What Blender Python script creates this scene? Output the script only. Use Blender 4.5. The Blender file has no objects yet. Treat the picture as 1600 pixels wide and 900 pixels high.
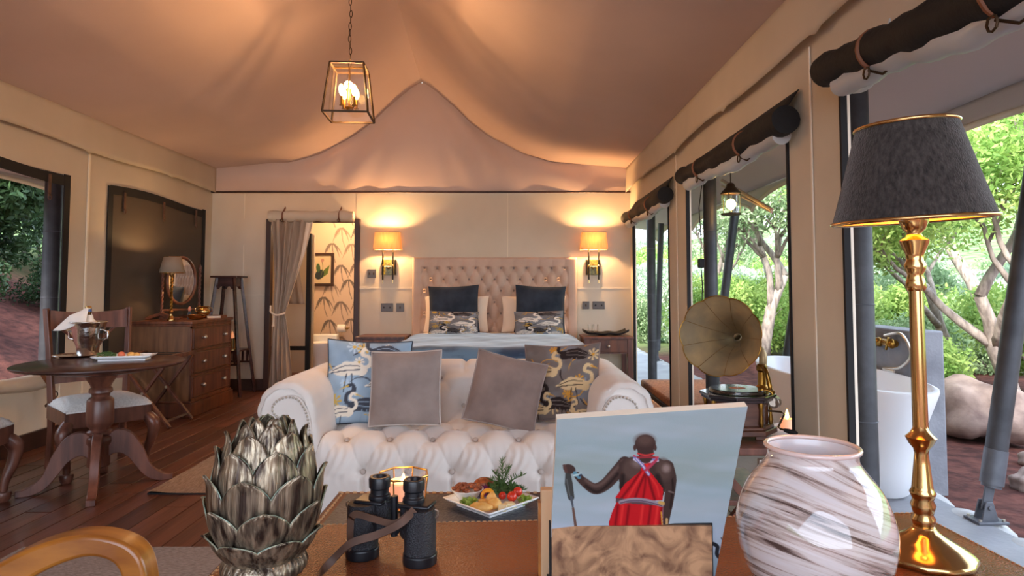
import bpy, math, random
import numpy as np
from mathutils import Vector, Matrix, Euler
R = math.radians
PI = math.pi
rnd = random.Random(7)
nrs = np.random.RandomState(7)
scene = bpy.context.scene
COL = scene.collection

# ------------------------------------------------------------------ camera
PITCH = R(3.0)
CAMZ = 1.2
F = 1000.0
cd = bpy.data.cameras.new('camera')
cd.lens = 36.0 * F / 1600.0
cd.sensor_width = 36.0
cd.shift_y = -math.tan(PITCH) * F / 1600.0
cd.clip_start = 0.02
cd.clip_end = 400
cam = bpy.data.objects.new('camera', cd)
COL.objects.link(cam)
cam.location = (0, 0, CAMZ)
cam.rotation_euler = (PI / 2 + PITCH, 0, 0)
scene.camera = cam

# ------------------------------------------------------------------ world, sun, exposure
w = bpy.data.worlds.new('world')
scene.world = w
w.use_nodes = True
wn = w.node_tree.nodes
wl = w.node_tree.links
bgn = wn['Background']
tc = wn.new('ShaderNodeTexCoord')
sx = wn.new('ShaderNodeSeparateXYZ')
wl.new(tc.outputs['Generated'], sx.inputs[0])
rp = wn.new('ShaderNodeValToRGB')
wl.new(sx.outputs['Z'], rp.inputs[0])
rp.color_ramp.elements[0].position = 0.0
rp.color_ramp.elements[0].color = (0.80, 0.88, 1.0, 1)
rp.color_ramp.elements[1].position = 0.7
rp.color_ramp.elements[1].color = (0.62, 0.76, 1.0, 1)
wl.new(rp.outputs[0], bgn.inputs[0])
bgn.inputs[1].default_value = 2.3
sd = bpy.data.lights.new('sun', 'SUN')
sd.energy = 6.5
sd.angle = R(25)
sd.color = (1.0, 0.95, 0.86)
sun = bpy.data.objects.new('sun', sd)
COL.objects.link(sun)
sun.rotation_euler = (R(34), R(-34), 0)
vs = scene.view_settings
vs.view_transform = 'Standard'
vs.look = 'None'
vs.gamma = 1.0
vs.use_curve_mapping = False
vs.exposure = 1.15
try:
    scene.cycles.max_bounces = 8
    scene.cycles.diffuse_bounces = 5
    scene.cycles.glossy_bounces = 3
    scene.cycles.transmission_bounces = 6
    scene.cycles.transparent_max_bounces = 6
    scene.cycles.sample_clamp_indirect = 6.0
    scene.cycles.caustics_reflective = False
    scene.cycles.caustics_refractive = False
    scene.cycles.use_denoising = True
except Exception:
    pass

# ------------------------------------------------------------------ sight lines used to lay the room out
def ray(x, y):
    u = (x - 800.0) / F
    v = (450.0 - y) / F - math.tan(PITCH)
    return Vector((u, math.cos(PITCH) - v * math.sin(PITCH), math.sin(PITCH) + v * math.cos(PITCH)))

def G(x, y, z=0.0):
    r = ray(x, y)
    t = (z - CAMZ) / r.z
    return Vector((r.x * t, r.y * t, z))

def D(x, y, Y):
    r = ray(x, y)
    t = Y / r.y
    return Vector((r.x * t, Y, CAMZ + r.z * t))

# ------------------------------------------------------------------ materials
def srgb(c):
    def f(v):
        v = v / 255.0
        return v / 12.92 if v <= 0.04045 else ((v + 0.055) / 1.055) ** 2.4
    return tuple(f(v) for v in c)

MATS = {}
def mat(name, col, rough=0.6, metal=0.0, col2=None, scale=8.0, stretch=(1, 1, 1), bump=0.0, bscale=60.0,
        kind='noise', spec=0.5, sheen=0.0, coat=0.0, trans=0.0, emit=None, estr=0.0, rand=0.0, detail=4.0,
        lo=0.35, hi=0.65, dist=0.0, attr=None, coord='Object', glass=0.0, alpha=1.0, leafy=0.0, aniso=0.0):
    if name in MATS:
        return MATS[name]
    m = bpy.data.materials.new(name)
    m.use_nodes = True
    nt = m.node_tree
    N, L = nt.nodes, nt.links
    b = N['Principled BSDF']
    c1 = srgb(col)
    b.inputs['Base Color'].default_value = (*c1, 1)
    b.inputs['Roughness'].default_value = rough
    b.inputs['Metallic'].default_value = metal
    b.inputs['Specular IOR Level'].default_value = spec
    if sheen:
        b.inputs['Sheen Weight'].default_value = sheen
        b.inputs['Sheen Roughness'].default_value = 0.4
    if coat:
        b.inputs['Coat Weight'].default_value = coat
        b.inputs['Coat Roughness'].default_value = 0.06
    if glass:
        b.inputs['Transmission Weight'].default_value = glass
    if alpha < 1:
        b.inputs['Alpha'].default_value = alpha
    if emit:
        b.inputs['Emission Color'].default_value = (*srgb(emit), 1)
        b.inputs['Emission Strength'].default_value = estr
    t = N.new('ShaderNodeTexCoord')
    mp = N.new('ShaderNodeMapping')
    mp.inputs['Scale'].default_value = stretch
    L.new(t.outputs[coord], mp.inputs[0])
    colout = None
    if attr:
        a = N.new('ShaderNodeAttribute')
        a.attribute_name = attr
        colout = a.outputs['Color']
    if col2 is not None:
        if kind == 'wave':
            n = N.new('ShaderNodeTexWave')
            n.inputs['Scale'].default_value = scale
            n.inputs['Distortion'].default_value = dist
            n.inputs['Detail'].default_value = detail
            n.inputs['Detail Scale'].default_value = 1.5
            fo = n.outputs['Fac']
        else:
            n = N.new('ShaderNodeTexNoise')
            n.inputs['Scale'].default_value = scale
            n.inputs['Detail'].default_value = detail
            n.inputs['Distortion'].default_value = dist
            fo = n.outputs['Fac']
        L.new(mp.outputs[0], n.inputs['Vector'])
        mr = N.new('ShaderNodeMapRange')
        mr.inputs['From Min'].default_value = lo
        mr.inputs['From Max'].default_value = hi
        L.new(fo, mr.inputs['Value'])
        mx = N.new('ShaderNodeMix')
        mx.data_type = 'RGBA'
        L.new(mr.outputs[0], mx.inputs['Factor'])
        mx.inputs['A'].default_value = (*c1, 1)
        mx.inputs['B'].default_value = (*srgb(col2), 1)
        if attr:
            mx.blend_type = 'MULTIPLY'
            mx.inputs['Factor'].default_value = 1.0
            m2 = N.new('ShaderNodeMix')
            m2.data_type = 'RGBA'
            m2.inputs['A'].default_value = (*c1, 1)
            m2.inputs['B'].default_value = (*srgb(col2), 1)
            L.new(mr.outputs[0], m2.inputs['Factor'])
            for l in list(mx.inputs['Factor'].links):
                L.remove(l)
            L.new(colout, mx.inputs['A'])
            L.new(m2.outputs['Result'], mx.inputs['B'])
        colout = mx.outputs['Result']
    if rand:
        oi = N.new('ShaderNodeObjectInfo')
        hs = N.new('ShaderNodeHueSaturation')
        mr2 = N.new('ShaderNodeMapRange')
        mr2.inputs['To Min'].default_value = 1 - rand
        mr2.inputs['To Max'].default_value = 1 + rand
        L.new(oi.outputs['Random'], mr2.inputs['Value'])
        L.new(mr2.outputs[0], hs.inputs['Value'])
        if colout is not None:
            L.new(colout, hs.inputs['Color'])
        else:
            hs.inputs['Color'].default_value = (*c1, 1)
        colout = hs.outputs['Color']
    if colout is not None:
        L.new(colout, b.inputs['Base Color'])
    if bump:
        nb = N.new('ShaderNodeTexNoise')
        nb.inputs['Scale'].default_value = bscale
        nb.inputs['Detail'].default_value = 3
        L.new(mp.outputs[0], nb.inputs['Vector'])
        bp = N.new('ShaderNodeBump')
        bp.inputs['Strength'].default_value = bump
        bp.inputs['Distance'].default_value = 0.01
        L.new(nb.outputs['Fac'], bp.inputs['Height'])
        L.new(bp.outputs[0], b.inputs['Normal'])
    if trans:
        tr = N.new('ShaderNodeBsdfTranslucent')
        if colout is not None:
            L.new(colout, tr.inputs['Color'])
        else:
            tr.inputs['Color'].default_value = (*c1, 1)
        ms = N.new('ShaderNodeMixShader')
        ms.inputs[0].default_value = trans
        L.new(b.outputs[0], ms.inputs[1])
        L.new(tr.outputs[0], ms.inputs[2])
        L.new(ms.outputs[0], N['Material Output'].inputs['Surface'])
    MATS[name] = m
    return m

M = {}
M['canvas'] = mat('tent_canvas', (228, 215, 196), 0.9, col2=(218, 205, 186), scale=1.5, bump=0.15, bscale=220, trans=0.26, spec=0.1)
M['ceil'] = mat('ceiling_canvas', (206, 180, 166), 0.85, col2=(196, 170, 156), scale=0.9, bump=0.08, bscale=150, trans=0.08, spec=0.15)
M['fly'] = mat('fly_canvas', (205, 196, 192), 0.9, bump=0.1, bscale=100, trans=0.12, spec=0.1)
M['seam'] = mat('seam_cloth', (240, 228, 208), 0.9)
M['blackmesh'] = mat('dark_mesh', (86, 74, 64), 0.5, col2=(70, 60, 53), scale=300, bump=0.3, bscale=700, spec=0.3)
M['black'] = mat('black_webbing', (22, 19, 20), 0.8)
M['blackroll'] = mat('black_roll', (12, 11, 12), 0.75, bump=0.3, bscale=40)
M['clear'] = mat('clear_sheet', (235, 238, 240), 0.25, trans=0.45, spec=0.6)
M['trimwood'] = mat('trim_wood', (70, 45, 36), 0.45, col2=(56, 35, 28), scale=12, stretch=(1, 1, 0.15))
M['plank'] = mat('floor_plank', (118, 73, 55), 0.30, col2=(76, 44, 34), scale=9, stretch=(2.2, 0.16, 1), detail=8, lo=0.3, hi=0.72, bump=0.12, bscale=30, rand=0.35, spec=0.5)
M['gap'] = mat('floor_gap', (150, 116, 98), 0.9)
M['wood'] = mat('dark_wood', (122, 76, 59), 0.32, col2=(84, 50, 40), scale=7, stretch=(3, 3, 0.35), bump=0.05, bscale=30, rand=0.1)
M['woodx'] = mat('dark_wood_flat', (82, 50, 42), 0.26, col2=(58, 35, 31), scale=7, stretch=(0.5, 3, 3))
M['mahog'] = mat('mahogany', (124, 72, 46), 0.35, col2=(84, 48, 33), scale=6, stretch=(3, 3, 0.4), detail=6)
M['mahogside'] = mat('mahogany_panel', (134, 94, 62), 0.4, col2=(100, 66, 43), scale=5, stretch=(5, 1, 0.5), detail=6)
M['pewter'] = mat('pewter', (200, 190, 175), 0.3, 0.9)
M['silver'] = mat('silver', (215, 212, 208), 0.16, 1.0, bump=0.25, bscale=40)
M['steel'] = mat('grey_steel', (98, 100, 106), 0.45, 0.3, col2=(84, 86, 92), scale=14)
M['darksteel'] = mat('pole_steel', (64, 64, 68), 0.5, 0.2, col2=(50, 50, 54), scale=10, bump=0.1, bscale=60)
M['brass'] = mat('brass', (206, 170, 114), 0.15, 1.0)
M['oldbrass'] = mat('old_brass', (176, 132, 60), 0.3, 1.0, col2=(120, 88, 44), scale=9)
M['brassglass'] = mat('gilt_edge', (226, 176, 98), 0.25, 1.0)
M['iron'] = mat('dark_iron', (70, 52, 34), 0.5, 0.7)
M['glass'] = mat('clear_glass', (255, 255, 255), 0.02, glass=1.0, alpha=0.25)
M['seatfab'] = mat('seat_fabric', (232, 228, 222), 0.9, col2=(212, 206, 200), scale=90, bump=0.3, bscale=300, spec=0.1)
M['sofa'] = mat('sofa_velvet', (228, 221, 214), 0.62, col2=(219, 211, 203), scale=3, sheen=0.35, bump=0.05, bscale=300, spec=0.3)
M['sofabtn'] = mat('sofa_button', (186, 172, 162), 0.6, sheen=0.3)
M['head'] = mat('headboard_fabric', (204, 178, 160), 0.8, col2=(194, 168, 150), scale=5, sheen=0.2, spec=0.2)
M['taupe'] = mat('taupe_velvet', (158, 142, 134), 0.8, col2=(136, 121, 114), scale=6, sheen=0.45, bump=0.1, bscale=200, spec=0.15)
M['taupe2'] = mat('taupe_velvet_warm', (146, 124, 114), 0.8, col2=(122, 103, 95), scale=6, sheen=0.45, bump=0.1, bscale=200, spec=0.15)
M['navy'] = mat('navy_velvet', (58, 66, 78), 0.75, col2=(38, 45, 56), scale=5, sheen=0.5, spec=0.15)
M['cream'] = mat('cream_linen', (240, 222, 200), 0.9, spec=0.1)
M['sheet'] = mat('white_sheet', (236, 224, 214), 0.9, spec=0.1)
M['coverlet'] = mat('blue_coverlet', (96, 128, 156), 0.7, col2=(44, 66, 92), scale=2.6, stretch=(1, 1.4, 3), detail=5, sheen=0.8, lo=0.42, hi=0.6, spec=0.2)
M['leather'] = mat('brown_leather', (142, 78, 42), 0.27, col2=(118, 62, 34), scale=4, bump=0.25, bscale=260, spec=0.5)
M['leatheredge'] = mat('leather_edge', (104, 58, 36), 0.5)
M['stitch'] = mat('stitch_thread', (196, 160, 120), 0.8)
M['slate'] = mat('slate_leather', (66, 66, 76), 0.38, col2=(48, 46, 52), scale=9, bump=0.3, bscale=120, detail=7)
M['strap'] = mat('strap_leather', (92, 62, 46), 0.55, col2=(70, 46, 34), scale=20)
M['strapl'] = mat('tan_strap', (128, 78, 48), 0.6)
M['bino'] = mat('binocular_hide', (34, 34, 40), 0.42, bump=0.5, bscale=420)
M['binom'] = mat('binocular_metal', (30, 31, 36), 0.32, 0.2)
M['rug'] = mat('jute_rug', (178, 156, 140), 0.95, col2=(146, 124, 110), scale=60, stretch=(3, 0.4, 1), bump=0.6, bscale=140, spec=0.1)
M['rug2'] = mat('grey_rug', (166, 156, 152), 0.95, col2=(134, 124, 120), scale=80, stretch=(0.6, 2, 1), bump=0.6, bscale=160, spec=0.1)
M['burl'] = mat('burl_wood', (186, 142, 104), 0.35, col2=(98, 62, 40), scale=26, dist=1.8, detail=10, coat=0.2, lo=0.36, hi=0.72)
M['palewood'] = mat('pale_wood', (214, 178, 140), 0.5, col2=(200, 162, 124), scale=6, stretch=(4, 4, 0.4))
M['golden'] = mat('golden_wood', (196, 128, 52), 0.28, col2=(142, 82, 30), scale=8, stretch=(0.5, 3, 2.0), detail=6, coat=0.3)
M['fur'] = mat('dark_hide', (84, 78, 75), 0.85, col2=(26, 24, 23), scale=170, stretch=(1, 1, 0.45), detail=6, bump=0.4, bscale=420, sheen=0.4, spec=0.15, lo=0.15, hi=0.8)
M['shadein'] = mat('shade_lining', (230, 170, 90), 0.5, 0.3)
M['shadelit'] = mat('lit_shade', (218, 192, 156), 0.8, trans=0.42, col2=(204, 176, 138), scale=40, stretch=(3, 3, 0.2))
M['shadegrey'] = mat('small_shade', (150, 132, 114), 0.8, trans=0.05)
M['white'] = mat('white_ceramic', (240, 240, 240), 0.15, coat=0.4)
M['tub'] = mat('tub_stone', (238, 238, 240), 0.35, spec=0.5)
M['concrete'] = mat('concrete', (142, 142, 146), 0.85, col2=(118, 118, 123), scale=5, bump=0.3, bscale=50, detail=7)
M['kerb'] = mat('pale_kerb', (176, 174, 172), 0.7, col2=(150, 148, 146), scale=5, bump=.3, bscale=30)
M['deck'] = mat('pale_deck', (146, 146, 150), 0.55, col2=(124, 124, 128), scale=2.5, bump=0.3, bscale=30, detail=7)
M['soil'] = mat('red_soil', (104, 64, 56), 0.95, col2=(70, 44, 40), scale=9, bump=0.9, bscale=26, detail=9, spec=0.1)
M['hill'] = mat('hill_scrub', (150, 170, 96), 0.95, col2=(90, 118, 60), scale=0.5, detail=9, bump=1.0, bscale=2, spec=0.05)
M['rock'] = mat('grey_rock', (158, 136, 124), 0.9, col2=(100, 80, 74), scale=4, bump=0.8, bscale=14, detail=8)
M['bark'] = mat('pale_bark', (168, 154, 144), 0.9, col2=(112, 100, 94), scale=18, stretch=(1, 1, 0.3), bump=0.6, bscale=40)
M['leaf'] = mat('bright_leaf', (178, 200, 116), 0.6, col2=(122, 160, 80), scale=3, trans=0.4, rand=0.15, spec=0.3)
M['leafd'] = mat('haze_mid_leaf', (172, 190, 146), 0.65, col2=(126, 152, 108), scale=2.5, trans=0.3, rand=0.2, spec=0.3)  # mid green paled so the colour itself carries the far haze
M['leafhaze'] = mat('hazy_leaf', (194, 208, 180), 0.7, col2=(152, 174, 146), scale=2.5, trans=0.25, rand=0.15, spec=0.2)  # distant haze and glare put into this pale leaf colour
M['leafshade'] = mat('shade_leaf', (66, 92, 52), 0.6, col2=(36, 56, 34), scale=3, trans=0.2, rand=0.2, spec=0.3)  # shade on the left side painted as a darker leaf colour
M['woven'] = mat('woven_mat', (176, 118, 78), 0.95, col2=(132, 84, 54), scale=50, bump=0.8, bscale=90)
M['candle'] = mat('candle_wax', (240, 205, 185), 0.5, emit=(255, 170, 110), estr=0.22, trans=0.3)
M['flame'] = mat('flame', (255, 200, 120), 0.5, emit=(255, 176, 80), estr=12)
M['bulb'] = mat('lit_bulb', (255, 220, 160), 0.5, emit=(255, 196, 110), estr=40)
M['marble'] = mat('green_marble', (150, 140, 52), 0.3, col2=(88, 84, 30), scale=40)
M['switch'] = mat('switch_plate', (92, 84, 80), 0.4, 0.5)
M['paint'] = mat('printed_cloth', (255, 255, 255), 0.85, attr='Col', sheen=0.15, spec=0.15, bump=0.1, bscale=250)
M['print'] = mat('printed_canvas', (255, 255, 255), 0.6, attr='Col', spec=0.25, bump=0.08, bscale=900)
M['linen'] = mat('beige_curtain', (186, 166, 148), 0.9, col2=(172, 152, 134), scale=12, stretch=(4, 4, 0.3), spec=0.1, trans=0.08)
M['napkin'] = mat('white_napkin', (242, 238, 232), 0.9, spec=0.1)
M['petal'] = mat('antique_bronze', (176, 160, 136), 0.34, 0.7, col2=(62, 50, 44), scale=30, stretch=(3, 3, 0.25), bump=0.5, bscale=40, detail=6, lo=0.36, hi=0.62, rand=0.12)
M['patina'] = mat('patina_bronze', (150, 152, 128), 0.42, 0.55, col2=(96, 84, 62), scale=18, bump=0.4, bscale=40, detail=6)
M['patedge'] = mat('verdigris', (140, 170, 156), 0.5, 0.4, col2=(160, 158, 132), scale=30)
M['horn'] = mat('aged_horn_brass', (204, 172, 124), 0.42, 0.4, col2=(158, 140, 110), scale=6, bump=0.15, bscale=30, detail=7)
M['record'] = mat('record_vinyl', (40, 38, 42), 0.15, coat=0.5)
M['carcass'] = mat('gramophone_wood', (112, 72, 52), 0.3, col2=(84, 50, 36), scale=8, stretch=(1, 1, 4), coat=0.2)
M['food_bread'] = mat('golden_pastry', (226, 160, 72), 0.55, col2=(238, 196, 120), scale=30)
M['food_nut'] = mat('glazed_nut', (120, 56, 34), 0.35, col2=(168, 92, 52), scale=60)
M['tomato'] = mat('tomato_skin', (206, 52, 34), 0.2, coat=0.3)
M['beet'] = mat('beet_purple', (128, 34, 92), 0.5)
M['herb'] = mat('herb_green', (86, 118, 62), 0.6, trans=0.2)
M['lettuce'] = mat('lettuce_green', (166, 190, 82), 0.5, trans=0.3)
M['cheese'] = mat('pale_cheese', (242, 226, 176), 0.6)

# ------------------------------------------------------------------ mesh building
class MB:
    def __init__(s):
        s.v = []
        s.f = []
        s.mi = []
    def add(s, vs, fs, mi=0):
        o = len(s.v)
        s.v.extend([tuple(p) for p in vs])
        s.f.extend([tuple(i + o for i in f) for f in fs])
        s.mi.extend([mi] * len(fs))
    def box(s, c, d, rot=None, mi=0, taper=1.0):
        x, y, z = d[0] / 2, d[1] / 2, d[2] / 2
        vs = []
        for k in (-1, 1):
            tt = taper if k == -1 else 1.0
            for (i, j) in ((-1, -1), (1, -1), (1, 1), (-1, 1)):
                p = Vector((i * x * tt, j * y * tt, k * z))
                if rot is not None:
                    p = rot @ p
                vs.append(p + Vector(c))
        s.add(vs, [(3, 2, 1, 0), (4, 5, 6, 7), (0, 1, 5, 4), (1, 2, 6, 5), (2, 3, 7, 6), (3, 0, 4, 7)], mi)
    def bb(s, x0, x1, y0, y1, z0, z1, mi=0):
        s.box(((x0 + x1) / 2, (y0 + y1) / 2, (z0 + z1) / 2), (x1 - x0, y1 - y0, z1 - z0), None, mi)
    def bar(s, p0, p1, wd, th, mi=0, up=(0, 0, 1)):
        p0, p1 = Vector(p0), Vector(p1)
        d = (p1 - p0)
        L_ = d.length
        d.normalize()
        a = Vector(up).cross(d)
        if a.length < 1e-4:
            a = Vector((1, 0, 0)).cross(d)
        a.normalize()
        b_ = d.cross(a)
        rot = Matrix((a, b_, d)).transposed()
        s.box((p0 + p1) / 2, (wd, th, L_), rot, mi)
    def tube(s, pts, r, n=8, mi=0, caps=True, closed=False):
        pts = [Vector(p) for p in pts]
        k = len(pts)
        rs = r if isinstance(r, (list, tuple)) else [r] * k
        vs = []
        prev = None
        for i, p in enumerate(pts):
            if closed:
                t = pts[(i + 1) % k] - pts[i - 1]
            else:
                t = pts[min(i + 1, k - 1)] - pts[max(i - 1, 0)]
            if t.length < 1e-9:
                t = Vector((0, 0, 1))
            t.normalize()
            if prev is None:
                a = t.cross(Vector((0, 0, 1)))
                if a.length < 0.1:
                    a = t.cross(Vector((1, 0, 0)))
            else:
                a = prev - t * prev.dot(t)
                if a.length < 1e-6:
                    a = t.cross(Vector((0, 1, 0)))
            a.normalize()
            prev = a
            b_ = t.cross(a)
            for j in range(n):
                an = 2 * PI * j / n
                vs.append(p + (a * math.cos(an) + b_ * math.sin(an)) * rs[i])
        fs = []
        for i in range(k if closed else k - 1):
            for j in range(n):
                a0 = i * n + j
                a1 = i * n + (j + 1) % n
                i2 = (i + 1) % k
                fs.append((a0, a1, i2 * n + (j + 1) % n, i2 * n + j))
        if caps and not closed:
            fs.append(tuple(range(n))[::-1])
            fs.append(tuple((k - 1) * n + j for j in range(n)))
        s.add(vs, fs, mi)
    def cyl(s, p0, p1, r0, r1=None, n=12, mi=0):
        s.tube([p0, p1], [r0, r0 if r1 is None else r1], n, mi)
    def lathe(s, prof, c=(0, 0, 0), n=24, mi=0, caps=True, sx=1, sy=1, wob=None):
        c = Vector(c)
        vs = []
        for (r, z) in prof:
            for j in range(n):
                an = 2 * PI * j / n
                k = wob(an, z) if wob else 1
                vs.append(c + Vector((r * k * math.cos(an) * sx, r * k * math.sin(an) * sy, z)))
        fs = []
        for i in range(len(prof) - 1):
            for j in range(n):
                j2 = (j + 1) % n
                fs.append((i * n + j, i * n + j2, (i + 1) * n + j2, (i + 1) * n + j))
        if caps:
            if prof[0][0] > 1e-5:
                fs.append(tuple(range(n))[::-1])
            if prof[-1][0] > 1e-5:
                fs.append(tuple((len(prof) - 1) * n + j for j in range(n)))
        s.add(vs, fs, mi)
    def ball(s, c, r, n=10, m=7, mi=0, sc=(1, 1, 1)):
        prof = []
        for i in range(m + 1):
            a = -PI / 2 + PI * i / m
            prof.append((max(1e-6, r * math.cos(a)), r * math.sin(a) * sc[2]))
        s.lathe(prof, c, n, mi, caps=False, sx=sc[0], sy=sc[1])
    def prism(s, poly, y0, y1, mi=0, plane='XZ'):
        k = len(poly)
        vs = []
        for yy in (y0, y1):
            for (a, b_) in poly:
                if plane == 'XZ':
                    vs.append((a, yy, b_))
                elif plane == 'YZ':
                    vs.append((yy, a, b_))
                else:
                    vs.append((a, b_, yy))
        fs = [tuple(range(k)), tuple(range(2 * k - 1, k - 1, -1))]
        for i in range(k):
            j = (i + 1) % k
            fs.append((i, k + i, k + j, j))
        s.add(vs, fs, mi)
    def grid(s, P3, mi=0, flip=False):
        nu, nv = P3.shape[0], P3.shape[1]
        o = len(s.v)
        s.v.extend(map(tuple, P3.reshape(-1, 3).tolist()))
        idx = (np.arange(nu * nv).reshape(nu, nv) + o)
        a, b_, c, d = idx[:-1, :-1].ravel(), idx[1:, :-1].ravel(), idx[1:, 1:].ravel(), idx[:-1, 1:].ravel()
        q = np.stack([a, b_, c, d] if not flip else [a, d, c, b_], 1)
        s.f.extend(map(tuple, q.tolist()))
        s.mi.extend([mi] * len(q))
    def build(s, name, mats, parent=None, smooth=35, bevel=0.0, loc=None, colors=None, seg=2, solid=0.0, weld=False):
        me = bpy.data.meshes.new(name)
        me.from_pydata(s.v, [], s.f)
        if not isinstance(mats, (list, tuple)):
            mats = [mats]
        for m_ in mats:
            me.materials.append(m_)
        if len(mats) > 1:
            me.polygons.foreach_set('material_index', s.mi)
        if weld:
            import bmesh
            bm = bmesh.new()
            bm.from_mesh(me)
            bmesh.ops.remove_doubles(bm, verts=bm.verts, dist=1e-4)
            bmesh.ops.recalc_face_normals(bm, faces=bm.faces)
            bm.to_mesh(me)
            bm.free()
        if smooth:
            me.polygons.foreach_set('use_smooth', [True] * len(me.polygons))
            if smooth < 180:
                me.set_sharp_from_angle(angle=R(smooth))
        if colors is not None:
            ca = me.color_attributes.new('Col', 'FLOAT_COLOR', 'POINT')
            cc = np.ones((len(me.vertices), 4), dtype=np.float32)
            cc[:, :3] = colors
            ca.data.foreach_set('color', cc.ravel())
        me.update()
        o = bpy.data.objects.new(name, me)
        COL.objects.link(o)
        if parent is not None:
            o.parent = parent
            o.matrix_parent_inverse = parent.matrix_basis.inverted()
        if loc:
            o.location = loc
        if solid:
            md = o.modifiers.new('thickness', 'SOLIDIFY')
            md.thickness = solid
            md.offset = 0
        if bevel:
            md = o.modifiers.new('bevel', 'BEVEL')
            md.width = bevel
            md.segments = seg
            md.limit_method = 'ANGLE'
            md.angle_limit = R(40)
        return o

def thing(name, label, cat, loc=(0, 0, 0), rz=0.0, group=None):
    o = bpy.data.objects.new(name, None)
    COL.objects.link(o)
    o.empty_display_size = 0.1
    o.location = loc
    o.rotation_euler = (0, 0, rz)
    o['label'] = label
    o['category'] = cat
    if group:
        o['group'] = group
    return o

def tag(o, label, cat, group=None, kind=None):
    o['label'] = label
    o['category'] = cat
    if group:
        o['group'] = group
    if kind:
        o['kind'] = kind
    return o

def struct(o, label=None):
    o['kind'] = 'structure'
    if label:
        o['label'] = label
    return o

def local(mb, name, mats, parent, **k):
    """link a part whose vertices are already in its parent's own space"""
    o = mb.build(name, mats, None, **k)
    o.parent = parent
    return o

def dup(o, parent=None, **kw):
    c = o.copy()
    COL.objects.link(c)
    if parent is not None:
        c.parent = parent
    for ch in list(o.children):
        dup(ch, c)
    for k_, v_ in kw.items():
        c[k_] = v_
    return c

def set_kids_kind(o, kind):
    o['kind'] = kind
    return o

def wob(x, y, s=1.0, seed=0.0):
    return (np.sin(x * 3.1 * s + y * 1.7 * s + seed) + np.sin(x * 1.3 * s - y * 4.3 * s + 1.7 * seed + 2) +
            0.5 * np.sin(x * 8.3 * s + y * 5.1 * s + seed * 3) + 0.5 * np.sin(-x * 6.1 * s + y * 9.7 * s + seed * 5)) / 3.0

def point_light(name, loc, energy, col=(1.0, 0.62, 0.28), r=0.03, parent=None):
    ld = bpy.data.lights.new(name, 'POINT')
    ld.energy = energy
    ld.color = col
    ld.shadow_soft_size = r
    o = bpy.data.objects.new(name, ld)
    COL.objects.link(o)
    o.location = loc
    if parent is not None:
        o.parent = parent
    return o

# ------------------------------------------------------------------ painted cloth and prints
class Paint:
    def __init__(s, X, Y, base):
        s.X, s.Y = X, Y
        s.C = np.zeros(X.shape + (3,))
        s.C[:] = np.array(base, float)
    def put(s, mask, col):
        m = np.clip(mask, 0, 1)[..., None]
        s.C = s.C * (1 - m) + np.array(col, float) * m
    def stroke(s, pts, wd, col, soft=1.0):
        k = len(pts)
        if not isinstance(wd, (list, tuple)):
            wd = [wd] * k
        best = np.full(s.X.shape, 1e9)
        for i in range(k - 1):
            (x0, y0), (x1, y1) = pts[i], pts[i + 1]
            dx, dy = x1 - x0, y1 - y0
            L2 = dx * dx + dy * dy + 1e-12
            t = np.clip(((s.X - x0) * dx + (s.Y - y0) * dy) / L2, 0, 1)
            d = np.hypot(s.X - x0 - t * dx, s.Y - y0 - t * dy) - (wd[i] * (1 - t) + wd[i + 1] * t)
            best = np.minimum(best, d)
        s.put(0.5 - best / soft, col)
    def ell(s, cx, cy, rx, ry, col, rot=0.0, soft=1.0):
        c, sn = math.cos(rot), math.sin(rot)
        x = (s.X - cx) * c + (s.Y - cy) * sn
        y = -(s.X - cx) * sn + (s.Y - cy) * c
        d = (np.hypot(x / rx, y / ry) - 1) * min(rx, ry)
        s.put(0.5 - d / soft, col)
    def poly(s, pts, col):
        inside = np.zeros(s.X.shape, bool)
        k = len(pts)
        for i in range(k):
            (x0, y0), (x1, y1) = pts[i], pts[(i + 1) % k]
            if y0 == y1:
                continue
            c = ((y0 > s.Y) != (y1 > s.Y)) & (s.X < (x1 - x0) * (s.Y - y0) / (y1 - y0) + x0)
            inside ^= c
        s.put(inside.astype(float), col)
    def linear(s):
        v = s.C / 255.0
        return np.where(v <= 0.04045, v / 12.92, ((v + 0.055) / 1.055) ** 2.4).reshape(-1, 3)

def bez(p, n=10):
    """smooth line through points"""
    out = []
    k = len(p)
    for i in range(k - 1):
        p0 = p[max(i - 1, 0)]; p1 = p[i]; p2 = p[i + 1]; p3 = p[min(i + 2, k - 1)]
        for j in range(n):
            t = j / n
            out.append(tuple(0.5 * ((2 * b) + (-a + c) * t + (2 * a - 5 * b + 4 * c - d) * t * t + (-a + 3 * b - 3 * c + d) * t ** 3)
                             for a, b, c, d in zip(p0, p1, p2, p3)))
    out.append(tuple(p[-1]))
    return out

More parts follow.
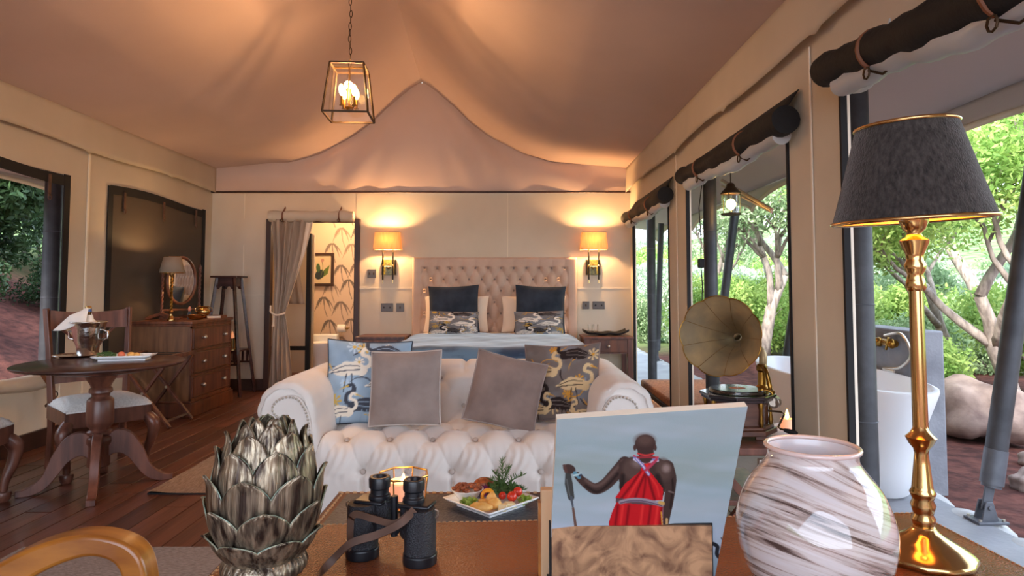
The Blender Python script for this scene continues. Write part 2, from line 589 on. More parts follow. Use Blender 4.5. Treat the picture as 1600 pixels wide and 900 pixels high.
def crane(P_, ox, oy, s_, body, line, beak=(214, 160, 60), flip=1):
    def T(l):
        return [(ox + flip * a * s_, oy + b * s_) for a, b in l]
    P_.stroke(T(bez([(-0.5, -0.05), (-0.1, 0.05), (0.25, -0.02)], 4)), [0.02 * s_] * 4 + [0.15 * s_] * 3 + [0.13 * s_] * 2, body, 0.01)
    P_.ell(ox - flip * 0.1 * s_, oy, 0.32 * s_, 0.15 * s_, body, flip * 0.1, 0.01)
    P_.stroke(T(bez([(0.2, 0.02), (0.42, 0.1), (0.42, 0.3), (0.25, 0.38), (0.3, 0.52), (0.42, 0.5)], 5)), 0.045 * s_, body, 0.01)
    P_.stroke(T([(0.42, 0.5), (0.62, 0.42)]), [0.025 * s_, 0.006 * s_], beak, 0.01)
    P_.stroke(T(bez([(-0.42, -0.02), (-0.1, 0.1), (0.2, 0.08)], 4)), 0.010 * s_, line, 0.008)
    P_.stroke(T(bez([(-0.45, -0.07), (-0.1, -0.02), (0.2, 0.0)], 4)), 0.012 * s_, line, 0.008)
    P_.stroke(T([(-0.1, -0.1), (-0.14, -0.5)]), 0.012 * s_, line, 0.008)
    P_.stroke(T([(0.02, -0.1), (0.06, -0.5)]), 0.012 * s_, line, 0.008)

def crane_cloth(U, V, base, blue, body, accent=(222, 170, 66), dark=(40, 36, 36), seed=1):
    P_ = Paint(U, V, base)
    n = wob(U, V, 1.2, seed)
    P_.put(np.clip(wob(U, V, 2.3, seed + 4) - .2, 0, 1) * .5, tuple(.75 * c for c in base))
    P_.put(np.clip(n * 1.2, 0, 1) * 0.7, blue)
    r_ = random.Random(seed)
    for i in range(18):
        x0, y0 = r_.uniform(-1, 1), r_.uniform(-1, 1)
        a = r_.uniform(0, 6.3)
        pts = [(x0 + 0.14 * k * math.cos(a + 0.25 * k), y0 + 0.14 * k * math.sin(a + 0.25 * k)) for k in range(5)]
        P_.stroke(pts, [0.012, 0.018, 0.014, 0.01, 0.004], dark if i % 2 else accent, 0.01)
    for i in range(12):
        cx, cy, rr = r_.uniform(-.9, .9), r_.uniform(-.9, .9), r_.uniform(.08, .17)
        for k in range(8):
            a = k * PI / 4
            P_.stroke([(cx, cy), (cx + rr * math.cos(a), cy + rr * math.sin(a))], [0.008, 0.028], [blue, accent, body][i % 3], 0.01)
        P_.ell(cx, cy, rr * .3, rr * .3, accent, 0, 0.01)
    crane(P_, -0.45, 0.25, 1.05, body, dark, accent, 1)
    crane(P_, 0.42, -0.1, 1.0, body, dark, accent, 1)
    crane(P_, 0.35, 0.72, 0.95, dark, base, accent, -1)
    crane(P_, -0.1, -0.62, 0.95, dark, base, accent, -1)
    crane(P_, 0.62, -0.85, 0.7, body, dark, accent, -1)
    crane(P_, -0.62, -0.75, 0.8, body, dark, accent, 1)
    return P_.linear()

# ------------------------------------------------------------------ cushions
def cushion(name, label, c, w_, h_, t_, rx, ry, rz, m, group=None, cloth=None, piping=None, pinch=0.06, n=22, seedw=0.0):
    """w across, h up, standing in the local XZ plane; the front faces local -Y"""
    o = thing(name, label, 'cushion', group=group)
    nn = 90 if cloth else n
    u = np.linspace(-1, 1, nn)
    U, V = np.meshgrid(u, u, indexing='ij')
    px = U * w_ / 2 * (1 - pinch * (1 - V ** 2))
    pz = V * h_ / 2 * (1 - pinch * (1 - U ** 2))
    th = t_ / 2 * ((1 - U ** 2) ** 0.55) * ((1 - V ** 2) ** 0.55) + 0.006 * wob(U, V, 2.0, seedw) * (1 - U ** 2) * (1 - V ** 2)
    mb = MB()
    mb.grid(np.stack([px, -th, pz], -1))
    mb.grid(np.stack([px, th, pz], -1), flip=True)
    cols = None
    if cloth:
        c1 = crane_cloth(U, V, *cloth)
        cols = np.concatenate([c1, c1])
    b_ = local(mb, 'cover', m, o, smooth=180, colors=cols)
    if piping is not None:
        e = MB()
        k = 14
        loop = []
        for i in range(k):
            loop.append((-1 + 2 * i / k, -1))
        for i in range(k):
            loop.append((1, -1 + 2 * i / k))
        for i in range(k):
            loop.append((1 - 2 * i / k, 1))
        for i in range(k):
            loop.append((-1, 1 - 2 * i / k))
        pts = [(a * w_ / 2 * (1 - pinch * (1 - b * b)), 0, b * h_ / 2 * (1 - pinch * (1 - a * a))) for a, b in loop]
        e.tube(pts, 0.0045, 6, closed=True)
        local(e, 'piping', piping, o, smooth=180)
    o.location = c
    o.rotation_mode = 'YXZ'
    o.rotation_euler = (rx, ry, rz)
    return o

# =================================================================== THE SETTING
XL, XR, YB, YF = -3.59, 1.414, 7.62, -1.2
XC = (XL + XR) / 2
EAVE = 2.63
FAS = 2.34

# floor of long boards running away from the camera
mb = MB(); mb.bb(XL - 0.02, XR + 0.04, YF, YB + 2.2, -0.06, -0.006)
floor = struct(mb.build('floor', M['gap'], smooth=0))
pl = {}
for i, L_ in enumerate((2.1, 2.7, 3.3)):
    mb = MB(); mb.bb(-0.067, 0.067, 0, L_ - 0.004, -0.012, 0)
    pl[i] = (mb, L_)
protos = {}
x = XL + 0.07
row = 0
while x < XR + 0.03:
    y = YF - rnd.random() * 2.0
    while y < YB + 1.9:
        i = rnd.randrange(3)
        if i not in protos:
            o = pl[i][0].build('plank', M['plank'], None, smooth=0, bevel=0.0016, seg=1)
            protos[i] = o
        else:
            o = protos[i].copy(); COL.objects.link(o)
        o.parent = floor
        o.location = (x, y, rnd.uniform(-0.0008, 0.0008))
        y += pl[i][1]
    x += 0.14
    row += 1

def panel(mb, plane, a0, a1, z0, z1, at_, th=0.02, amp=0.004, seed=0.0, fold=None):
    """one stretch of tent wall: a finely divided sheet with slight slack, two faces"""
    na = max(2, int((a1 - a0) / 0.06)); nz = max(2, int((z1 - z0) / 0.06))
    A, Z = np.meshgrid(np.linspace(a0, a1, na), np.linspace(z0, z1, nz), indexing='ij')
    d = amp * wob(A, Z * 0.5, 1.4, seed)
    if fold is not None:
        d = d + fold(A, Z)
    if plane == 'X':
        f_ = np.stack([at_ + d, A, Z], -1); b_ = np.stack([at_ + d + th, A, Z], -1)
    else:
        f_ = np.stack([A, at_ + d, Z], -1); b_ = np.stack([A, at_ + d + th, Z], -1)
    mb.grid(f_); mb.grid(b_)

# back wall with its doorway
DX0, DX1, DZ = -2.87, -1.86, 2.0
mb = MB()
fd = lambda A, Z: 0.012 * np.sin((A + 0.35 * (2.3 - Z)) * 17) * np.clip((A + 3.6) / 0.2, 0, 1) * np.clip((-2.9 - A) / 0.2, 0, 1)
panel(mb, 'Y', XL, DX0, 0, FAS, YB, seed=1, fold=fd)
fd2 = lambda A, Z: 0.005 * np.sin((A * 1.2 - Z) * 13) * np.clip(1 - (A + 1.86) / 0.7, 0, 1)
panel(mb, 'Y', DX1, XR, 0, FAS, YB, seed=2, fold=fd2)
panel(mb, 'Y', DX0, DX1, DZ, FAS, YB, seed=3)
struct(mb.build('wall_back', M['canvas'], smooth=180))
# left wall: a see-through window and a dark mesh window
LW = [(3.30, 5.13, 0.50, 2.11), (5.66, 7.42, 0.50, 2.11)]
mb = MB()
ys = [YF, LW[0][0], LW[0][1], LW[1][0], LW[1][1], YB]
for i in range(0, 5, 2):
    panel(mb, 'X', ys[i], ys[i + 1], 0, FAS + 0.2, XL, th=-0.02, seed=i)
for (a, b, z0, z1) in LW:
    panel(mb, 'X', a, b, 0, z0, XL, th=-0.02, seed=a, fold=lambda A, Z: 0.012 * np.sin(A * 9 + Z * 6))
    panel(mb, 'X', a, b, z1, FAS + 0.2, XL, th=-0.02, seed=b)
struct(mb.build('wall_left', M['canvas'], smooth=180))
# right wall: three tall openings
RW = [(0.55, 2.71, 2.15), (3.24, 5.14, 2.15), (5.74, 7.44, 2.15)]
mb = MB()
ys = [YF, RW[0][0], RW[0][1], RW[1][0], RW[1][1], RW[2][0], RW[2][1], YB]
for i in range(0, 8, 2):
    panel(mb, 'X', ys[i], ys[i + 1], 0, FAS + 0.2, XR, th=0.016, seed=i + 9, amp=0.002)
for (a, b, z1) in RW:
    panel(mb, 'X', a, b, z1, FAS + 0.2, XR, th=0.016, seed=b)
struct(mb.build('wall_right', M['canvas'], smooth=180))

# ceiling: two sagging slopes meeting in a ridge, and a gable
TS = np.array([0, .06, .2, .37, .52, .67, .76, .83, .95, 1.0])
TG = np.array([0, .012, .035, .075, .18, .36, .52, .69, .93, 1.0])
def ceil_z(s_, y):
    near = np.clip((YB - y) / 4.5, 0, 1)
    g = np.interp(s_, TS, TG) * (1 - 0.38 * near) + 0.38 * near * (s_ ** 1.25)
    top = 3.68 + 0.24 * np.clip((YB - y) / 1.7, 0, 1)
    sc = 0.02 * np.sin(s_ * PI) * wob(s_ * 2.0, y * 0.35, 1.0, 3.0)
    return EAVE + (top - EAVE) * g + sc
nS, nY = 48, 80
Sg, Yg = np.meshgrid(np.linspace(0, 1, nS), np.linspace(YF, YB, nY), indexing='ij')
Zg = ceil_z(Sg, Yg)
mb = MB()
mb.grid(np.stack([XL + Sg * (XC - XL), Yg, Zg], -1))
mb.grid(np.stack([XR - Sg * (XR - XC), Yg, Zg], -1), flip=True)
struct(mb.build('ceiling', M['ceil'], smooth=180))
mb = MB()
ns = 70
Sx, T_ = np.meshgrid(np.linspace(0, 1, ns), np.linspace(0, 1, 24), indexing='ij')
Xg = XL + Sx * (XR - XL)
sh = 1 - np.abs(Xg - XC) / (XC - XL)
top = ceil_z(sh, np.full_like(sh, YB)) + 0.01
Zg = FAS + (top - FAS) * T_
ang = np.arctan2(Xg - XC, 3.8 - Zg)
fold = 0.020 * np.sin(ang * 26) * np.clip((3.7 - Zg), 0, 1) * np.clip(np.abs(ang) / 0.9, 0, 1)
Yy = YB - 0.02 - 0.10 * np.sin(T_ * PI) * sh + fold
mb.grid(np.stack([Xg, Yy, Zg], -1))
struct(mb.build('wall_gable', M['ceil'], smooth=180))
# hanging valances along both eaves
for nm, X_, sg in (('trim_1', XL + 0.045, 1), ('trim_2', XR - 0.045, -1)):
    A, T_ = np.meshgrid(np.linspace(YF, YB - 0.02, 150), np.linspace(0, 1, 8), indexing='ij')
    zb = FAS + 0.012 * np.sin(A * 3.1) - 0.02 * (np.abs(((A + .3) % 1.25) - .62) < .03)
    Z = EAVE + 0.01 + (zb - EAVE) * T_
    X = X_ + sg * (0.012 * T_ + 0.006 * wob(A, Z, 1.6, 4) * T_)
    mb = MB(); mb.grid(np.stack([X, A, Z], -1))
    struct(mb.build(nm, M['canvas'], smooth=180, solid=0.004))
# dark rail across the head of the back wall, seams, skirtings
mb = MB(); mb.cyl((XL, YB - 0.03, FAS + 0.005), (XR, YB - 0.03, FAS + 0.005), 0.014, n=8)
struct(mb.build('trim_3', M['trimwood'], smooth=60))
mb = MB()
for X_ in (-3.2, -0.05):
    mb.bb(X_ - .004, X_ + .004, YB - 0.006, YB + .002, 1.2 if X_ > -1.5 else 0, FAS)
mb.bb(DX1, XR, YB - 0.0065, YB + .002, 1.195, 1.203)
mb.bb(XL, DX0, YB - 0.014, YB + .002, 1.115, 1.122)
struct(mb.build('trim_4', M['seam'], smooth=0))
mb = MB()
for Y_ in (2.98, 5.45):
    mb.bb(XR - 0.009, XR - 0.003, Y_ - .006, Y_ + .006, 0, FAS)
for Y_ in (5.38,):
    mb.bb(XL + 0.003, XL + 0.010, Y_ - .012, Y_ + .012, 0.1, FAS)
struct(mb.build('trim_5', M['seam'], smooth=0))
# pale and black edging round the openings of the right wall
for n_, (a, b, z1) in enumerate(RW):
    mb = MB()
    for Y_, s_ in ((a, 1), (b, -1)):
        mb.bb(XR - 0.010, XR + 0.018, Y_ - 0.004 if s_ > 0 else Y_ - .012, Y_ + 0.012 if s_ > 0 else Y_ + 0.004, 0, z1)
    o = struct(mb.build('window_%d' % (n_ + 1), M['black'], smooth=0))
    mb = MB()
    mb.bb(XR + 0.018, XR + 0.030, a + 0.0, a + 0.012, 0, z1)
    mb.bb(XR + 0.018, XR + 0.030, b - 0.012, b, 0, z1)
    local(mb, 'window_edging', M['seam'], o, smooth=0)
# left openings
for n_, (a, b, z0, z1) in enumerate(LW):
    mb = MB()
    wv = lambda t: 0.022 * math.sin(t * 5.0) - 0.012
    w_ = 0.06
    pts = []
    for t in np.linspace(0, 1, 15):
        pts.append((a + (b - a) * t, z1 + wv(t)))
    for i in range(14):
        mb.add([(XL + .012, pts[i][0], pts[i][1] - w_), (XL + .012, pts[i + 1][0], pts[i + 1][1] - w_), (XL + .012, pts[i + 1][0], pts[i + 1][1] + .02), (XL + .012, pts[i][0], pts[i][1] + .02)], [(0, 1, 2, 3)])
    for Y_ in (a - .02, b - w_ * .8):
        mb.bb(XL + .004, XL + .014, Y_, Y_ + w_ * .8 + .02, z0, z1)
    o = struct(mb.build('window_%d' % (n_ + 4), M['black'], smooth=0))
    for t in (0.12, 0.5, 0.88):
        sm = MB(); yy = a + (b - a) * t
        sm.bb(XL + .013, XL + .022, yy - .014, yy + .014, z1 - .20, z1 - .03)
        sm.tube([(XL + .022, yy + .018 * math.cos(q), z1 - .205 + .024 * math.sin(q)) for q in np.linspace(0, 2 * PI, 9)[:-1]], .004, 5, closed=True)
        local(sm, 'blind_strap', M['strap'], o, smooth=40)
    if n_ == 1:
        A, Z = np.meshgrid(np.linspace(a - .01, b + .01, 40), np.linspace(z0, z1 - .01, 40), indexing='ij')
        sm = MB(); sm.grid(np.stack([XL + .004 + .005 * wob(A, Z, 1.5, 5), A, Z], -1))
        local(sm, 'mesh_screen', M['blackmesh'], o, smooth=180, solid=0.003)
# skirtings
mb = MB(); mb.bb(XL + .005, XL + .03, YF, YB, 0, .13); struct(mb.build('baseboard_left', M['trimwood'], smooth=0, bevel=.003))
mb = MB(); mb.bb(XL + .03, DX0 - .03, YB - .03, YB - .005, 0, .13); mb.bb(DX1 + .03, XR, YB - .03, YB - .005, 0, .13)
struct(mb.build('baseboard_back', M['trimwood'], smooth=0, bevel=.003))
mb = MB(); mb.bb(XR - .01, XR + .06, YF, YB, -.03, .012); struct(mb.build('trim_6', M['palewood'], smooth=0, bevel=.003))

# doorway of the back wall
mb = MB(); mb.bb(DX0 - .05, DX0 + .01, YB - .05, YB + .04, 0, DZ + .02)
mb.bb(DX1 - .01, DX1 + .05, YB - .05, YB + .04, 0, DZ + .02); mb.bb(DX0, DX1, YB - .04, YB + .04, DZ - .02, DZ + .03)
struct(mb.build('door_1', M['trimwood'], smooth=0, bevel=.004))

# bathroom beyond: papered wall, side walls, roof
BY = 9.3
u = np.linspace(-3.45, -1.55, 300); v = np.linspace(0.0, 2.5, 330)
U, V = np.meshgrid(u, v, indexing='ij')
P_ = Paint(U, V, (214, 190, 168))
r_ = random.Random(3)
for j in range(9):
    for i in range(8):
        cx = -3.4 + i * 0.26 + (0.13 if j % 2 else 0) + r_.uniform(-.03, .03)
        cy = 0.16 + j * 0.27 + r_.uniform(-.04, .04)
        if cx < -2.75:
            continue
        cc = [(128, 112, 104), (150, 130, 116), (116, 104, 98)][(i + j) % 3]
        x0, x1 = np.searchsorted(u, cx - .2), np.searchsorted(u, cx + .2)
        y0, y1 = np.searchsorted(v, cy - .24), np.searchsorted(v, cy + .2)
        if x1 - x0 < 3 or y1 - y0 < 3:
            continue
        sub = Paint(U[x0:x1, y0:y1], V[x0:x1, y0:y1], (0, 0, 0)); sub.C = P_.C[x0:x1, y0:y1].copy()
        for k in range(11):
            a = -0.45 + k * (PI + .9) / 10
            Lr = .12 + .03 * math.sin(k * 2.1)
            pts = [(cx + Lr * t * math.cos(a), cy + .05 + Lr * t * math.sin(a) * .6 - .16 * t * t) for t in (0, .25, .5, .75, 1)]
            sub.stroke(pts, [.003, .007, .008, .006, .002], cc, .006)
        sub.stroke([(cx, cy + .05), (cx + .015, cy - .12), (cx + .05, cy - .22)], .005, cc, .006)
        P_.C[x0:x1, y0:y1] = sub.C
mb = MB(); mb.grid(np.stack([U, np.full_like(U, BY), V], -1))
struct(mb.build('wall_bathroom', M['paint'], smooth=180, colors=P_.linear()))
mb = MB(); mb.bb(-3.5, -3.45, YB + .1, BY, 0, 2.5); mb.bb(-1.55, -1.5, YB + .1, BY, 0, 2.5); mb.bb(-3.5, -1.5, YB + .1, BY, 2.5, 2.54)
struct(mb.build('wall_bathroom_side', M['canvas'], smooth=0))
mb = MB(); mb.bb(-3.45, -1.55, BY - .03, BY - .005, 0, .16); struct(mb.build('baseboard_bathroom', M['trimwood'], smooth=0))

# =================================================================== OUTDOORS
# deck on the right with an uneven stone kerb
mb = MB(); mb.bb(XR + .045, 2.5, YF, 16, -.14, -.035)
for i in range(60):
    pass
struct(mb.build('deck', M['deck'], smooth=0))
kb = thing('deck_edging', 'rounded pale stones cast along the edge of the deck', 'edging', (2.5, 3, -.14))
kb['kind'] = 'structure'
y = 0.4
while y < 15:
    L_ = rnd.uniform(.28, .5)
    mb = MB(); mb.ball((2.50, y + L_ / 2, -.11), .5, 12, 7, sc=(.28 + rnd.uniform(0, .1), L_ * 1.08, .17))
    mb.build('stone', M['kerb'], kb, smooth=180)
    y += L_ * .92
# ground and hillside
def gz(X, Y):
    r_ = np.maximum(X - 2.8, 0)
    dist = np.maximum(X * .72 + Y * .45 - 9.0, 0)
    z = -.16 + .05 * wob(X, Y, .35, 2) * np.clip(r_, 0, 1) + 0.0032 * dist ** 2 * np.clip(1 - dist / 220, 0, 1)
    l_ = np.maximum(-X - 4.6, 0)
    z = z + 0.42 * l_ * np.clip(l_ / 1.0, 0, 1) + .06 * wob(X, Y, .8, 7) * np.clip(l_, 0, 1)
    far = np.maximum(Y - 22, 0)
    return z + .12 * far * (X < 2)
gx = np.concatenate([np.linspace(-34, -9, 14), np.linspace(-8.8, -3.7, 26), np.linspace(-3, 2.4, 5), np.linspace(2.5, 12, 60), np.linspace(12.5, 90, 45)])
gy = np.concatenate([np.linspace(-14, 0, 8), np.linspace(.4, 14, 70), np.linspace(15, 120, 46)])
GX, GY = np.meshgrid(gx, gy, indexing='ij')
mb = MB(); mb.grid(np.stack([GX, GY, gz(GX, GY)], -1))
gm = M['soil']
# red soil near the tent, scrub green farther away
nt = gm.node_tree
g_tc = nt.nodes.new('ShaderNodeTexCoord'); g_s = nt.nodes.new('ShaderNodeSeparateXYZ'); nt.links.new(g_tc.outputs['Object'], g_s.inputs[0])
g_len = nt.nodes.new('ShaderNodeVectorMath'); g_len.operation = 'LENGTH'; nt.links.new(g_tc.outputs['Object'], g_len.inputs[0])
g_mr = nt.nodes.new('ShaderNodeMapRange'); g_mr.inputs['From Min'].default_value = 13; g_mr.inputs['From Max'].default_value = 17
nt.links.new(g_len.outputs['Value'], g_mr.inputs['Value'])
bs = nt.nodes['Principled BSDF']; lk = bs.inputs['Base Color'].links[0].from_socket
g_n = nt.nodes.new('ShaderNodeTexNoise'); g_n.inputs['Scale'].default_value = .9; g_n.inputs['Detail'].default_value = 9
g_r = nt.nodes.new('ShaderNodeValToRGB'); nt.links.new(g_tc.outputs['Object'], g_n.inputs['Vector']); nt.links.new(g_n.outputs['Fac'], g_r.inputs[0])
g_r.color_ramp.elements[0].position = .35; g_r.color_ramp.elements[0].color = (*srgb((70, 98, 58)), 1)
g_r.color_ramp.elements[1].position = .65; g_r.color_ramp.elements[1].color = (*srgb((122, 144, 92)), 1)
g_m = nt.nodes.new('ShaderNodeMix'); g_m.data_type = 'RGBA'
nt.links.new(g_mr.outputs[0], g_m.inputs['Factor']); nt.links.new(lk, g_m.inputs['A']); nt.links.new(g_r.outputs[0], g_m.inputs['B'])
nt.links.new(g_m.outputs['Result'], bs.inputs['Base Color'])
struct(mb.build('ground', gm, smooth=180))

# outer roof sheet with scalloped hem, both sides
def fly(name, sg, X0, X1):
    mb = MB()
    A, T_ = np.meshgrid(np.linspace(-1, 13, 120), np.linspace(0, 1, 14), indexing='ij')
    ph = (A - 5.10) / 2.5
    arch = np.abs(np.sin(ph * PI)) ** 0.45
    X = X0 + (X1 - X0) * T_ * sg
    Z = 2.72 - .36 * T_ - .05 * np.sin(T_ * PI)
    mb.grid(np.stack([X, A, Z], -1))
    A2, T2 = np.meshgrid(np.linspace(-1, 13, 280), np.linspace(0, 1, 6), indexing='ij')
    arch = np.abs(np.sin((A2 - 5.10) / 2.5 * PI)) ** 0.5
    zb = 2.12 + .20 * arch - .10 * np.clip(5.1 - A2, 0, 1)
    Zv = 2.36 + (zb - 2.36) * T2
    mb.grid(np.stack([X0 + (X1 - X0) * sg + 0 * A2 + .01 * np.sin(A2 * 3), A2, Zv], -1))
    o = struct(mb.build(name, M['fly'], smooth=180, solid=.006))
    hb = MB()
    ys_ = np.linspace(-1, 13, 400)
    hb.tube([(X0 + (X1 - X0) * sg, y_, 2.11 + .20 * abs(math.sin((y_ - 5.10) / 2.5 * PI)) ** .5 - .10 * min(1, max(0, 5.1 - y_))) for y_ in ys_], .022, 6)
    hb.build('hem', M['canvas'], o, smooth=180)
    return o
fly('awning', 1, XR + .03, XR + 1.45)
o = fly('awning', 1, XL - .03, XL - 1.5)
for side in (1,):
    mb = MB()
    A, T_ = np.meshgrid(np.linspace(-4.2, 10, 36), np.linspace(-1, 1, 30), indexing='ij')  # unseen roof, run forward past the front to keep sun off the desk
    Xr = XC + T_ * 4.0
    mb.grid(np.stack([Xr, A, 4.6 - 2.0 * np.abs(T_) ** 1.2], -1))
    struct(mb.build('outer_roof_shade', M['fly'], smooth=180))

# round steel poles carrying the awning
def pole(label, x, y, r_, top=2.62, group=None):
    t = thing('awning_pole', label, 'pole', (x, y, -.035), group=group)
    mb = MB(); mb.lathe([(r_, 0), (r_, top - .2), (r_ * .8, top - .17), (r_ * .8, top)], (0, 0, 0), 20)
    local(mb, 'shaft', M['darksteel'], t, smooth=50)
    mb = MB()
    for z in (.55, 1.15, 1.75):
        mb.tube([(r_ * 1.02 * math.cos(a), r_ * 1.02 * math.sin(a), z) for a in np.linspace(0, 2 * PI, 17)[:-1]], .003, 5, closed=True)
    local(mb, 'joint_line', M['steel'], t)
    mb = MB(); mb.lathe([(r_ * 1.5, 0), (r_ * 1.5, .012), (r_, .014)], (0, 0, 0), 20)
    local(mb, 'base_ring', M['steel'], t)
    return t
pole('thick upright steel pole right behind the hide lamp shade, beside the pale tub', D(1346, 450, 3.35).x, 3.35, .058)
pole('upright steel pole with a junction box and the lit lantern beside it', D(1111, 450, 5.8).x, 5.8, .060)
pole('slim upright steel pole outside the opening nearest the bed', D(1018, 450, 8.4).x, 8.4, .058)
pole('dark upright pole seen through the far left see-through opening', -4.20, 5.83, .07)
t = thing('cable_box', 'small black junction box with cable on the upright pole by the lantern', 'box', (D(1099, 402, 5.7).x - .01, 5.74, 1.42))
mb = MB(); mb.box((0, 0, 0), (.05, .05, .08)); local(mb, 'box_body', M['black'], t, bevel=.005)
mb = MB(); mb.tube([(.0, 0, .04), (.005, 0, .2), (-.01, 0, .5), (.02, 0, .72)], .005, 5); mb.tube([(.0, 0, -.04), (.01, 0, -.2), (.0, 0, -.4)], .005, 5)
local(mb, 'cable', M['black'], t)
def brace(label, base, top, r_):
    t = thing('leaning_strut', label, 'strut', base)
    b = Vector((0, 0, 0)); d = Vector(top) - Vector(base)
    p1 = d * .07; p2 = d * .16
    mb = MB(); mb.cyl(p2, d, r_, n=18); local(mb, 'tube', M['darksteel'], t, smooth=50)
    mb = MB(); mb.cyl(p1 * 1.1, p2 * 1.25, r_ * .9, n=18); mb.cyl(p1 * 1.05 + d * .01, p2, r_ * 1.06, n=18); local(mb, 'sleeve', M['steel'], t, smooth=50)
    mb = MB(); mb.box((0, 0, .008), (.16, .12, .014)); local(mb, 'foot_plate', M['steel'], t, bevel=.003)
    mb = MB()
    for y_ in (-.028, .028):
        mb.prism([(-.045, .012), (.045, .012), (.018, .11), (-.018, .11)], y_ - .004, y_ + .004)
    local(mb, 'bracket', M['steel'], t, bevel=.002)
    mb = MB(); mb.bar((0, 0, .06), p2, .05, .012, up=(0, 1, 0)); mb.cyl((0, -.04, .08), (0, .04, .08), .012, n=10)
    local(mb, 'hinge_tongue', M['steel'], t, bevel=.002)
    for (i, j) in ((-1, -1), (1, -1), (1, 1), (-1, 1)):
        mb = MB(); mb.cyl((.062 * i, .044 * j, .012), (.062 * i, .044 * j, .026), .008, n=6); local(mb, 'bolt', M['pewter'], t)
    return t
b0 = G(1541, 815, -.035)
tp = D(1592, 450, b0.y + .02)
dd = (tp - b0)
brace('leaning steel strut hinged on a foot plate, right of the brass lamp', b0, b0 + dd * 1.9, .052)
brace('leaning steel strut seen past the horn, at the near side of the middle opening', (D(1214, 560, 5.8).x, 5.8, -.035), (D(1252, 430, 5.8).x + .15, 5.8, 2.2), .055)
brace('leaning steel strut crossing behind the pole that has the lantern', (2.62, 8.4, -.035), (2.95, 8.4, 2.25), .055)
brace('leaning steel strut outside the opening nearest the bed', (2.45, 10.9, -.035), (2.55, 10.9, 2.3), .05)

# hanging lantern and metal arm outside
L_ = D(1142, 316, 5.5)
t = thing('outdoor_lantern', 'lit cylindrical glass lantern hanging outside the middle opening', 'lantern', L_)
mb = MB(); mb.lathe([(.078, -.10), (.078, .075)], (0, 0, 0), 24, caps=False); local(mb, 'glass_chimney', M['glass'], t)
mb = MB(); mb.lathe([(.085, -.11), (.085, -.098), (.02, -.098)], (0, 0, 0), 24); local(mb, 'lantern_base', M['iron'], t)
mb = MB(); mb.lathe([(.085, .07), (.085, .08), (.04, .13), (.03, .16), (.012, .17)], (0, 0, 0), 24); local(mb, 'lantern_cap', M['iron'], t)
mb = MB(); mb.ball((0, 0, -.02), .028, 12, 8, sc=(1, 1, 1.7)); local(mb, 'bulb', M['bulb'], t, smooth=180)
mb = MB(); mb.tube([(0, 0, .17), (0, 0, .55)], .004, 6); local(mb, 'hanging_rod', M['iron'], t)
for k in range(3):
    a = k * 2.1
    mb = MB(); mb.cyl((.082 * math.cos(a), .082 * math.sin(a), -.1), (.082 * math.cos(a), .082 * math.sin(a), .08), .003, n=5); local(mb, 'wire', M['iron'], t)
a0, a1 = D(1128, 282, 5.9), D(1206, 328, 5.3)
t = thing('support_bar', 'bright metal arm sloping from the pole behind the outdoor lantern', 'bracket', a0)
mb = MB(); mb.cyl((0, 0, 0), a1 - a0, .016, n=10); mb.cyl((0, .0, -.05), a1 - a0 + Vector((0, 0, -.02)), .01, n=8); local(mb, 'arm_tube', M['pewter'], t)

# bath tub, plinth with tap, candle
t = thing('bathtub', 'large pale freestanding oval bathtub on the deck outside', 'bathtub', (2.235, 4.52, -.035))
prof = [(.70, 0), (.74, .02), (.80, .2), (.90, .45), (1.0, .64), (1.0, .655), (.965, .66), (.93, .64), (.84, .4), (.74, .17), (.0, .14)]
mb = MB(); mb.lathe([(max(r_, .001) * .5, z) for r_, z in prof], (0, 0, 0), 64, sx=.74, sy=2.0, caps=False)
local(mb, 'tub_shell', M['tub'], t, smooth=60)
mb = MB(); mb.lathe([(.34, -.001), (.345, .02)], (0, 0, 0), 48, sx=.75, sy=1.95); local(mb, 'tub_foot', M['concrete'], t)
t = thing('tap_plinth', 'square grey concrete plinth standing behind the bathtub', 'plinth', (2.745, 4.75, -.17))
mb = MB(); mb.bb(-.105, .12, -.48, .50, 0, 1.085); local(mb, 'block', M['concrete'], t, bevel=.012)
t = thing('bath_tap', 'brass bath mixer tap with looped hand shower hose on the grey plinth', 'tap', (2.625, 4.60, .82))
mb = MB(); mb.cyl((0, .13, 0), (-.02, -.22, 0), .026, n=12); mb.lathe([(.05, 0), (.05, .012)], (0, 0, 0), 14)
for y_ in (-.2, -.05, .1):
    mb.ball((-.03, y_, .0), .034, 10, 7)
local(mb, 'tap_body', M['oldbrass'], t)
mb = MB(); mb.tube([(-.03, -.05, 0), (-.14, -.06, .02), (-.2, -.07, -.03)], .016, 8); local(mb, 'spout', M['oldbrass'], t)
for y_ in (-.2, .1):
    mb = MB()
    for k in range(4):
        a = k * PI / 2 + .4
        mb.cyl((-.06, y_, 0), (-.06, y_ + .045 * math.cos(a), .045 * math.sin(a)), .009, n=6)
    local(mb, 'cross_handle', M['oldbrass'], t)
mb = MB(); mb.tube(bez([(-.03, -.12, .05), (-.02, -.3, .07), (0, -.36, -.06), (-.04, -.3, -.15), (-.08, -.18, -.17), (-.06, -.27, -.18)], 8), .010, 7); local(mb, 'hose', M['pewter'], t)
t = thing('tea_light', 'small burning candle outside the middle opening, beside the tub', 'candle', (1.58, 3.72, .40))
mb = MB(); mb.lathe([(.035, 0), (.037, .05), (.03, .052), (.028, .04), (.001, .04)], (0, 0, 0), 14); local(mb, 'wax', M['candle'], t)
mb = MB(); mb.lathe([(.001, .045), (.012, .06), (.008, .085), (.001, .105)], (0, 0, 0), 10); local(mb, 'flame', M['flame'], t)
t = thing('pale_stool', 'low rounded white stool under the burning candle by the tub', 'stool', (1.62, 3.72, -.035))
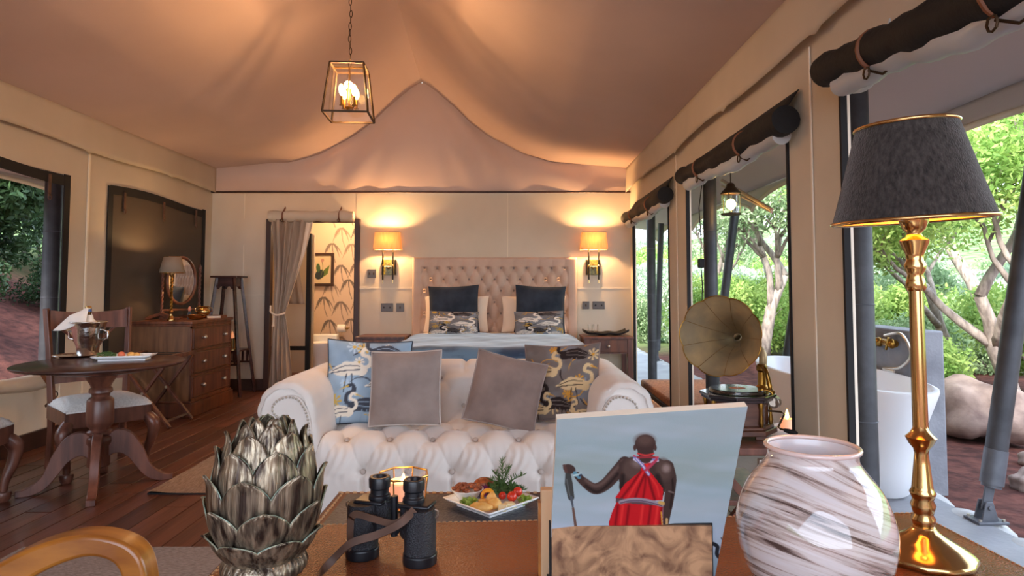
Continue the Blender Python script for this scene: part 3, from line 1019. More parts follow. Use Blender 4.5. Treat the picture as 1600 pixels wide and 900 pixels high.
mb = MB(); mb.lathe([(.10, 0), (.11, .02), (.09, .2), (.12, .36), (.14, .41), (.135, .434), (.001, .435)], (0, 0, 0), 32); local(mb, 'stool_body', M['white'], t)

# woven floor cushion just outside the far openings
t = thing('woven_cushion', 'brown woven floor cushion with black and white edge outside the glassless openings', 'cushion', (1.83, 6.74, -.035))
mb = MB(); mb.bb(-.33, .45, -.75, .8, .09, .17); local(mb, 'woven_top', M['woven'], t, bevel=.02)
mb = MB(); mb.bb(-.345, .465, -.765, .815, .05, .10); local(mb, 'black_border', M['black'], t, bevel=.01)
mb = MB(); mb.bb(-.35, .47, -.77, .82, .0, .055); local(mb, 'white_border', M['seam'], t, bevel=.01)

# boulders
def rock(label, c, s_, seed):
    mb = MB()
    mb.ball((0, 0, 0), 1, 26, 18)
    r2 = random.Random(seed)
    k = [r2.uniform(0, 6) for _ in range(4)]
    vs = []
    for (x_, y_, z_) in mb.v:
        d = 1 + .14 * math.sin(3 * x_ + k[0]) * math.cos(4 * y_ + k[1]) + .08 * math.sin(7 * z_ + k[2] + 3 * x_) + .05 * math.sin(11 * y_ + k[3])
        vs.append((x_ * d * s_[0], y_ * d * s_[1], max(z_, -.5) * d * s_[2]))
    mb.v = vs
    o = mb.build('boulder', M['rock'], None, smooth=60)
    o.location = c; o.rotation_euler = (0, 0, r2.uniform(0, 3))
    return tag(o, label, 'boulder')
p = G(1512, 690, -.1); rock('large weathered boulder on the red soil behind the tub', (p.x + .4, p.y + .5, .03), (.52, .36, .34), 1)
p = G(1590, 700, -.1); rock('flat grey boulder right of the leaning strut', (p.x + 1.0, p.y + .0, -.05), (.42, .25, .16), 5)
p = G(1585, 712, -.16); rock('small grey stone in front of the flat boulder', (p.x - .1, p.y - .3, -.12), (.09, .08, .07), 3)
p = G(1598, 765, -.16); rock('pale stone on the soil at the frame edge', (p.x + .05, p.y, -.12), (.13, .1, .09), 8)

# trees and shrubs
def leaves_np(centres, radii, n, size, seed, flat=.8):
    r2 = np.random.RandomState(seed)
    C_ = np.array(centres)[r2.randint(0, len(centres), n)]
    idx = r2.randint(0, len(centres), n)
    C_ = np.array(centres)[idx]; Rr = np.array(radii)[idx]
    d = r2.normal(size=(n, 3)); d /= np.linalg.norm(d, axis=1)[:, None]
    rr = Rr * (r2.uniform(0.15, 1, n) ** .5)
    P0 = C_ + d * rr[:, None] * np.array([1, 1, flat])
    a = r2.normal(size=(n, 3)); a /= np.linalg.norm(a, axis=1)[:, None]
    b = np.cross(a, r2.normal(size=(n, 3))); b /= np.linalg.norm(b, axis=1)[:, None]
    s_ = size * r2.uniform(.6, 1.3, n)[:, None]
    v0 = P0 - a * s_; v1 = P0 + b * s_ * .42; v2 = P0 + a * s_; v3 = P0 - b * s_ * .42
    V_ = np.stack([v0, v1, v2, v3], 1).reshape(-1, 3)
    F_ = np.arange(4 * n).reshape(n, 4)
    return V_, F_
def leafmesh(name, parent, m, centres, radii, n, size, seed, flat=.8):
    V_, F_ = leaves_np(centres, radii, n, size, seed, flat)
    me = bpy.data.meshes.new(name)
    me.from_pydata(V_.tolist(), [], F_.tolist())
    me.materials.append(m)
    o = bpy.data.objects.new(name, me); COL.objects.link(o); o.parent = parent
    o['kind'] = 'stuff'
    return o
def tree(label, base, h, spread, m, n, size, seed, lean=(0, 0), bare=False, group=None, r0=.09, fork=.35, levels=4, crown=1.0, barkm=None):
    t = thing('bushveld_tree', label, 'tree', base, group=group)
    r2 = random.Random(seed)
    mb = MB(); tips = []
    def grow(p, d, L0, r, lv):
        pts = [p]; k = 5
        for i in range(k):
            d = (d + Vector((r2.uniform(-.22, .22), r2.uniform(-.22, .22), r2.uniform(-.05, .16)))).normalized()
            pts.append(pts[-1] + d * L0 / k)
        mb.tube(pts, [r * (1 - .45 * i / k) for i in range(k + 1)], 7 if lv > 1 else 5)
        if lv <= 1:
            tips.append(pts[-1]); tips.append(pts[3])
        if lv > 0:
            nb = 3 if lv > 1 else 3
            for i in range(nb):
                a = r2.uniform(0, 2 * PI)
                sp = r2.uniform(.45, .95) * spread
                nd = (d + Vector((math.cos(a) * sp, math.sin(a) * sp, r2.uniform(-.1, .35)))).normalized()
                grow(pts[r2.choice((3, 4, 5))] if i else pts[5], nd, L0 * r2.uniform(.6, .8), r * .55, lv - 1)
    grow(Vector((0, 0, 0)), Vector((lean[0], lean[1], 1)).normalized(), h * fork, r0, levels)
    local(mb, 'trunk', barkm or M['bark'], t, smooth=180)
    if not bare or n:
        leafmesh('crown', t, m, [tuple(q) for q in tips], [h * .10 * crown * r2.uniform(.6, 1.3) for _ in tips], n, size, seed)
    return t
def gp(px, Y, dz=0.0):
    x_ = (px - 800) / F * Y
    return (x_, Y, float(gz(np.array(x_), np.array(Y))) + dz)
tree('bright green forked tree with pale trunks right of the hide lamp shade', gp(1585, 6.6), 4.6, 1.0, M['leaf'], 30000, .036, 11, lean=(-.35, -.1), r0=.10, fork=.30, crown=.9)
tree('leafy tree with thin crossing branches behind the brass lamp', gp(1500, 8.4), 5.0, 1.1, M['leaf'], 26000, .040, 23, lean=(-.3, .1), r0=.09, fork=.28)
tree('pale twisted sparse tree filling the middle opening', gp(1190, 11.5), 5.4, 1.0, M['leafd'], 9000, .045, 35, lean=(.1, 0), r0=.13, fork=.30, levels=4, crown=.9)
tree('thin grey sparse tree left of the pale twisted one', gp(1125, 14.5), 5.2, 1.0, M['leafd'], 9000, .05, 47, lean=(.2, 0), r0=.12, fork=.3)
tree('wide branched tree far behind the middle opening', gp(1228, 16.0), 6.8, 1.0, M['leafd'], 9000, .09, 59, r0=.15, fork=.3)
tree('tall bright tree against the sky at the right edge', gp(1560, 12.5), 8.6, 1.0, M['leaf'], 26000, .07, 67, r0=.16, fork=.3, crown=1.1)
tree('dense tree high behind the tub plinth', gp(1440, 14.0), 6.0, 1.0, M['leafd'], 24000, .07, 71, r0=.14, fork=.28, crown=1.2)
# shrubs: one model of each sort, then copies
def shrub(label, m, n, size, seed, R_=1.0):
    t = thing('bushy_shrub', label, 'shrub')
    r2 = random.Random(seed)
    cs = [(r2.uniform(-.7, .7) * R_, r2.uniform(-.7, .7) * R_, r2.uniform(.25, .95) * R_) for _ in range(14)]
    mb = MB()
    for c in cs:
        mb.tube([(0, 0, -.1), (c[0] * .5, c[1] * .5, c[2] * .45), c], [.03, .02, .006], 5)
    local(mb, 'stem', M['bark'], t)
    leafmesh('foliage', t, m, cs, [r2.uniform(.3, .5) * R_ for _ in cs], n, size, seed)
    return t
S1 = shrub('rounded hazy green shrub on the slope beyond the deck', M['leafhaze'], 15000, .036, 5)
S2 = shrub('yellow green shrub on the slope beyond the deck', M['leaf'], 14000, .036, 6)
S3 = shrub('mid green shrub on the slope beyond the deck', M['leafd'], 15000, .034, 9)
for s_ in (S1, S2, S3):
    s_['group'] = 'shrubs on the slope'
spots = []
r2 = random.Random(12)
zones = [((1355, 1690), (7.3, 26), 'on the slope behind the tub and the brass lamp'), ((1075, 1260), (12, 46), 'on the slope seen through the middle opening'), ((985, 1060), (14, 60), 'on the slope seen through the opening nearest the bed')]
used = []
def clear_of(x_, y_, r_):
    return all((x_ - a) ** 2 + (y_ - b) ** 2 > (r_ + c_) ** 2 for a, b, c_ in used)
for (xr_, yr_, ph) in zones:
    for k in range(900):
        px = r2.uniform(*xr_); Y_ = yr_[0] + (yr_[1] - yr_[0]) * r2.random() ** 1.3
        sc_ = r2.uniform(.75, 1.2) * (1 + (Y_ - 9) * .055)
        x_ = (px - 800) / F * Y_
        if clear_of(x_, Y_, sc_ * .8):
            used.append((x_, Y_, sc_ * .8)); spots.append((px, Y_, sc_, ph))
words = ('rounded hazy green shrub ', 'yellow green shrub ', 'mid green shrub ')
firsts = [True, True, True]
for i, (px, Y_, sc_, ph) in enumerate(spots):
    k = i % 3 if Y_ < 15 else (0, 0, 2, 1)[i % 4]
    src = (S1, S2, S3)[k]
    o = src if firsts[k] else dup(src)
    firsts[k] = False
    o['label'] = words[k] + ph; o['group'] = 'shrubs ' + ph
    o.location = gp(px, Y_, -.1)
    o.scale = (sc_, sc_, sc_ * r2.uniform(.95, 1.25))
    o.rotation_euler = (0, 0, r2.uniform(0, 6.3))
# bank and trees on the left, foliage coloured dark for shade
DT = None
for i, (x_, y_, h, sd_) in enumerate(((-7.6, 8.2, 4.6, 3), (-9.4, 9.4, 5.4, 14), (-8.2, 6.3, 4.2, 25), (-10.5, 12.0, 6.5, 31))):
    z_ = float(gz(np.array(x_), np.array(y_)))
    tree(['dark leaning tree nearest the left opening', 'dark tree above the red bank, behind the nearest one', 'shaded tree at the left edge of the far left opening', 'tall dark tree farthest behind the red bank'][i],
         (x_, y_, z_ - .1), h, 1.1, M['leafshade'], 14000, .06, sd_, lean=(.3, 0), r0=.07, fork=.2, crown=1.3)
S4 = shrub('shade-dark green shrub above the red bank outside the left opening', M['leafshade'], 9000, .04, 15)
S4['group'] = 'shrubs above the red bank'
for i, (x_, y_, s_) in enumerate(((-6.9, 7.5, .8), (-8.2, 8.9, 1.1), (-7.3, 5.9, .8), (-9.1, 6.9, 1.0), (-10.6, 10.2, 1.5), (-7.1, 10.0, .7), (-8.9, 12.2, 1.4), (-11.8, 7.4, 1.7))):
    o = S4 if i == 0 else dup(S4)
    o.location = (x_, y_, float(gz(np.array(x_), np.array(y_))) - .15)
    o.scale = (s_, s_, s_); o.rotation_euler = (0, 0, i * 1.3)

# =================================================================== BACK OF THE ROOM
# tufting: height over a diamond lattice with buttons at the crossings
def tuft(Xc, S, a, d, depth, crease=.5):
    p = Xc / a + S / (2 * d)
    q = Xc / a - S / (2 * d)
    sp = np.abs(np.sin(PI * p)); sq = np.abs(np.sin(PI * q))
    ridge = np.minimum(sp, sq) ** .55
    kx = np.abs(((p + q) / 2 * 2 + 1) % 2 - 1)
    r2_ = ((p - np.round(p)) ** 2 + (q - np.round(q)) ** 2)
    hole = np.exp(-r2_ * 40) * (sp < 1)
    return depth * (crease * ridge + (1 - crease) * (1 - np.exp(-r2_ * 9)) - .35 * hole)

# bed
BX = -.205
t = thing('bed', 'wide bed with grey blue velvet coverlet under the buttoned headboard', 'bed', (BX, 6.5, 0))
# headboard
HY = 7.50
u = np.linspace(-.97, .97, 260); v = np.linspace(.30, 1.56, 170)
U, V = np.meshgrid(u, v, indexing='ij')
S_ = (1.56 - .125) - V
hgt = tuft(U + .075, S_, .15, .133, .05, .45)
edge = np.clip((.97 - np.abs(U)) / .10, 0, 1); topb = np.clip((1.56 - V) / .11, 0, 1)
fr = .035 + .012 * np.abs(np.sin((U + .075) / .15 * PI)) ** .5
m_ = np.minimum(np.clip((.87 - np.abs(U)) / .02, 0, 1), np.clip((1.455 - V) / .02, 0, 1))
dep = hgt * m_ + fr * (1 - m_)
rim = np.sqrt(np.clip(1 - (1 - np.clip((.97 - np.abs(U)) / .03, 0, 1)) ** 2, 0, 1)) * np.sqrt(np.clip(1 - (1 - np.clip((1.56 - V) / .03, 0, 1)) ** 2, 0, 1))
mb = MB(); mb.grid(np.stack([U + BX, HY + .04 - dep * rim, V], -1))
mb.bb(BX - .965, BX + .965, HY + .035, HY + .09, .1, 1.555)
hb = mb.build('headboard', M['head'], t, smooth=180)
bt = MB(); bt.ball((0, 0, 0), .012, 8, 6, sc=(1, .6, 1))
bo = bt.build('button', M['taupe'], None, smooth=180)
first = True
for r_i in range(5):
    for k in range(-7, 8):
        x_ = -.075 + (k + (.5 if r_i % 2 else 0)) * .15
        if abs(x_) > .86:
            continue
        z_ = 1.435 - r_i * .133
        if z_ < .85:
            continue
        o = bo if first else bo.copy()
        if not first:
            COL.objects.link(o)
        first = False
        o.parent = hb; o.location = (BX + x_, HY + .028, z_)
# mattress, base
mb = MB(); mb.bb(BX - .90, BX + .90, 5.42, 7.44, .14, .62); mb.build('mattress', M['sheet'], t, bevel=.06, seg=4)
mb = MB(); mb.bb(BX - .88, BX + .88, 5.46, 7.46, .02, .16); mb.build('bed_base', M['head'], t, bevel=.02)
# coverlet: draped over top, sides and foot
U, V = np.meshgrid(np.linspace(-1, 1, 120), np.linspace(0, 1, 90), indexing='ij')
def drape(U, V, hx, y0, y1, ztop, zb, rr):
    # U across (-1..1), V from head (0) to foot hem (1)
    half = hx + (ztop - zb)
    s_ = U * half
    ax = np.abs(s_)
    xx = np.where(ax < hx - rr, ax, np.where(ax < hx - rr + rr * PI / 2, hx - rr + rr * np.sin(np.clip((ax - hx + rr) / rr, 0, PI / 2)), hx))
    zx = np.where(ax < hx - rr, 0, np.where(ax < hx - rr + rr * PI / 2, rr * (1 - np.cos(np.clip((ax - hx + rr) / rr, 0, PI / 2))), rr + ax - (hx - rr + rr * PI / 2)))
    Lf = (y1 - y0) + (ztop - zb)
    q = V * Lf
    ly = y1 - y0
    yy = np.where(q < ly - rr, q, np.where(q < ly - rr + rr * PI / 2, ly - rr + rr * np.sin(np.clip((q - ly + rr) / rr, 0, PI / 2)), ly))
    zy = np.where(q < ly - rr, 0, np.where(q < ly - rr + rr * PI / 2, rr * (1 - np.cos(np.clip((q - ly + rr) / rr, 0, PI / 2))), rr + q - (ly - rr + rr * PI / 2)))
    z = ztop - np.maximum(zx, zy) - .35 * np.minimum(zx, zy)
    return np.sign(U) * xx, y1 - yy, np.maximum(z, zb)
xx, yy, zz = drape(U, V, .945, 5.30, 7.06, .70, .12, .17)
n_ = wob(xx * 2.2, yy * 1.6, 1.3, 4) * .009
xx2 = xx + np.sign(xx) * (.012 * np.sin(yy * 14) * np.clip((.62 - zz) / .2, 0, 1)) + np.sign(xx) * .02 * np.clip((.6 - zz) / .5, 0, 1)
mb = MB(); mb.grid(np.stack([xx2 + BX, yy - .0, zz + n_], -1))
mb.build('coverlet', M['coverlet'], t, smooth=180, solid=.012)
mb = MB()
xx, yy, zz = drape(U, V * .45, .925, 5.30, 7.44, .685, .3, .15)
mb.grid(np.stack([xx + BX, yy, zz + wob(xx * 3, yy * 3, 1.5, 2) * .004], -1))
mb.build('top_sheet', M['cream'], t, smooth=180)

def at(px, py, Y):
    return D(px, py, Y)
# cream pillows behind, then dark velvet cushions, then patterned ones
for i, (px, lab) in enumerate(((713, 'cream bed pillow behind the left dark velvet cushion'), (834, 'cream bed pillow behind the right dark velvet cushion'))):
    c = at(px, 492, 7.32)
    cushion('bed_pillow', lab, (c.x, 7.33, .905), .74, .42, .16, R(-14), 0, 0, M['cream'], 'cream pillows on the bed', seedw=i)
for i, (px, lab) in enumerate(((709, 'large dark navy velvet cushion on the left of the bed'), (844, 'large dark navy velvet cushion on the right of the bed'))):
    c = at(px, 484, 7.14)
    cushion('velvet_cushion', lab, (c.x, 7.14, .965), .57, .54, .17, R(-12), R(2 * (i * 2 - 1)), 0, M['navy'], 'velvet cushions on the bed', seedw=i + 3)
for i, (px, lab) in enumerate(((709, 'patterned lumbar cushion with cranes leaning on the left velvet cushion'), (842, 'patterned lumbar cushion with cranes leaning on the right velvet cushion'))):
    c = at(px, 504, 6.98)
    cushion('crane_cushion', lab, (c.x, 6.98, .815), .54, .27, .14, R(-12), R([1, -1][i]), 0, M['paint'], 'crane patterned cushions on the bed', pinch=.04,
            cloth=((128, 124, 124), (150, 160, 170), (240, 228, 214), (206, 164, 74), (48, 42, 44), 5 + 3 * i), seedw=i + 7)

# bedside tables
def nightstand(label, x0, x1, knobx):
    t = thing('bedside_table', label, 'bedside table', ((x0 + x1) / 2, 7.36, 0), group='bedside tables')
    y0, y1 = 7.14, 7.58
    mb = MB(); mb.bb(x0, x1, y0 - .01, y1, .635, .66); mb.build('top', M['wood'], t, smooth=0, bevel=.004)
    mb = MB(); mb.bb(x0 + .02, x1 - .02, y0 + .012, y1, .47, .635); mb.build('carcass', M['wood'], t, smooth=0)
    mb = MB(); mb.bb(x0 + .075, x1 - .075, y0 + .0, y0 + .02, .488, .622); dr = mb.build('drawer', M['mahog'], t, smooth=0, bevel=.004)
    mb = MB(); mb.ball(((x0 + x1) / 2 if knobx is None else knobx, y0 - .022, .556), .017, 12, 8); mb.cyl((knobx, y0, .556), (knobx, y0 - .02, .556), .007); mb.build('knob', M['pewter'], dr, smooth=180)
    for X_ in (x0 + .01, x1 - .065):
        for Y_ in (y0 + .0, y1 - .055):
            mb = MB(); mb.bb(X_, X_ + .055, Y_, Y_ + .055, 0, .635); mb.build('leg', M['wood'], t, smooth=0, bevel=.003)
    mb = MB(); mb.bb(x0 + .03, x1 - .03, y0 + .02, y1 - .02, .12, .145); mb.build('shelf', M['wood'], t, smooth=0, bevel=.003)
    return t
nightstand('dark wooden bedside table with one drawer between doorway and bed', -1.74, -1.19, at(593, 534, 7.12).x)
nightstand('dark wooden bedside table with one drawer beside the far opening', .79, 1.35, at(951, 530, 7.12).x)
# tray and glasses
c = at(946, 515, 7.35)
t = thing('serving_tray', 'black tray with curled ends on the right bedside table', 'tray', (c.x, 7.36, .66))
U, V = np.meshgrid(np.linspace(-1, 1, 40), np.linspace(-1, 1, 12), indexing='ij')
mb = MB(); mb.grid(np.stack([U * .25, V * .12, .012 + .035 * np.abs(U) ** 5 + .022 * np.abs(V) ** 5 + .004 * np.sin(U * 9)], -1))
local(mb, 'tray_sheet', M['black'], t, smooth=180, solid=.012)
for i, px in enumerate((922.5, 931)):
    c = at(px, 505, 7.32 + .05 * i)
    t = thing('water_glass', ['clear tumbler on the black tray, the one nearer the bed', 'clear tumbler on the black tray, the one nearer the openings'][i], 'glass', (c.x, 7.33 + .05 * i, .676), group='tumblers on the tray')
    mb = MB(); mb.lathe([(.001, 0), (.026, 0), (.031, .11), (.029, .11), (.025, .008), (.001, .008)], (0, 0, 0), 24, caps=False)
    local(mb, 'tumbler', M['glass'], t)

# wall sconces
def sconce(label, px):
    c = at(px, 410, 7.5)
    x = c.x
    t = thing('wall_sconce', label, 'wall lamp', (x, 7.6, 1.45), group='lit wall lamps over the bedside tables')
    zt, zb = at(px, 363, 7.5).z, at(px, 390, 7.5).z
    y = 7.50
    mb = MB()
    def rr(w_, d_, z):
        return [(x - w_, y - d_, z), (x + w_, y - d_, z), (x + w_, y + d_, z), (x - w_, y + d_, z)]
    vs = rr(.158, .07, zb) + rr(.138, .058, zt)
    mb.add(vs, [(0, 1, 5, 4), (1, 2, 6, 5), (2, 3, 7, 6), (3, 0, 4, 7)])
    sh_ = mb.build('lamp_shade', M['shadelit'], t, smooth=0, solid=.003)
    mb = MB()
    for (w_, d_, z) in ((.158, .07, zb), (.138, .058, zt)):
        mb.tube(rr(w_, d_, z), .004, 6, closed=True)
    mb.build('shade_rim', M['shadegrey'], sh_)
    zl = at(px, 441, 7.5).z
    for k in (-1, 1):
        mb = MB(); mb.cyl((x + k * .058, y + .02, zl + .03), (x + k * .058, y + .02, zb - .03), .0095, n=10)
        rd = mb.build('rod', M['black'], t)
        mb = MB(); mb.cyl((x + k * .058, y + .02, zl - .01), (x + k * .058, y + .02, zl + .035), .006, n=8); mb.cyl((x + k * .058, y + .02, zb - .035), (x + k * .058, y + .02, zb + .04), .007, n=8)
        mb.ball((x + k * .058, y + .02, 1.46), .016, 8, 6)
        mb.build('brass_tip', M['brass'], rd)
        mb = MB(); mb.ball((x + k * .058, y, (zt + zb) / 2 + .01), .022, 10, 8, sc=(1, 1, 1.6)); mb.build('bulb', M['bulb'], t, smooth=180)
    mb = MB(); mb.bb(x - .085, x + .085, 7.585, 7.612, 1.355, 1.535); mb.build('back_plate', M['black'], t, smooth=0)
    mb = MB(); mb.bb(x - .065, x + .065, 7.572, 7.586, 1.355, 1.535); bp_ = mb.build('marble_plate', M['marble'], t, smooth=0, bevel=.003)
    mb = MB(); mb.lathe([(.035, 0), (.03, .02), (.018, .035), (.001, .04)], (0, 0, 0), 4)
    for i_, p_ in enumerate(mb.v):
        mb.v[i_] = (x + p_[0], 7.572 - p_[2], 1.45 + p_[1])
    mb.bar((x - .06, y + .03, 1.455), (x + .06, y + .03, 1.455), .016, .012)
    mb.bar((x, y + .03, 1.455), (x, 7.58, 1.455), .016, .016)
    mb.build('brass_boss', M['brass'], t)
    point_light('sconce_light', (x, y, (zt + zb) / 2 + .02), 24, col=(1.0, .57, .25), r=.025)
    return t
sconce('lit wall lamp with square shade on two black rods, nearer the doorway', 605.5)
sconce('lit wall lamp with square shade on two black rods, nearer the far opening', 928)
# switches and sockets
def plate(label, x0, x1, y0, y1, kind, n=1):
    a = at(x0, y0, 7.6); b = at(x1, y1, 7.6)
    cx, cz, hw, hh = (a.x + b.x) / 2, (a.z + b.z) / 2, (b.x - a.x) / 2, (a.z - b.z) / 2
    t = thing('wall_' + kind, label, kind, (cx, 7.61, cz))
    mb = MB(); mb.box((0, 0, 0), (2 * hw, .012, 2 * hh)); local(mb, 'face_plate', M['switch'], t, smooth=0, bevel=.003)
    for k in range(n):
        xx_ = (k - (n - 1) / 2) * hw * (1.0 if n > 1 else 0)
        mb = MB(); mb.box((xx_, -.008, 0), (.016, .006, .028 if kind == 'switch' else .02)); local(mb, 'rocker' if kind == 'switch' else 'inlet', M['iron' if kind == 'switch' else 'black'], t, smooth=0, bevel=.001)
plate('square light switch left of the wall lamp by the doorway', 574, 587, 421, 434, 'switch', 2)
plate('double socket plate under the wall lamp by the doorway', 595, 614, 474, 487, 'socket', 2)
plate('small square switch beside the double socket near the doorway', 619, 631, 474, 487, 'switch')
plate('small square switch next to the headboard, right bedside', 910, 921, 471, 483, 'switch')
plate('double socket plate under the wall lamp by the far opening', 926, 945, 471, 483, 'socket', 2)

# rolled door blind with two straps
a, b = at(420, 338, 7.5), at(552, 338, 7.5)
t = thing('door_blind', 'rolled cream canvas blind over the bathroom doorway', 'blind', ((a.x + b.x) / 2, 7.52, a.z))
hw = (b.x - a.x) / 2
mb = MB()
mb.tube([(-hw + 2 * hw * k / 24, 0, .004 * math.sin(k)) for k in range(25)], [.066 + .004 * math.sin(k * 1.3) for k in range(25)], 18)
local(mb, 'roll', M['canvas'], t, smooth=60)
mb = MB()
mb.tube([(hw + .002, .045 * math.cos(q) * (1 - q / 14), .045 * math.sin(q) * (1 - q / 14)) for q in np.linspace(0, 12, 40)], .004, 5)
local(mb, 'roll_end', M['seam'], t)
for px in (443, 531):
    x_ = at(px, 338, 7.5).x - (a.x + b.x) / 2
    mb = MB()
    mb.tube([(x_, .066 * math.cos(q), .066 * math.sin(q)) for q in np.linspace(R(60), R(285), 12)] + [(x_, .08, .10)][:0], .008, 6)
    mb.bar((x_ + .012, .01, .11), (x_, -.055, .03), .026, .005, up=(1, 0, 0)); mb.bar((x_, -.065, .035), (x_ - .004, -.068, -.05), .026, .005, up=(1, 0, 0))
    s_ = local(mb, 'strap', M['strapl'], t)
    mb = MB(); mb.tube([(x_ + .016 * math.cos(q), -.074, -.052 + .018 * math.sin(q)) for q in np.linspace(0, 2 * PI, 9)[:-1]], .004, 5, closed=True)
    local(mb, 'buckle', M['iron'], s_)
# curtain tied back
t = thing('door_curtain', 'beige curtain with contrast lining gathered by a rope tie in the doorway', 'curtain', (-2.5, 7.56, 0))
ctl = [(2.0, -2.82, -2.40), (1.6, -2.80, -2.46), (1.2, -2.78, -2.56), (.98, -2.78, -2.62), (.90, -2.77, -2.655), (.82, -2.78, -2.63), (.6, -2.80, -2.60), (.3, -2.82, -2.57), (0.03, -2.83, -2.54)]
cz = np.array([c[0] for c in ctl])[::-1]; cl = np.array([c[1] for c in ctl])[::-1]; cr = np.array([c[2] for c in ctl])[::-1]
u = np.linspace(0, 1, 150); v = np.linspace(.03, 2.0, 70)
U, V = np.meshgrid(u, v, indexing='ij')
Lx = np.interp(V, cz, cl); Rx_ = np.interp(V, cz, cr)
amp = .045 * np.clip((Rx_ - Lx) / .40, .3, 1)
X = Lx + (Rx_ - Lx) * (U + .018 * np.sin(U * 36)) ; Y = 7.50 + amp * np.sin(U * 9 * PI + .6 * np.sin(V * 2.2)) * .8 + .02 * np.sin(V * 5 + U * 6)
mb = MB(); mb.grid(np.stack([X, Y, V], -1)); mb.build('curtain_cloth', M['linen'], t, smooth=180, solid=.004)
mb = MB()
Ul, Vl = np.meshgrid(np.linspace(0, 1, 12), np.linspace(.98, 1.99, 40), indexing='ij')
Rl = np.interp(Vl, cz, cr)
mb.grid(np.stack([Rl - .015 + .085 * Ul * np.clip((Vl - .95) / 1.0, 0, 1), 7.50 + .03 * np.sin(Ul * 4), Vl], -1))
mb.build('lining', M['cream'], t, smooth=180)
mb = MB()
mb.tube([(-2.80 + .17 * k / 12, 7.44 - .05 * math.sin(PI * k / 12), .93 - .02 * k / 12 - .03 * math.sin(PI * k / 12)) for k in range(13)], .011, 8)
mb.tube([(-2.82, 7.5, .99), (-2.80, 7.44, .93)], .011, 8)
mb.tube([(-2.75, 7.42, .90), (-2.75, 7.41, .80), (-2.755, 7.41, .76)], [.008, .008, .018], 8)
mb.build('rope_tie', M['cream'], t)
# things in the bathroom
a = at(484, 365, 8.1); b = at(484, 575, 8.1)
t = thing('towel_frame', 'dark tall frame with a beige garment hanging, seen through the doorway', 'towel rail', (a.x, 8.1, 0))
mb = MB(); mb.bb(a.x - .028, a.x + .028, 8.07, 8.13, 0, a.z); mb.build('upright', M['black'], t, smooth=0, bevel=.003)
mb = MB(); mb.bb(a.x - .45, a.x, 8.08, 8.12, .42, .47); mb.build('cross_rail', M['black'], t, smooth=0)
mb = MB(); mb.bb(a.x - .45, a.x, 8.08, 8.12, a.z - .16, a.z - .12); mb.build('top_rail', M['brass'], t, smooth=0)
U, V = np.meshgrid(np.linspace(0, 1, 24), np.linspace(0, 1, 20), indexing='ij')
mb = MB(); mb.grid(np.stack([a.x - .26 + .22 * U * (.4 + .6 * V), 8.05 + .02 * np.sin(U * 14), a.z - .14 - .75 * V], -1)); mb.build('hanging_cloth', M['linen'], t, smooth=180, solid=.006)
mb = MB(); mb.bb(-3.2, a.x - .03, 8.4, 8.43, .1, 1.9); tag(mb.build('folding_screen', M['canvas'], None, smooth=0), 'plain beige screen panel behind the hanging garment in the bathroom', 'screen')
a, b = at(487, 395, 9.26), at(521, 447, 9.26)
t = thing('framed_picture', 'dark framed botanical picture with green leaf on the papered wall', 'picture', ((a.x + b.x) / 2, 9.27, (a.z + b.z) / 2))
hw, hh = (b.x - a.x) / 2, (a.z - b.z) / 2
for nm, dims in (('rail', ((0, 0, hh - .02), (2 * hw, .03, .04))), ('rail', ((0, 0, -hh + .02), (2 * hw, .03, .04))), ('stile', ((-hw + .02, 0, 0), (.04, .03, 2 * hh - .08))), ('stile', ((hw - .02, 0, 0), (.04, .03, 2 * hh - .08)))):
    mb = MB(); mb.box(*dims); local(mb, nm, M['trimwood'], t, smooth=0, bevel=.003)
U, V = np.meshgrid(np.linspace(-1, 1, 60), np.linspace(-1, 1, 80), indexing='ij')
P_ = Paint(U, V, (206, 186, 152))
P_.poly([(.75, .3), (.1, -.05), (-.1, -.6), (.55, -.3)], (92, 112, 56)); P_.ell(-.35, -.35, .5, .32, (46, 56, 60), .3, .03); P_.ell(-.5, .1, .22, .3, (70, 96, 62), .2, .03)
P_.stroke(bez([(-.2, -.5), (.0, .1), (-.1, .6)], 6), .03, (92, 100, 60), .03); P_.ell(-.05, .62, .18, .12, (176, 130, 120), .2, .03)
mb = MB(); mb.grid(np.stack([U * (hw - .03), 0 * U, V * (hh - .03)], -1)); local(mb, 'picture_sheet', M['print'], t, smooth=0, colors=P_.linear())
c = at(500, 560, 8.7)
t = thing('toilet_bowl', 'white ceramic toilet seen low through the doorway', 'toilet', (c.x, 8.7, 0))
mb = MB(); mb.lathe([(.12, 0), (.11, .15), (.13, .3), (.19, .44), (.19, .47), (.15, .47), (.12, .4), (.001, .35)], (0, 0, 0), 28, sx=1, sy=1.2, caps=False); local(mb, 'bowl', M['white'], t, smooth=50)
mb = MB(); mb.bb(-.17, .17, .2, .34, .4, .56); local(mb, 'cistern', M['white'], t, bevel=.02)
c = at(534, 513, 9.2)
t = thing('toilet_roll', 'white toilet roll on the papered wall by the doorway edge', 'toilet roll', (c.x, 9.2, c.z))
mb = MB(); mb.cyl((-.055, 0, 0), (.055, 0, 0), .055, n=20); local(mb, 'paper', M['napkin'], t)
mb = MB(); mb.cyl((.05, 0, 0), (.09, 0, 0), .014, n=10); mb.cyl((.085, 0, 0), (.085, .08, 0), .012, n=10); local(mb, 'holder', M['brass'], t)
t = thing('bathroom_fill_lamp', 'round white unseen fill lamp added inside the bathroom', 'ceiling lamp', (-2.4, 8.6, 2.42))  # lamp out of view, added to light the papered wall
mb = MB(); mb.lathe([(.12, .08), (.12, .04), (.09, .0), (.001, -.02)], (0, 0, 0), 20, caps=False); local(mb, 'diffuser', M['bulb'], t, smooth=180)
point_light('bathroom_fill_light', (-2.3, 8.5, 2.25), 11, col=(1, .80, .62), r=.1)

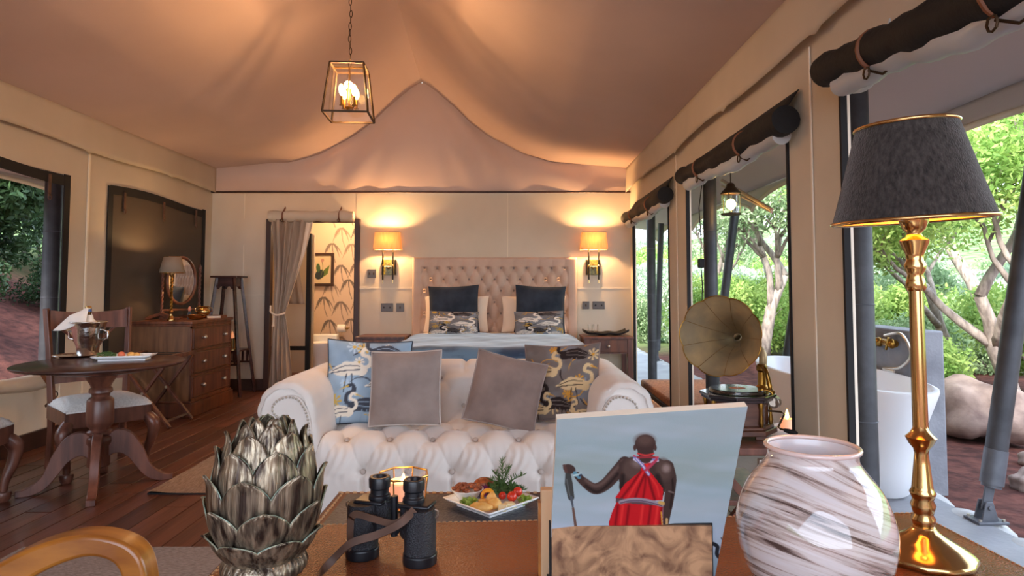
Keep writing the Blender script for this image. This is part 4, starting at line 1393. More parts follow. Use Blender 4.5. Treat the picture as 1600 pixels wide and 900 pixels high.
# rolled blinds over the right openings
def blind(label, p0, p1, r0, r1, sag=.02):
    p0, p1 = Vector(p0), Vector(p1)
    t = thing('rolled_blind', label, 'blind', (p0 + p1) / 2, group='black rolled blinds over the right openings')
    c = (p0 + p1) / 2
    d = p1 - p0
    n = 26
    pts = [p0 + d * (k / n) - c + Vector((0, 0, -sag * math.sin(PI * k / n) + .006 * math.sin(k * 1.9))) for k in range(n + 1)]
    mb = MB(); mb.tube(pts, [(r0 + (r1 - r0) * k / n) * (1 + .06 * math.sin(k * 1.1)) for k in range(n + 1)], 18)
    local(mb, 'mesh_roll', M['blackroll'], t, smooth=60)
    pts2 = [q + Vector((.01, 0, -.062 - .012 * math.sin(k * .5))) for k, q in enumerate(pts) if 2 <= k <= n - 1]
    mb = MB(); mb.tube(pts2, .048, 14)
    local(mb, 'clear_roll', M['clear'], t, smooth=60)
    # loose flap from the head of the opening down to the roll
    q0, q1 = pts[3], pts[-1]
    mb = MB()
    U, V = np.meshgrid(np.linspace(0, 1, 20), np.linspace(0, 1, 6), indexing='ij')
    A = np.array(q0)[None, None] * (1 - U[..., None]) + np.array(q1)[None, None] * U[..., None]
    top = A.copy(); top[..., 2] = 2.15 - c.z + .02; top[..., 0] = XR - .012 - c.x
    B = A + np.array([0, 0, .05])
    mb.grid(B * (1 - V[..., None]) + top * V[..., None])
    local(mb, 'mesh_flap', M['blackroll'], t, smooth=180, solid=.004)
    for f_ in (.28, .72):
        q = p0 + d * f_ - c
        mb = MB(); rr_ = (r0 + (r1 - r0) * f_) * 1.06
        mb.tube([q + Vector((-rr_ * math.cos(a), 0, rr_ * math.sin(a) - sag)) for a in np.linspace(R(-60), R(120), 10)], .009, 6)
        s_ = local(mb, 'strap', M['strapl'], t)
        mb = MB(); mb.tube([q + Vector((-rr_ * .6, .02 * math.cos(a), -rr_ - sag - .01 + .022 * math.sin(a))) for a in np.linspace(0, 2 * PI, 9)[:-1]], .004, 5, closed=True)
        mb.tube([q + Vector((-rr_ * .5, 0, -rr_ - sag)), q + Vector((-rr_ * .2, -.05, -rr_ - sag - .03)), q + Vector((0, -.1, -rr_ - sag - .01))], .005, 5)
        local(mb, 'buckle', M['iron'], s_)
    return t
bx = 1.335
def onx(px, py, X):
    r_ = ray(px, py); k = X / r_.x
    return Vector((X, r_.y * k, CAMZ + r_.z * k))
blind('black rolled blind over the opening nearest the bed', onx(978, 341, bx), onx(1040, 303, bx), .062, .072)
blind('black rolled blind over the middle opening', onx(1066, 276, bx), onx(1228, 185, bx), .062, .072)
pa, pb = onx(1290, 112, bx), onx(1590, -28, bx)
blind('large black rolled blind over the nearest opening', pa, pa + (pb - pa) * 1.35, .068, .082, sag=.01)
t = thing('blind_flap', 'clear plastic flap hanging from the near end of the large black blind', 'flap', pa + Vector((.04, -.12, -.08)))
mb = MB()
U, V = np.meshgrid(np.linspace(0, 1, 14), np.linspace(0, 1, 8), indexing='ij')
mb.grid(np.stack([.0 + .05 * np.sin(U * PI) + 0 * V, .14 - .42 * U, .04 + U * .10 - V * (.13 * np.sin(np.clip(U * PI * .9 + .25, 0, PI)))], -1))
local(mb, 'clear_film', M['clear'], t, smooth=180, solid=.006)

# pendant lantern
lx, ly = XC, 4.22
zr = 3.86
t = thing('pendant_lantern', 'lit four candle glass lantern with dark frame hanging from the tent ridge', 'pendant lamp', (lx, ly, 2.34))
t.rotation_euler = (0, 0, R(4))
hb_, ht_ = .145, .108; H_ = .335
cb = [(-hb_, -hb_), (hb_, -hb_), (hb_, hb_), (-hb_, hb_)]; ct = [(-ht_, -ht_), (ht_, -ht_), (ht_, ht_), (-ht_, ht_)]
for k in range(4):
    k2 = (k + 1) % 4
    for nm, p, q in (('bottom_bar', (*cb[k], 0), (*cb[k2], 0)), ('top_bar', (*ct[k], H_), (*ct[k2], H_)), ('corner_bar', (*cb[k], 0), (*ct[k], H_))):
        mb = MB(); mb.bar(p, q, .011, .011); local(mb, nm, M['iron'], t, smooth=0)
    mb = MB(); s_ = .985
    mb.add([(cb[k][0] * s_, cb[k][1] * s_, .0), (cb[k2][0] * s_, cb[k2][1] * s_, .0), (ct[k2][0] * s_, ct[k2][1] * s_, H_), (ct[k][0] * s_, ct[k][1] * s_, H_)], [(0, 1, 2, 3)])
    local(mb, 'pane', M['glass'], t, smooth=0)
mb = MB(); mb.cyl((0, 0, .05), (0, 0, H_), .006, n=8); mb.lathe([(.001, .03), (.025, .05), (.03, .065), (.001, .075)], (0, 0, 0), 14)
mb.bar((-ht_, 0, H_), (ht_, 0, H_), .01, .01)
local(mb, 'stem', M['oldbrass'], t)
for k in range(4):
    a = k * PI / 2 + PI / 4
    cx_, cy_ = .058 * math.cos(a), .058 * math.sin(a)
    mb = MB(); mb.tube([(0, 0, .055), (cx_ * .6, cy_ * .6, .045), (cx_, cy_, .07)], .005, 6); mb.cyl((cx_, cy_, .065), (cx_, cy_, .13), .009, n=10); mb.lathe([(.016, .064), (.018, .07)], (cx_, cy_, 0), 10)
    ar = local(mb, 'candle_arm', M['oldbrass'], t)
    mb = MB(); mb.ball((cx_, cy_, .165), .017, 10, 8, sc=(1, 1, 2.0)); local(mb, 'bulb', M['bulb'], ar, smooth=180)
point_light('pendant_light', (0, 0, .20), 42, col=(1.0, .58, .27), r=.025, parent=t)
nlk = int((zr - 2.34 - H_) / .042)
lm = MB(); lm.tube([(.009 * math.cos(a), 0, .026 * math.sin(a)) for a in np.linspace(0, 2 * PI, 11)[:-1]], .0028, 5, closed=True)
l0 = local(lm, 'chain_link', M['iron'], t, smooth=180)
for k in range(nlk + 1):
    o = l0 if k == 0 else l0.copy()
    if k:
        COL.objects.link(o)
    o.location = (.004 * math.sin(k), 0, H_ + .028 + k * .0425); o.rotation_euler = (0, 0, (k % 2) * PI / 2 + .2 * math.sin(k * 2.2))

# =================================================================== LEFT SIDE
# chest of drawers
x0, x1, y0, y1 = -3.555, -3.0, 6.0, 6.84
t = thing('chest_of_drawers', 'three drawer mahogany chest with pewter knobs against the mesh window', 'chest of drawers', ((x0 + x1) / 2, (y0 + y1) / 2, 0))
mb = MB(); mb.bb(x0, x1, y0, y1, .12, .86); mb.build('carcass', M['mahogside'], t, smooth=0, bevel=.003)
mb = MB(); mb.bb(x0 - .0, x1 + .025, y0 - .02, y1 + .02, .86, .89); mb.bb(x0, x1 + .012, y0 - .01, y1 + .01, .84, .862); mb.build('top', M['mahog'], t, smooth=0, bevel=.006)
mb = MB(); mb.bb(x0, x1 + .035, y0 - .02, y1 + .03, 0, .13); mb.bb(x0, x1 + .02, y0 - .01, y1 + .015, .13, .15); mb.build('plinth', M['mahog'], t, smooth=0, bevel=.006)
mb = MB()
for z in (.150, .372, .378 + .222, .822):
    mb.bb(x1 - .004, x1 + .014, y0, y1, z - .0, z + .018)
for Y_ in (y0, y1 - .02):
    mb.bb(x1 - .004, x1 + .014, Y_, Y_ + .02, .15, .84)
mb.build('drawer_rail', M['mahog'], t, smooth=0, bevel=.002)
for z in (.175, .400, .628):
    mb = MB(); mb.bb(x1 - .002, x1 + .018, y0 + .028, y1 - .028, z, z + .188); d_ = mb.build('drawer', M['wood'], t, smooth=0, bevel=.004)
    mb = MB()
    for (a_, b_, c_, e_) in ((y0 + .034, y1 - .034, z + .004, z + .012), (y0 + .034, y1 - .034, z + .176, z + .184), (y0 + .034, y0 + .042, z + .004, z + .184), (y1 - .042, y1 - .034, z + .004, z + .184)):
        mb.bb(x1 + .017, x1 + .024, a_, b_, c_, e_)
    mb.build('drawer_beading', M['mahog'], d_, smooth=0)
    for Y_ in (y0 + .20, y1 - .20):
        mb = MB(); mb.ball((x1 + .045, Y_, z + .1), .021, 14, 8); mb.cyl((x1 + .015, Y_, z + .1), (x1 + .03, Y_, z + .1), .009, n=10); mb.lathe([(.02, 0), (.02, .003)], (0, 0, 0), 10) if False else None
        mb.build('knob', M['pewter'], d_, smooth=180)
# dressing mirror
def twist(mb, x, y, z0, z1, r_, turns=5, n=60):
    for ph in (0, PI):
        mb.tube([(x + r_ * .45 * math.cos(ph + turns * 2 * PI * k / n), y + r_ * .45 * math.sin(ph + turns * 2 * PI * k / n), z0 + (z1 - z0) * k / n) for k in range(n + 1)], r_ * .62, 7)
mc = at(284, 432, 6.52); mx_, my_ = mc.x, 6.52
t = thing('dressing_mirror', 'oval tilting mirror between twisted posts on the chest', 'mirror', (mx_, my_, .89))
tilt = R(20)
def ovalp(a, rx_, rz_):
    # the glass stands facing the room, turned toward the camera
    w_ = rx_ * math.cos(a)
    return Vector((w_ * math.sin(R(24)), w_ * math.cos(R(24)), .385 + rz_ * math.sin(a)))
mb = MB(); mb.tube([ovalp(a, .165, .235) for a in np.linspace(0, 2 * PI, 49)[:-1]], .016, 10, closed=True); fr_ = local(mb, 'oval_frame', M['mahog'], t)
mb = MB(); pts = [ovalp(a, .16, .23) for a in np.linspace(0, 2 * PI, 49)[:-1]]; mb.add(pts, [tuple(range(48))])
mir = mat('mirror_glass', (200, 200, 200), 0.02, 1.0)
local(mb, 'mirror_glass', mir, fr_, smooth=0)
for sg in (-1, 1):
    px_, py_ = sg * .215 * math.sin(R(24)), sg * .215 * math.cos(R(24))
    mb = MB(); twist(mb, px_, py_, .08, .52, .014); mb.lathe([(.016, .5), (.02, .52), (.008, .55), (.001, .56)], (px_, py_, 0), 10); mb.lathe([(.02, .02), (.02, .05), (.014, .08)], (px_, py_, 0), 10)
    local(mb, 'twisted_post', M['wood'], t)
mb = MB(); mb.bar((-.215 * math.sin(R(24)), -.215 * math.cos(R(24)), .09), (.215 * math.sin(R(24)), .215 * math.cos(R(24)), .09), .02, .02); mb.bb(-.1, .1, -.22, -.15, 0, .025); mb.bb(-.1, .1, .15, .22, 0, .025)
local(mb, 'mirror_foot', M['mahog'], t, bevel=.004)
# carved arch piece lying at the back of the chest
t = thing('wooden_stand', 'curved brown wooden piece lying at the back edge of the chest', 'stand', (-3.46, 6.30, .89))
mb = MB(); mb.prism([(-.15, 0), (-.15, .012), (-.07, .045), (.02, .07), (.1, .045), (.16, .012), (.16, 0), (.1, .0), (.02, .04), (-.05, .02), (-.1, .0)], -.02, .03)
local(mb, 'arch', M['mahog'], t, bevel=.003)
# small twisted lamp
c = at(267, 496, 6.14)
lx_, ly_ = c.x, 6.14
t = thing('twist_lamp', 'lit twisted brass column table lamp with small grey shade on the chest', 'table lamp', (lx_, ly_, .89))
mb = MB(); mb.lathe([(.036, 0), (.036, .01), (.02, .03), (.013, .06), (.02, .08), (.014, .1)], (0, 0, 0), 20); local(mb, 'base', M['brass'], t)
mb = MB(); twist(mb, 0, 0, .10, .42, .013, 5); local(mb, 'twisted_column', M['oldbrass'], t)
mb = MB(); mb.lathe([(.014, .42), (.022, .44), (.026, .465), (.016, .49), (.010, .51)], (0, 0, 0), 18); local(mb, 'socket', M['brass'], t)
mb = MB(); mb.lathe([(.113, .455), (.074, .61)], (0, 0, 0), 32, caps=False); s_ = local(mb, 'lamp_shade', M['shadegrey'], t, smooth=60, solid=.003)
mb = MB()
for r_, z in ((.113, .455), (.074, .61)):
    mb.tube([(r_ * math.cos(a), r_ * math.sin(a), z) for a in np.linspace(0, 2 * PI, 33)[:-1]], .003, 5, closed=True)
local(mb, 'shade_rim', M['brass'], s_)
mb = MB(); mb.ball((0, 0, .54), .02, 10, 8, sc=(1, 1, 1.5)); local(mb, 'bulb', M['bulb'], t, smooth=180)
point_light('small_lamp_light', (0, 0, .592), 6, r=.012, parent=t)
# brass things and book on the chest
c = at(318, 492, 6.62)
t = thing('brass_pot', 'small round brass pot with rim on the chest', 'pot', (c.x, 6.62, .89))
mb = MB(); mb.lathe([(.03, 0), (.035, .01), (.06, .05), (.062, .075), (.045, .105), (.058, .12), (.054, .122), (.04, .105), (.05, .07), (.001, .03)], (0, 0, 0), 26, caps=False); local(mb, 'pot_body', M['brass'], t)
for sg in (-1, 1):
    mb = MB(); mb.tube([(sg * .055, 0, .11), (sg * .085, 0, .105), (sg * .085, 0, .075), (sg * .06, 0, .06)], .005, 6); local(mb, 'handle', M['brass'], t)
c = at(308, 498, 6.32)
t = thing('brass_dish', 'hammered oval brass dish near the front corner of the chest', 'dish', (c.x, 6.3, .89))
mb = MB(); mb.lathe([(.03, 0), (.05, .008), (.062, .03), (.066, .05), (.058, .05), (.05, .02), (.001, .012)], (0, 0, 0), 26, caps=False, sx=1.25, wob=lambda a, z: 1 + .03 * math.sin(8 * a)); local(mb, 'dish_bowl', M['brass'], t)
c = at(296, 497, 6.3)
t = thing('perfume_bottle', 'small dark blue and pink bottle standing by the brass dish', 'bottle', (c.x - .03, 6.36, .89))
mb = MB(); mb.lathe([(.018, 0), (.02, .01), (.018, .05), (.010, .08)], (0, 0, 0), 14); local(mb, 'bottle_body', M['navy'], t)
mb = MB(); mb.lathe([(.010, .08), (.016, .095), (.012, .12), (.001, .128)], (0, 0, 0), 10); local(mb, 'stopper', mat('pink_stopper', (200, 130, 110), .3), t)
c = at(340, 495, 6.6)
t = thing('leather_book', 'reddish brown book lying at the front edge of the chest', 'book', (-3.07, 6.68, .89), rz=R(8))
mb = MB(); mb.box((0, 0, .014), (.13, .19, .022)); local(mb, 'pages', M['cream'], t, smooth=0)
mb = MB(); mb.box((0, 0, .0015), (.14, .2, .003)); mb.box((0, 0, .0265), (.14, .2, .003)); mb.box((.07, 0, .014), (.004, .2, .028)); local(mb, 'book_cover', M['strapl'], t, smooth=0, bevel=.001)

# tall plant stand
sx_, sy_ = at(359, 450, 7.32).x, 7.30
t = thing('plant_stand', 'tall slender dark wooden stand with slatted shelf in the corner', 'stand', (sx_, sy_, 0))
ztop = at(358, 431, 7.3).z
mb = MB(); mb.box((0, 0, ztop - .012), (.30, .30, .022)); local(mb, 'top', M['woodx'], t, smooth=0, bevel=.004)
leg_pts = {}
for i in (-1, 1):
    for j in (-1, 1):
        mb = MB(); mb.bar((i * .235, j * .2, 0), (i * .095, j * .095, ztop - .02), .030, .030); local(mb, 'leg', M['woodx'], t, smooth=0, bevel=.002)
def legx(z):
    return .235 + (.095 - .235) * z / (ztop - .02)
for sg in (-1, 1):
    a_ = legx(ztop - .1)
    mb = MB(); mb.prism([(-a_, ztop - .02), (a_, ztop - .02), (a_ + .012, ztop - .13), (a_ - .03, ztop - .15), (a_ - .05, ztop - .12), (-a_ + .05, ztop - .12), (-a_ + .03, ztop - .15), (-a_ - .012, ztop - .13)], sg * .095 - .008, sg * .095 + .008); local(mb, 'apron', M['woodx'], t, smooth=0)
    mb = MB(); mb.prism([(-a_, ztop - .02), (a_, ztop - .02), (a_ + .012, ztop - .13), (a_ - .03, ztop - .15), (a_ - .05, ztop - .12), (-a_ + .05, ztop - .12), (-a_ + .03, ztop - .15), (-a_ - .012, ztop - .13)], sg * .095 - .008, sg * .095 + .008, plane='YZ'); local(mb, 'apron', M['woodx'], t, smooth=0)
w5 = legx(.5)
mb = MB(); mb.box((0, 0, .50), (2 * w5 + .03, 2 * w5 - .03, .016)); local(mb, 'shelf', M['woodx'], t, smooth=0, bevel=.002)
for sg in (-1, 1):
    mb = MB(); mb.bar((-w5, sg * .165, .35), (w5, sg * .165, .35), .02, .02); mb.bar((-w5, sg * .165, .485), (w5, sg * .165, .485), .02, .015); local(mb, 'rail', M['woodx'], t, smooth=0)
    for k in range(7):
        mb = MB(); x_ = -w5 + 2 * w5 * (k + .5) / 7
        mb.bb(x_ - .011, x_ + .011, sg * .165 - .005, sg * .165 + .005, .35, .49); local(mb, 'slat', M['woodx'], t, smooth=0)
c = at(360, 545, 7.2)
t = thing('brass_candle_cup', 'small brass candle holder glowing on the shelf of the plant stand', 'candle holder', (c.x, 7.24, .509))
mb = MB(); mb.lathe([(.042, 0), (.042, .012), (.036, .015), (.036, .12), (.040, .125), (.034, .125), (.032, .02), (.001, .02)], (0, 0, 0), 22, caps=False); local(mb, 'cup', M['brass'], t)
mb = MB(); mb.lathe([(.001, .12), (.024, .135), (.02, .16), (.010, .19), (.001, .21)], (0, 0, 0), 12); local(mb, 'glow_cone', M['candle'], t, smooth=180)

# folding luggage rack
t = thing('luggage_rack', 'folding luggage rack with crossed dark legs between chair and chest', 'rack', (-3.2, 5.74, 0))
xl, xr_, zt = at(207, 556, 5.75).x, at(286, 556, 5.75).x, .60
for Y_ in (5.52, 5.90):
    mb = MB(); mb.bar((xl, Y_, zt), (xr_ + .02, Y_, .01), .022, .035, up=(0, 1, 0)); mb.build('leg', M['wood'], t, smooth=0, bevel=.003)
    mb = MB(); mb.bar((xr_, Y_ + .025, zt), (xl + .02, Y_ + .025, .01), .022, .035, up=(0, 1, 0)); mb.build('leg', M['wood'], t, smooth=0, bevel=.003)
    mb = MB(); mb.cyl(((xl + xr_) / 2 + .01, Y_ - .02, zt / 2), ((xl + xr_) / 2 + .01, Y_ + .04, zt / 2), .012, n=10); mb.build('pivot', M['pewter'], t)
for X_ in (xl, xr_):
    mb = MB(); mb.bb(X_ - .02, X_ + .02, 5.48, 5.95, zt - .01, zt + .025); mb.build('top_rail', M['wood'], t, smooth=0, bevel=.004)
for Y_ in (5.58, 5.72, 5.86):
    mb = MB(); mb.bb(xl, xr_, Y_ - .02, Y_ + .02, zt + .012, zt + .016); mb.build('strap', M['black'], t, smooth=0)
for X_ in (xr_ - .02, xl + .05):
    mb = MB(); mb.bar((X_, 5.52, .06), (X_, 5.92, .06), .016, .016); mb.build('stretcher', M['pewter'], t, smooth=0)

# round pedestal table
TX, TY, TZ = -2.50, 3.93, .75
t = thing('pedestal_table', 'round dark wooden pedestal table on four curved feet', 'table', (TX, TY, 0), rz=R(28))
mb = MB(); mb.lathe([(.001, .722), (.40, .722), (.44, .728), (.455, .737), (.455, .745), (.445, .75), (.001, .75)], (0, 0, 0), 72); local(mb, 'tabletop', M['woodx'], t, smooth=40)
mb = MB(); mb.lathe([(.001, .69), (.24, .69), (.27, .70), (.275, .712), (.26, .722), (.001, .722)], (0, 0, 0), 56); local(mb, 'under_ring', M['wood'], t, smooth=40)
mb = MB(); mb.lathe([(.09, .69), (.085, .66), (.06, .62), (.052, .60), (.062, .59), (.064, .57), (.05, .56), (.048, .545), (.066, .53), (.072, .52), (.075, .40), (.070, .37), (.056, .36), (.054, .345), (.068, .335), (.068, .32), (.055, .31), (.068, .30), (.070, .27), (.058, .25), (.062, .13), (.05, .12), (.001, .12)], (0, 0, 0), 32); local(mb, 'pedestal', M['wood'], t, smooth=50)
lp = bez([(.04, .315), (.10, .34), (.17, .31), (.23, .22), (.28, .10), (.345, .045), (.40, .035)], 5)
lq = bez([(.40, .0), (.33, .0), (.26, .03), (.20, .10), (.15, .17), (.09, .20), (.04, .17)], 5)
for k in range(4):
    mb = MB(); mb.prism(lp + lq, -.024, .024)
    o = local(mb, 'foot', M['wood'], t, smooth=40, bevel=.005); o.rotation_euler = (0, 0, k * PI / 2)

# dining chairs
def dining_chair(name, label, x, y, ang, group):
    """ang: direction the chair faces, chair built facing local -Y"""
    t = thing(name, label, 'chair', (x, y, 0), rz=ang + PI / 2, group=group)
    w_, d_ = .50, .46
    # upholstered seat with rounded crown
    U, V = np.meshgrid(np.linspace(-1, 1, 26), np.linspace(-1, 1, 26), indexing='ij')
    z = .435 + .065 * (np.clip(1 - U ** 8, 0, 1) * np.clip(1 - V ** 8, 0, 1)) ** .6 * (.72 + .28 * (1 - U ** 2) * (1 - V ** 2))
    mb = MB(); mb.grid(np.stack([U * w_ / 2 * (1.0 - .06 * (V + 1) / 2), V * d_ / 2, z], -1)); mb.bb(-w_ / 2 * .96, w_ / 2 * .96, -d_ / 2, d_ / 2, .425, .437)
    local(mb, 'seat_pad', M['seatfab'], t, smooth=70)
    mb = MB()
    mb.bb(-w_ / 2 + .005, w_ / 2 - .005, -d_ / 2 + .0, -d_ / 2 + .03, .33, .43); mb.bb(-w_ / 2 + .012, w_ / 2 - .012, d_ / 2 - .03, d_ / 2, .35, .43)
    mb.bb(-w_ / 2 + .005, -w_ / 2 + .03, -d_ / 2, d_ / 2, .34, .43); mb.bb(w_ / 2 - .03, w_ / 2 - .005, -d_ / 2, d_ / 2, .34, .43)
    local(mb, 'seat_rail', M['wood'], t, smooth=0, bevel=.004)
    for sx_ in (-1, 1):
        X_ = sx_ * (w_ / 2 - .03); Y_ = -d_ / 2 + .03
        pts = bez([(X_, Y_, .36), (X_ + sx_ * .035, Y_ - .035, .30), (X_ + sx_ * .03, Y_ - .03, .22), (X_ + sx_ * .005, Y_ - .005, .12), (X_ + sx_ * .0, Y_, .05)], 5)
        mb = MB(); rr_ = np.interp(np.linspace(0, 1, len(pts)), [0, .2, .5, .8, 1], [.034, .043, .032, .022, .020]); mb.tube(pts, list(rr_), 10)
        mb.lathe([(.024, 0), (.036, .015), (.040, .045), (.036, .055), (.02, .058)], (X_, Y_, 0), 14)
        local(mb, 'leg', M['wood'], t, smooth=50)
        mb = MB(); mb.tube([(sx_ * (w_ / 2 - .035), d_ / 2 + .05, .0), (sx_ * (w_ / 2 - .035), d_ / 2 - .0, .25), (sx_ * (w_ / 2 - .03), d_ / 2 - .005, .45), (sx_ * (w_ / 2 - .015), d_ / 2 + .04, .8), (sx_ * (w_ / 2 - .0), d_ / 2 + .085, 1.06)], [.022, .024, .026, .022, .022], 4)
        local(mb, 'rear_leg', M['wood'], t, smooth=0, bevel=.003)
    def rail(z0, z1, yoff0, yoff1, nm, dip=.02):
        mb = MB(); n = 12
        for k in range(n):
            for_ = []
            a0, a1 = -1 + 2 * k / n, -1 + 2 * (k + 1) / n
            f_ = lambda a: d_ / 2 + yoff0 + .028 * (1 - a * a)
            hw_ = w_ / 2 - .02
            vs = []
            for (aa) in (a0, a1):
                for (zz_, dy) in ((z0 + dip * (1 - aa * aa) * 0, 0), (z1 - dip * (1 - aa * aa), (yoff1 - yoff0))):
                    vs += [(aa * hw_, f_(aa) + dy - .01, zz_), (aa * hw_, f_(aa) + dy + .01, zz_)]
            mb.add(vs, [(0, 4, 6, 2), (1, 3, 7, 5), (2, 6, 7, 3), (0, 1, 5, 4)] + ([(0, 2, 3, 1)] if k == 0 else []) + ([(4, 5, 7, 6)] if k == n - 1 else []))
        local(mb, nm, M['wood'], t, smooth=50)
    rail(.92, 1.05, .055, .075, 'crest_rail')
    rail(.56, .62, .01, .015, 'lower_rail', 0)
    for sg in (-1, 1):
        mb = MB(); mb.tube(bez([(sg * .18, d_ / 2 + .08, .94), (sg * .10, d_ / 2 + .075, .86), (sg * .03, d_ / 2 + .06, .76), (-sg * .06, d_ / 2 + .04, .66), (-sg * .14, d_ / 2 + .03, .60)], 5), .011, 6)
        local(mb, 'back_splat', M['wood'], t, smooth=180)
    return t
dining_chair('dining_chair', 'dark wooden chair with pale padded seat behind the round table', -2.74, 4.30, math.atan2(-.68, .74), 'chairs at the round table')
dining_chair('dining_chair', 'dark wooden chair with pale seat cut off by the left frame edge', -3.03, 3.42, R(8), 'chairs at the round table')

# champagne bucket, bottle, napkin, tray, plate on the table
c = G(137, 556, .75)
bxp, byp = c.x, c.y
t = thing('silver_tray', 'small dark rimmed silver tray under the champagne bucket', 'tray', (bxp - .05, byp - .03, .75))
mb = MB(); mb.lathe([(.001, .004), (.12, .004), (.135, .014), (.138, .012), (.122, 0), (.001, 0)], (0, 0, 0), 40); local(mb, 'tray_plate', M['silver'], t)
t = thing('champagne_bucket', 'polished silver champagne bucket on the round table', 'bucket', (bxp, byp, .756)); t.scale = (1, 1, 1.1)
mb = MB(); mb.lathe([(.058, 0), (.062, .006), (.066, .05), (.080, .09), (.098, .16), (.102, .19), (.115, .198), (.112, .203), (.094, .198), (.088, .16), (.06, .03), (.001, .02)], (0, 0, 0), 48, caps=False, wob=lambda a, z: 1 + .035 * math.sin(a * 10) * (1 if .05 < z < .16 else 0)); local(mb, 'bucket_body', M['silver'], t, smooth=180)
for sg in (-1, 1):
    mb = MB(); mb.tube([(sg * .095, 0, .15), (sg * .13, 0, .14), (sg * .13, 0, .10), (sg * .085, 0, .09)], .007, 7); local(mb, 'handle', M['silver'], t, smooth=180)
t = thing('wine_bottle', 'bottle neck with blue and gold foil rising from the silver bucket', 'bottle', (bxp - .005, byp, .80))
mb = MB(); mb.lathe([(.036, 0), (.036, .12), (.02, .17), (.014, .20), (.014, .23)], (0, 0, 0), 20); local(mb, 'bottle_glass', mat('green_bottle', (30, 60, 34), .1), t)
mb = MB(); mb.lathe([(.016, .195), (.016, .235), (.019, .24), (.019, .27), (.015, .28), (.001, .282)], (0, 0, 0), 18); f_ = local(mb, 'foil', M['brass'], t)
mb = MB(); mb.lathe([(.0195, .243), (.0195, .262)], (0, 0, 0), 18, caps=False); local(mb, 'foil_band', mat('blue_foil', (50, 80, 150), .3), f_)
t = thing('napkin', 'white cloth napkin draped around the bottle and over the bucket rim', 'napkin', (bxp, byp, .962))
U, V = np.meshgrid(np.linspace(0, 1, 30), np.linspace(0, 1, 24), indexing='ij')
an = R(105) + U * R(185)
rad = .018 + V * (.085 + .105 * np.exp(-((U - .52) / .20) ** 2) - .02 * U)
zz = .105 - .09 * V ** .8 - .045 * np.clip(V - .5, 0, 1) / .5 * (.4 + np.exp(-((U - .52) / .2) ** 2)) - .008 * np.sin(U * 19 + 1) * V
mb = MB(); mb.grid(np.stack([rad * np.cos(an), rad * np.sin(an), zz], -1)); local(mb, 'cloth', M['napkin'], t, smooth=180, solid=.004)
mb = MB(); mb.lathe([(.022, .06), (.028, .03), (.05, .01)], (0, 0, 0), 18, caps=False); local(mb, 'collar', M['napkin'], t, smooth=180)
# rectangular plate with food
c = G(195, 562, .75)
t = thing('oblong_plate', 'long white plate with raised corner carrying snacks on the round table', 'plate', (c.x, c.y, .75), rz=R(14))
U, V = np.meshgrid(np.linspace(-1, 1, 24), np.linspace(-1, 1, 16), indexing='ij')
mb = MB(); mb.grid(np.stack([U * .165, V * .085, .008 + .022 * np.maximum(np.abs(U) ** 8, np.abs(V) ** 8)], -1)); mb.bb(-.13, .13, -.06, .06, 0, .01); local(mb, 'plate_dish', M['white'], t, smooth=60, solid=.004)
def bits(t, base, seed, lst):
    r_ = random.Random(seed)
    for nm, m_, n, rad_, sp, zz_ in lst:
        for k in range(n):
            mb = MB(); rr_ = rad_ * r_.uniform(.8, 1.2); mb.ball((0, 0, 0), rr_, 10, 7, sc=(1, r_.uniform(.7, 1.1), r_.uniform(.6, .9)))
            o = mb.build(nm, m_, None, smooth=180)
            o.location = (base[0] + sp[0] + r_.uniform(-sp[2], sp[2]), base[1] + sp[1] + r_.uniform(-sp[3], sp[3]), base[2] + zz_ + rr_ * .5)
            o.rotation_euler = (r_.uniform(-.5, .5), r_.uniform(-.5, .5), r_.uniform(0, 3))
            yield o
for i, (dx, nm, m_, lab, sc_) in enumerate(((-.10, 'herb_bunch', M['herb'], 'green herbs on the left end of the oblong plate', (.045, .03, .02)), (-.02, 'salmon_bite', mat('salmon', (226, 120, 84), .5), 'pinkish salmon bite in the middle of the oblong plate', (.02, .02, .02)), (.035, 'pastry_bite', M['food_bread'], 'small golden pastry on the oblong plate', (.024, .02, .018)), (.065, 'pastry_bite', M['food_bread'], 'golden pastry nearest the dip bowl on the oblong plate', (.02, .02, .016)))):
    mb = MB()
    if nm == 'herb_bunch':
        V_, F_ = leaves_np([(-.03, 0, .02), (0, 0, .025), (.03, 0, .02)], [.03, .03, .025], 260, .010, 4, .6)
        mb.add(V_.tolist(), F_.tolist())
    else:
        mb.ball((0, 0, sc_[2]), 1, 12, 9, sc=(sc_[0], sc_[1], sc_[2]))
    o = mb.build(nm, m_, None, smooth=180)
    ca, sa = math.cos(R(14)), math.sin(R(14))
    o.location = (c.x + dx * ca, c.y + dx * sa, .762)
    tag(o, lab, 'food')
mb = MB(); mb.lathe([(.018, 0), (.03, .022), (.028, .023), (.015, .004), (.001, .004)], (0, 0, 0), 24, caps=False)
o = mb.build('dip_bowl', M['white'], None); o.location = (c.x + .12 * math.cos(R(14)), c.y + .12 * math.sin(R(14)) + .01, .762); tag(o, 'tiny white dip bowl at the right end of the oblong plate', 'bowl')

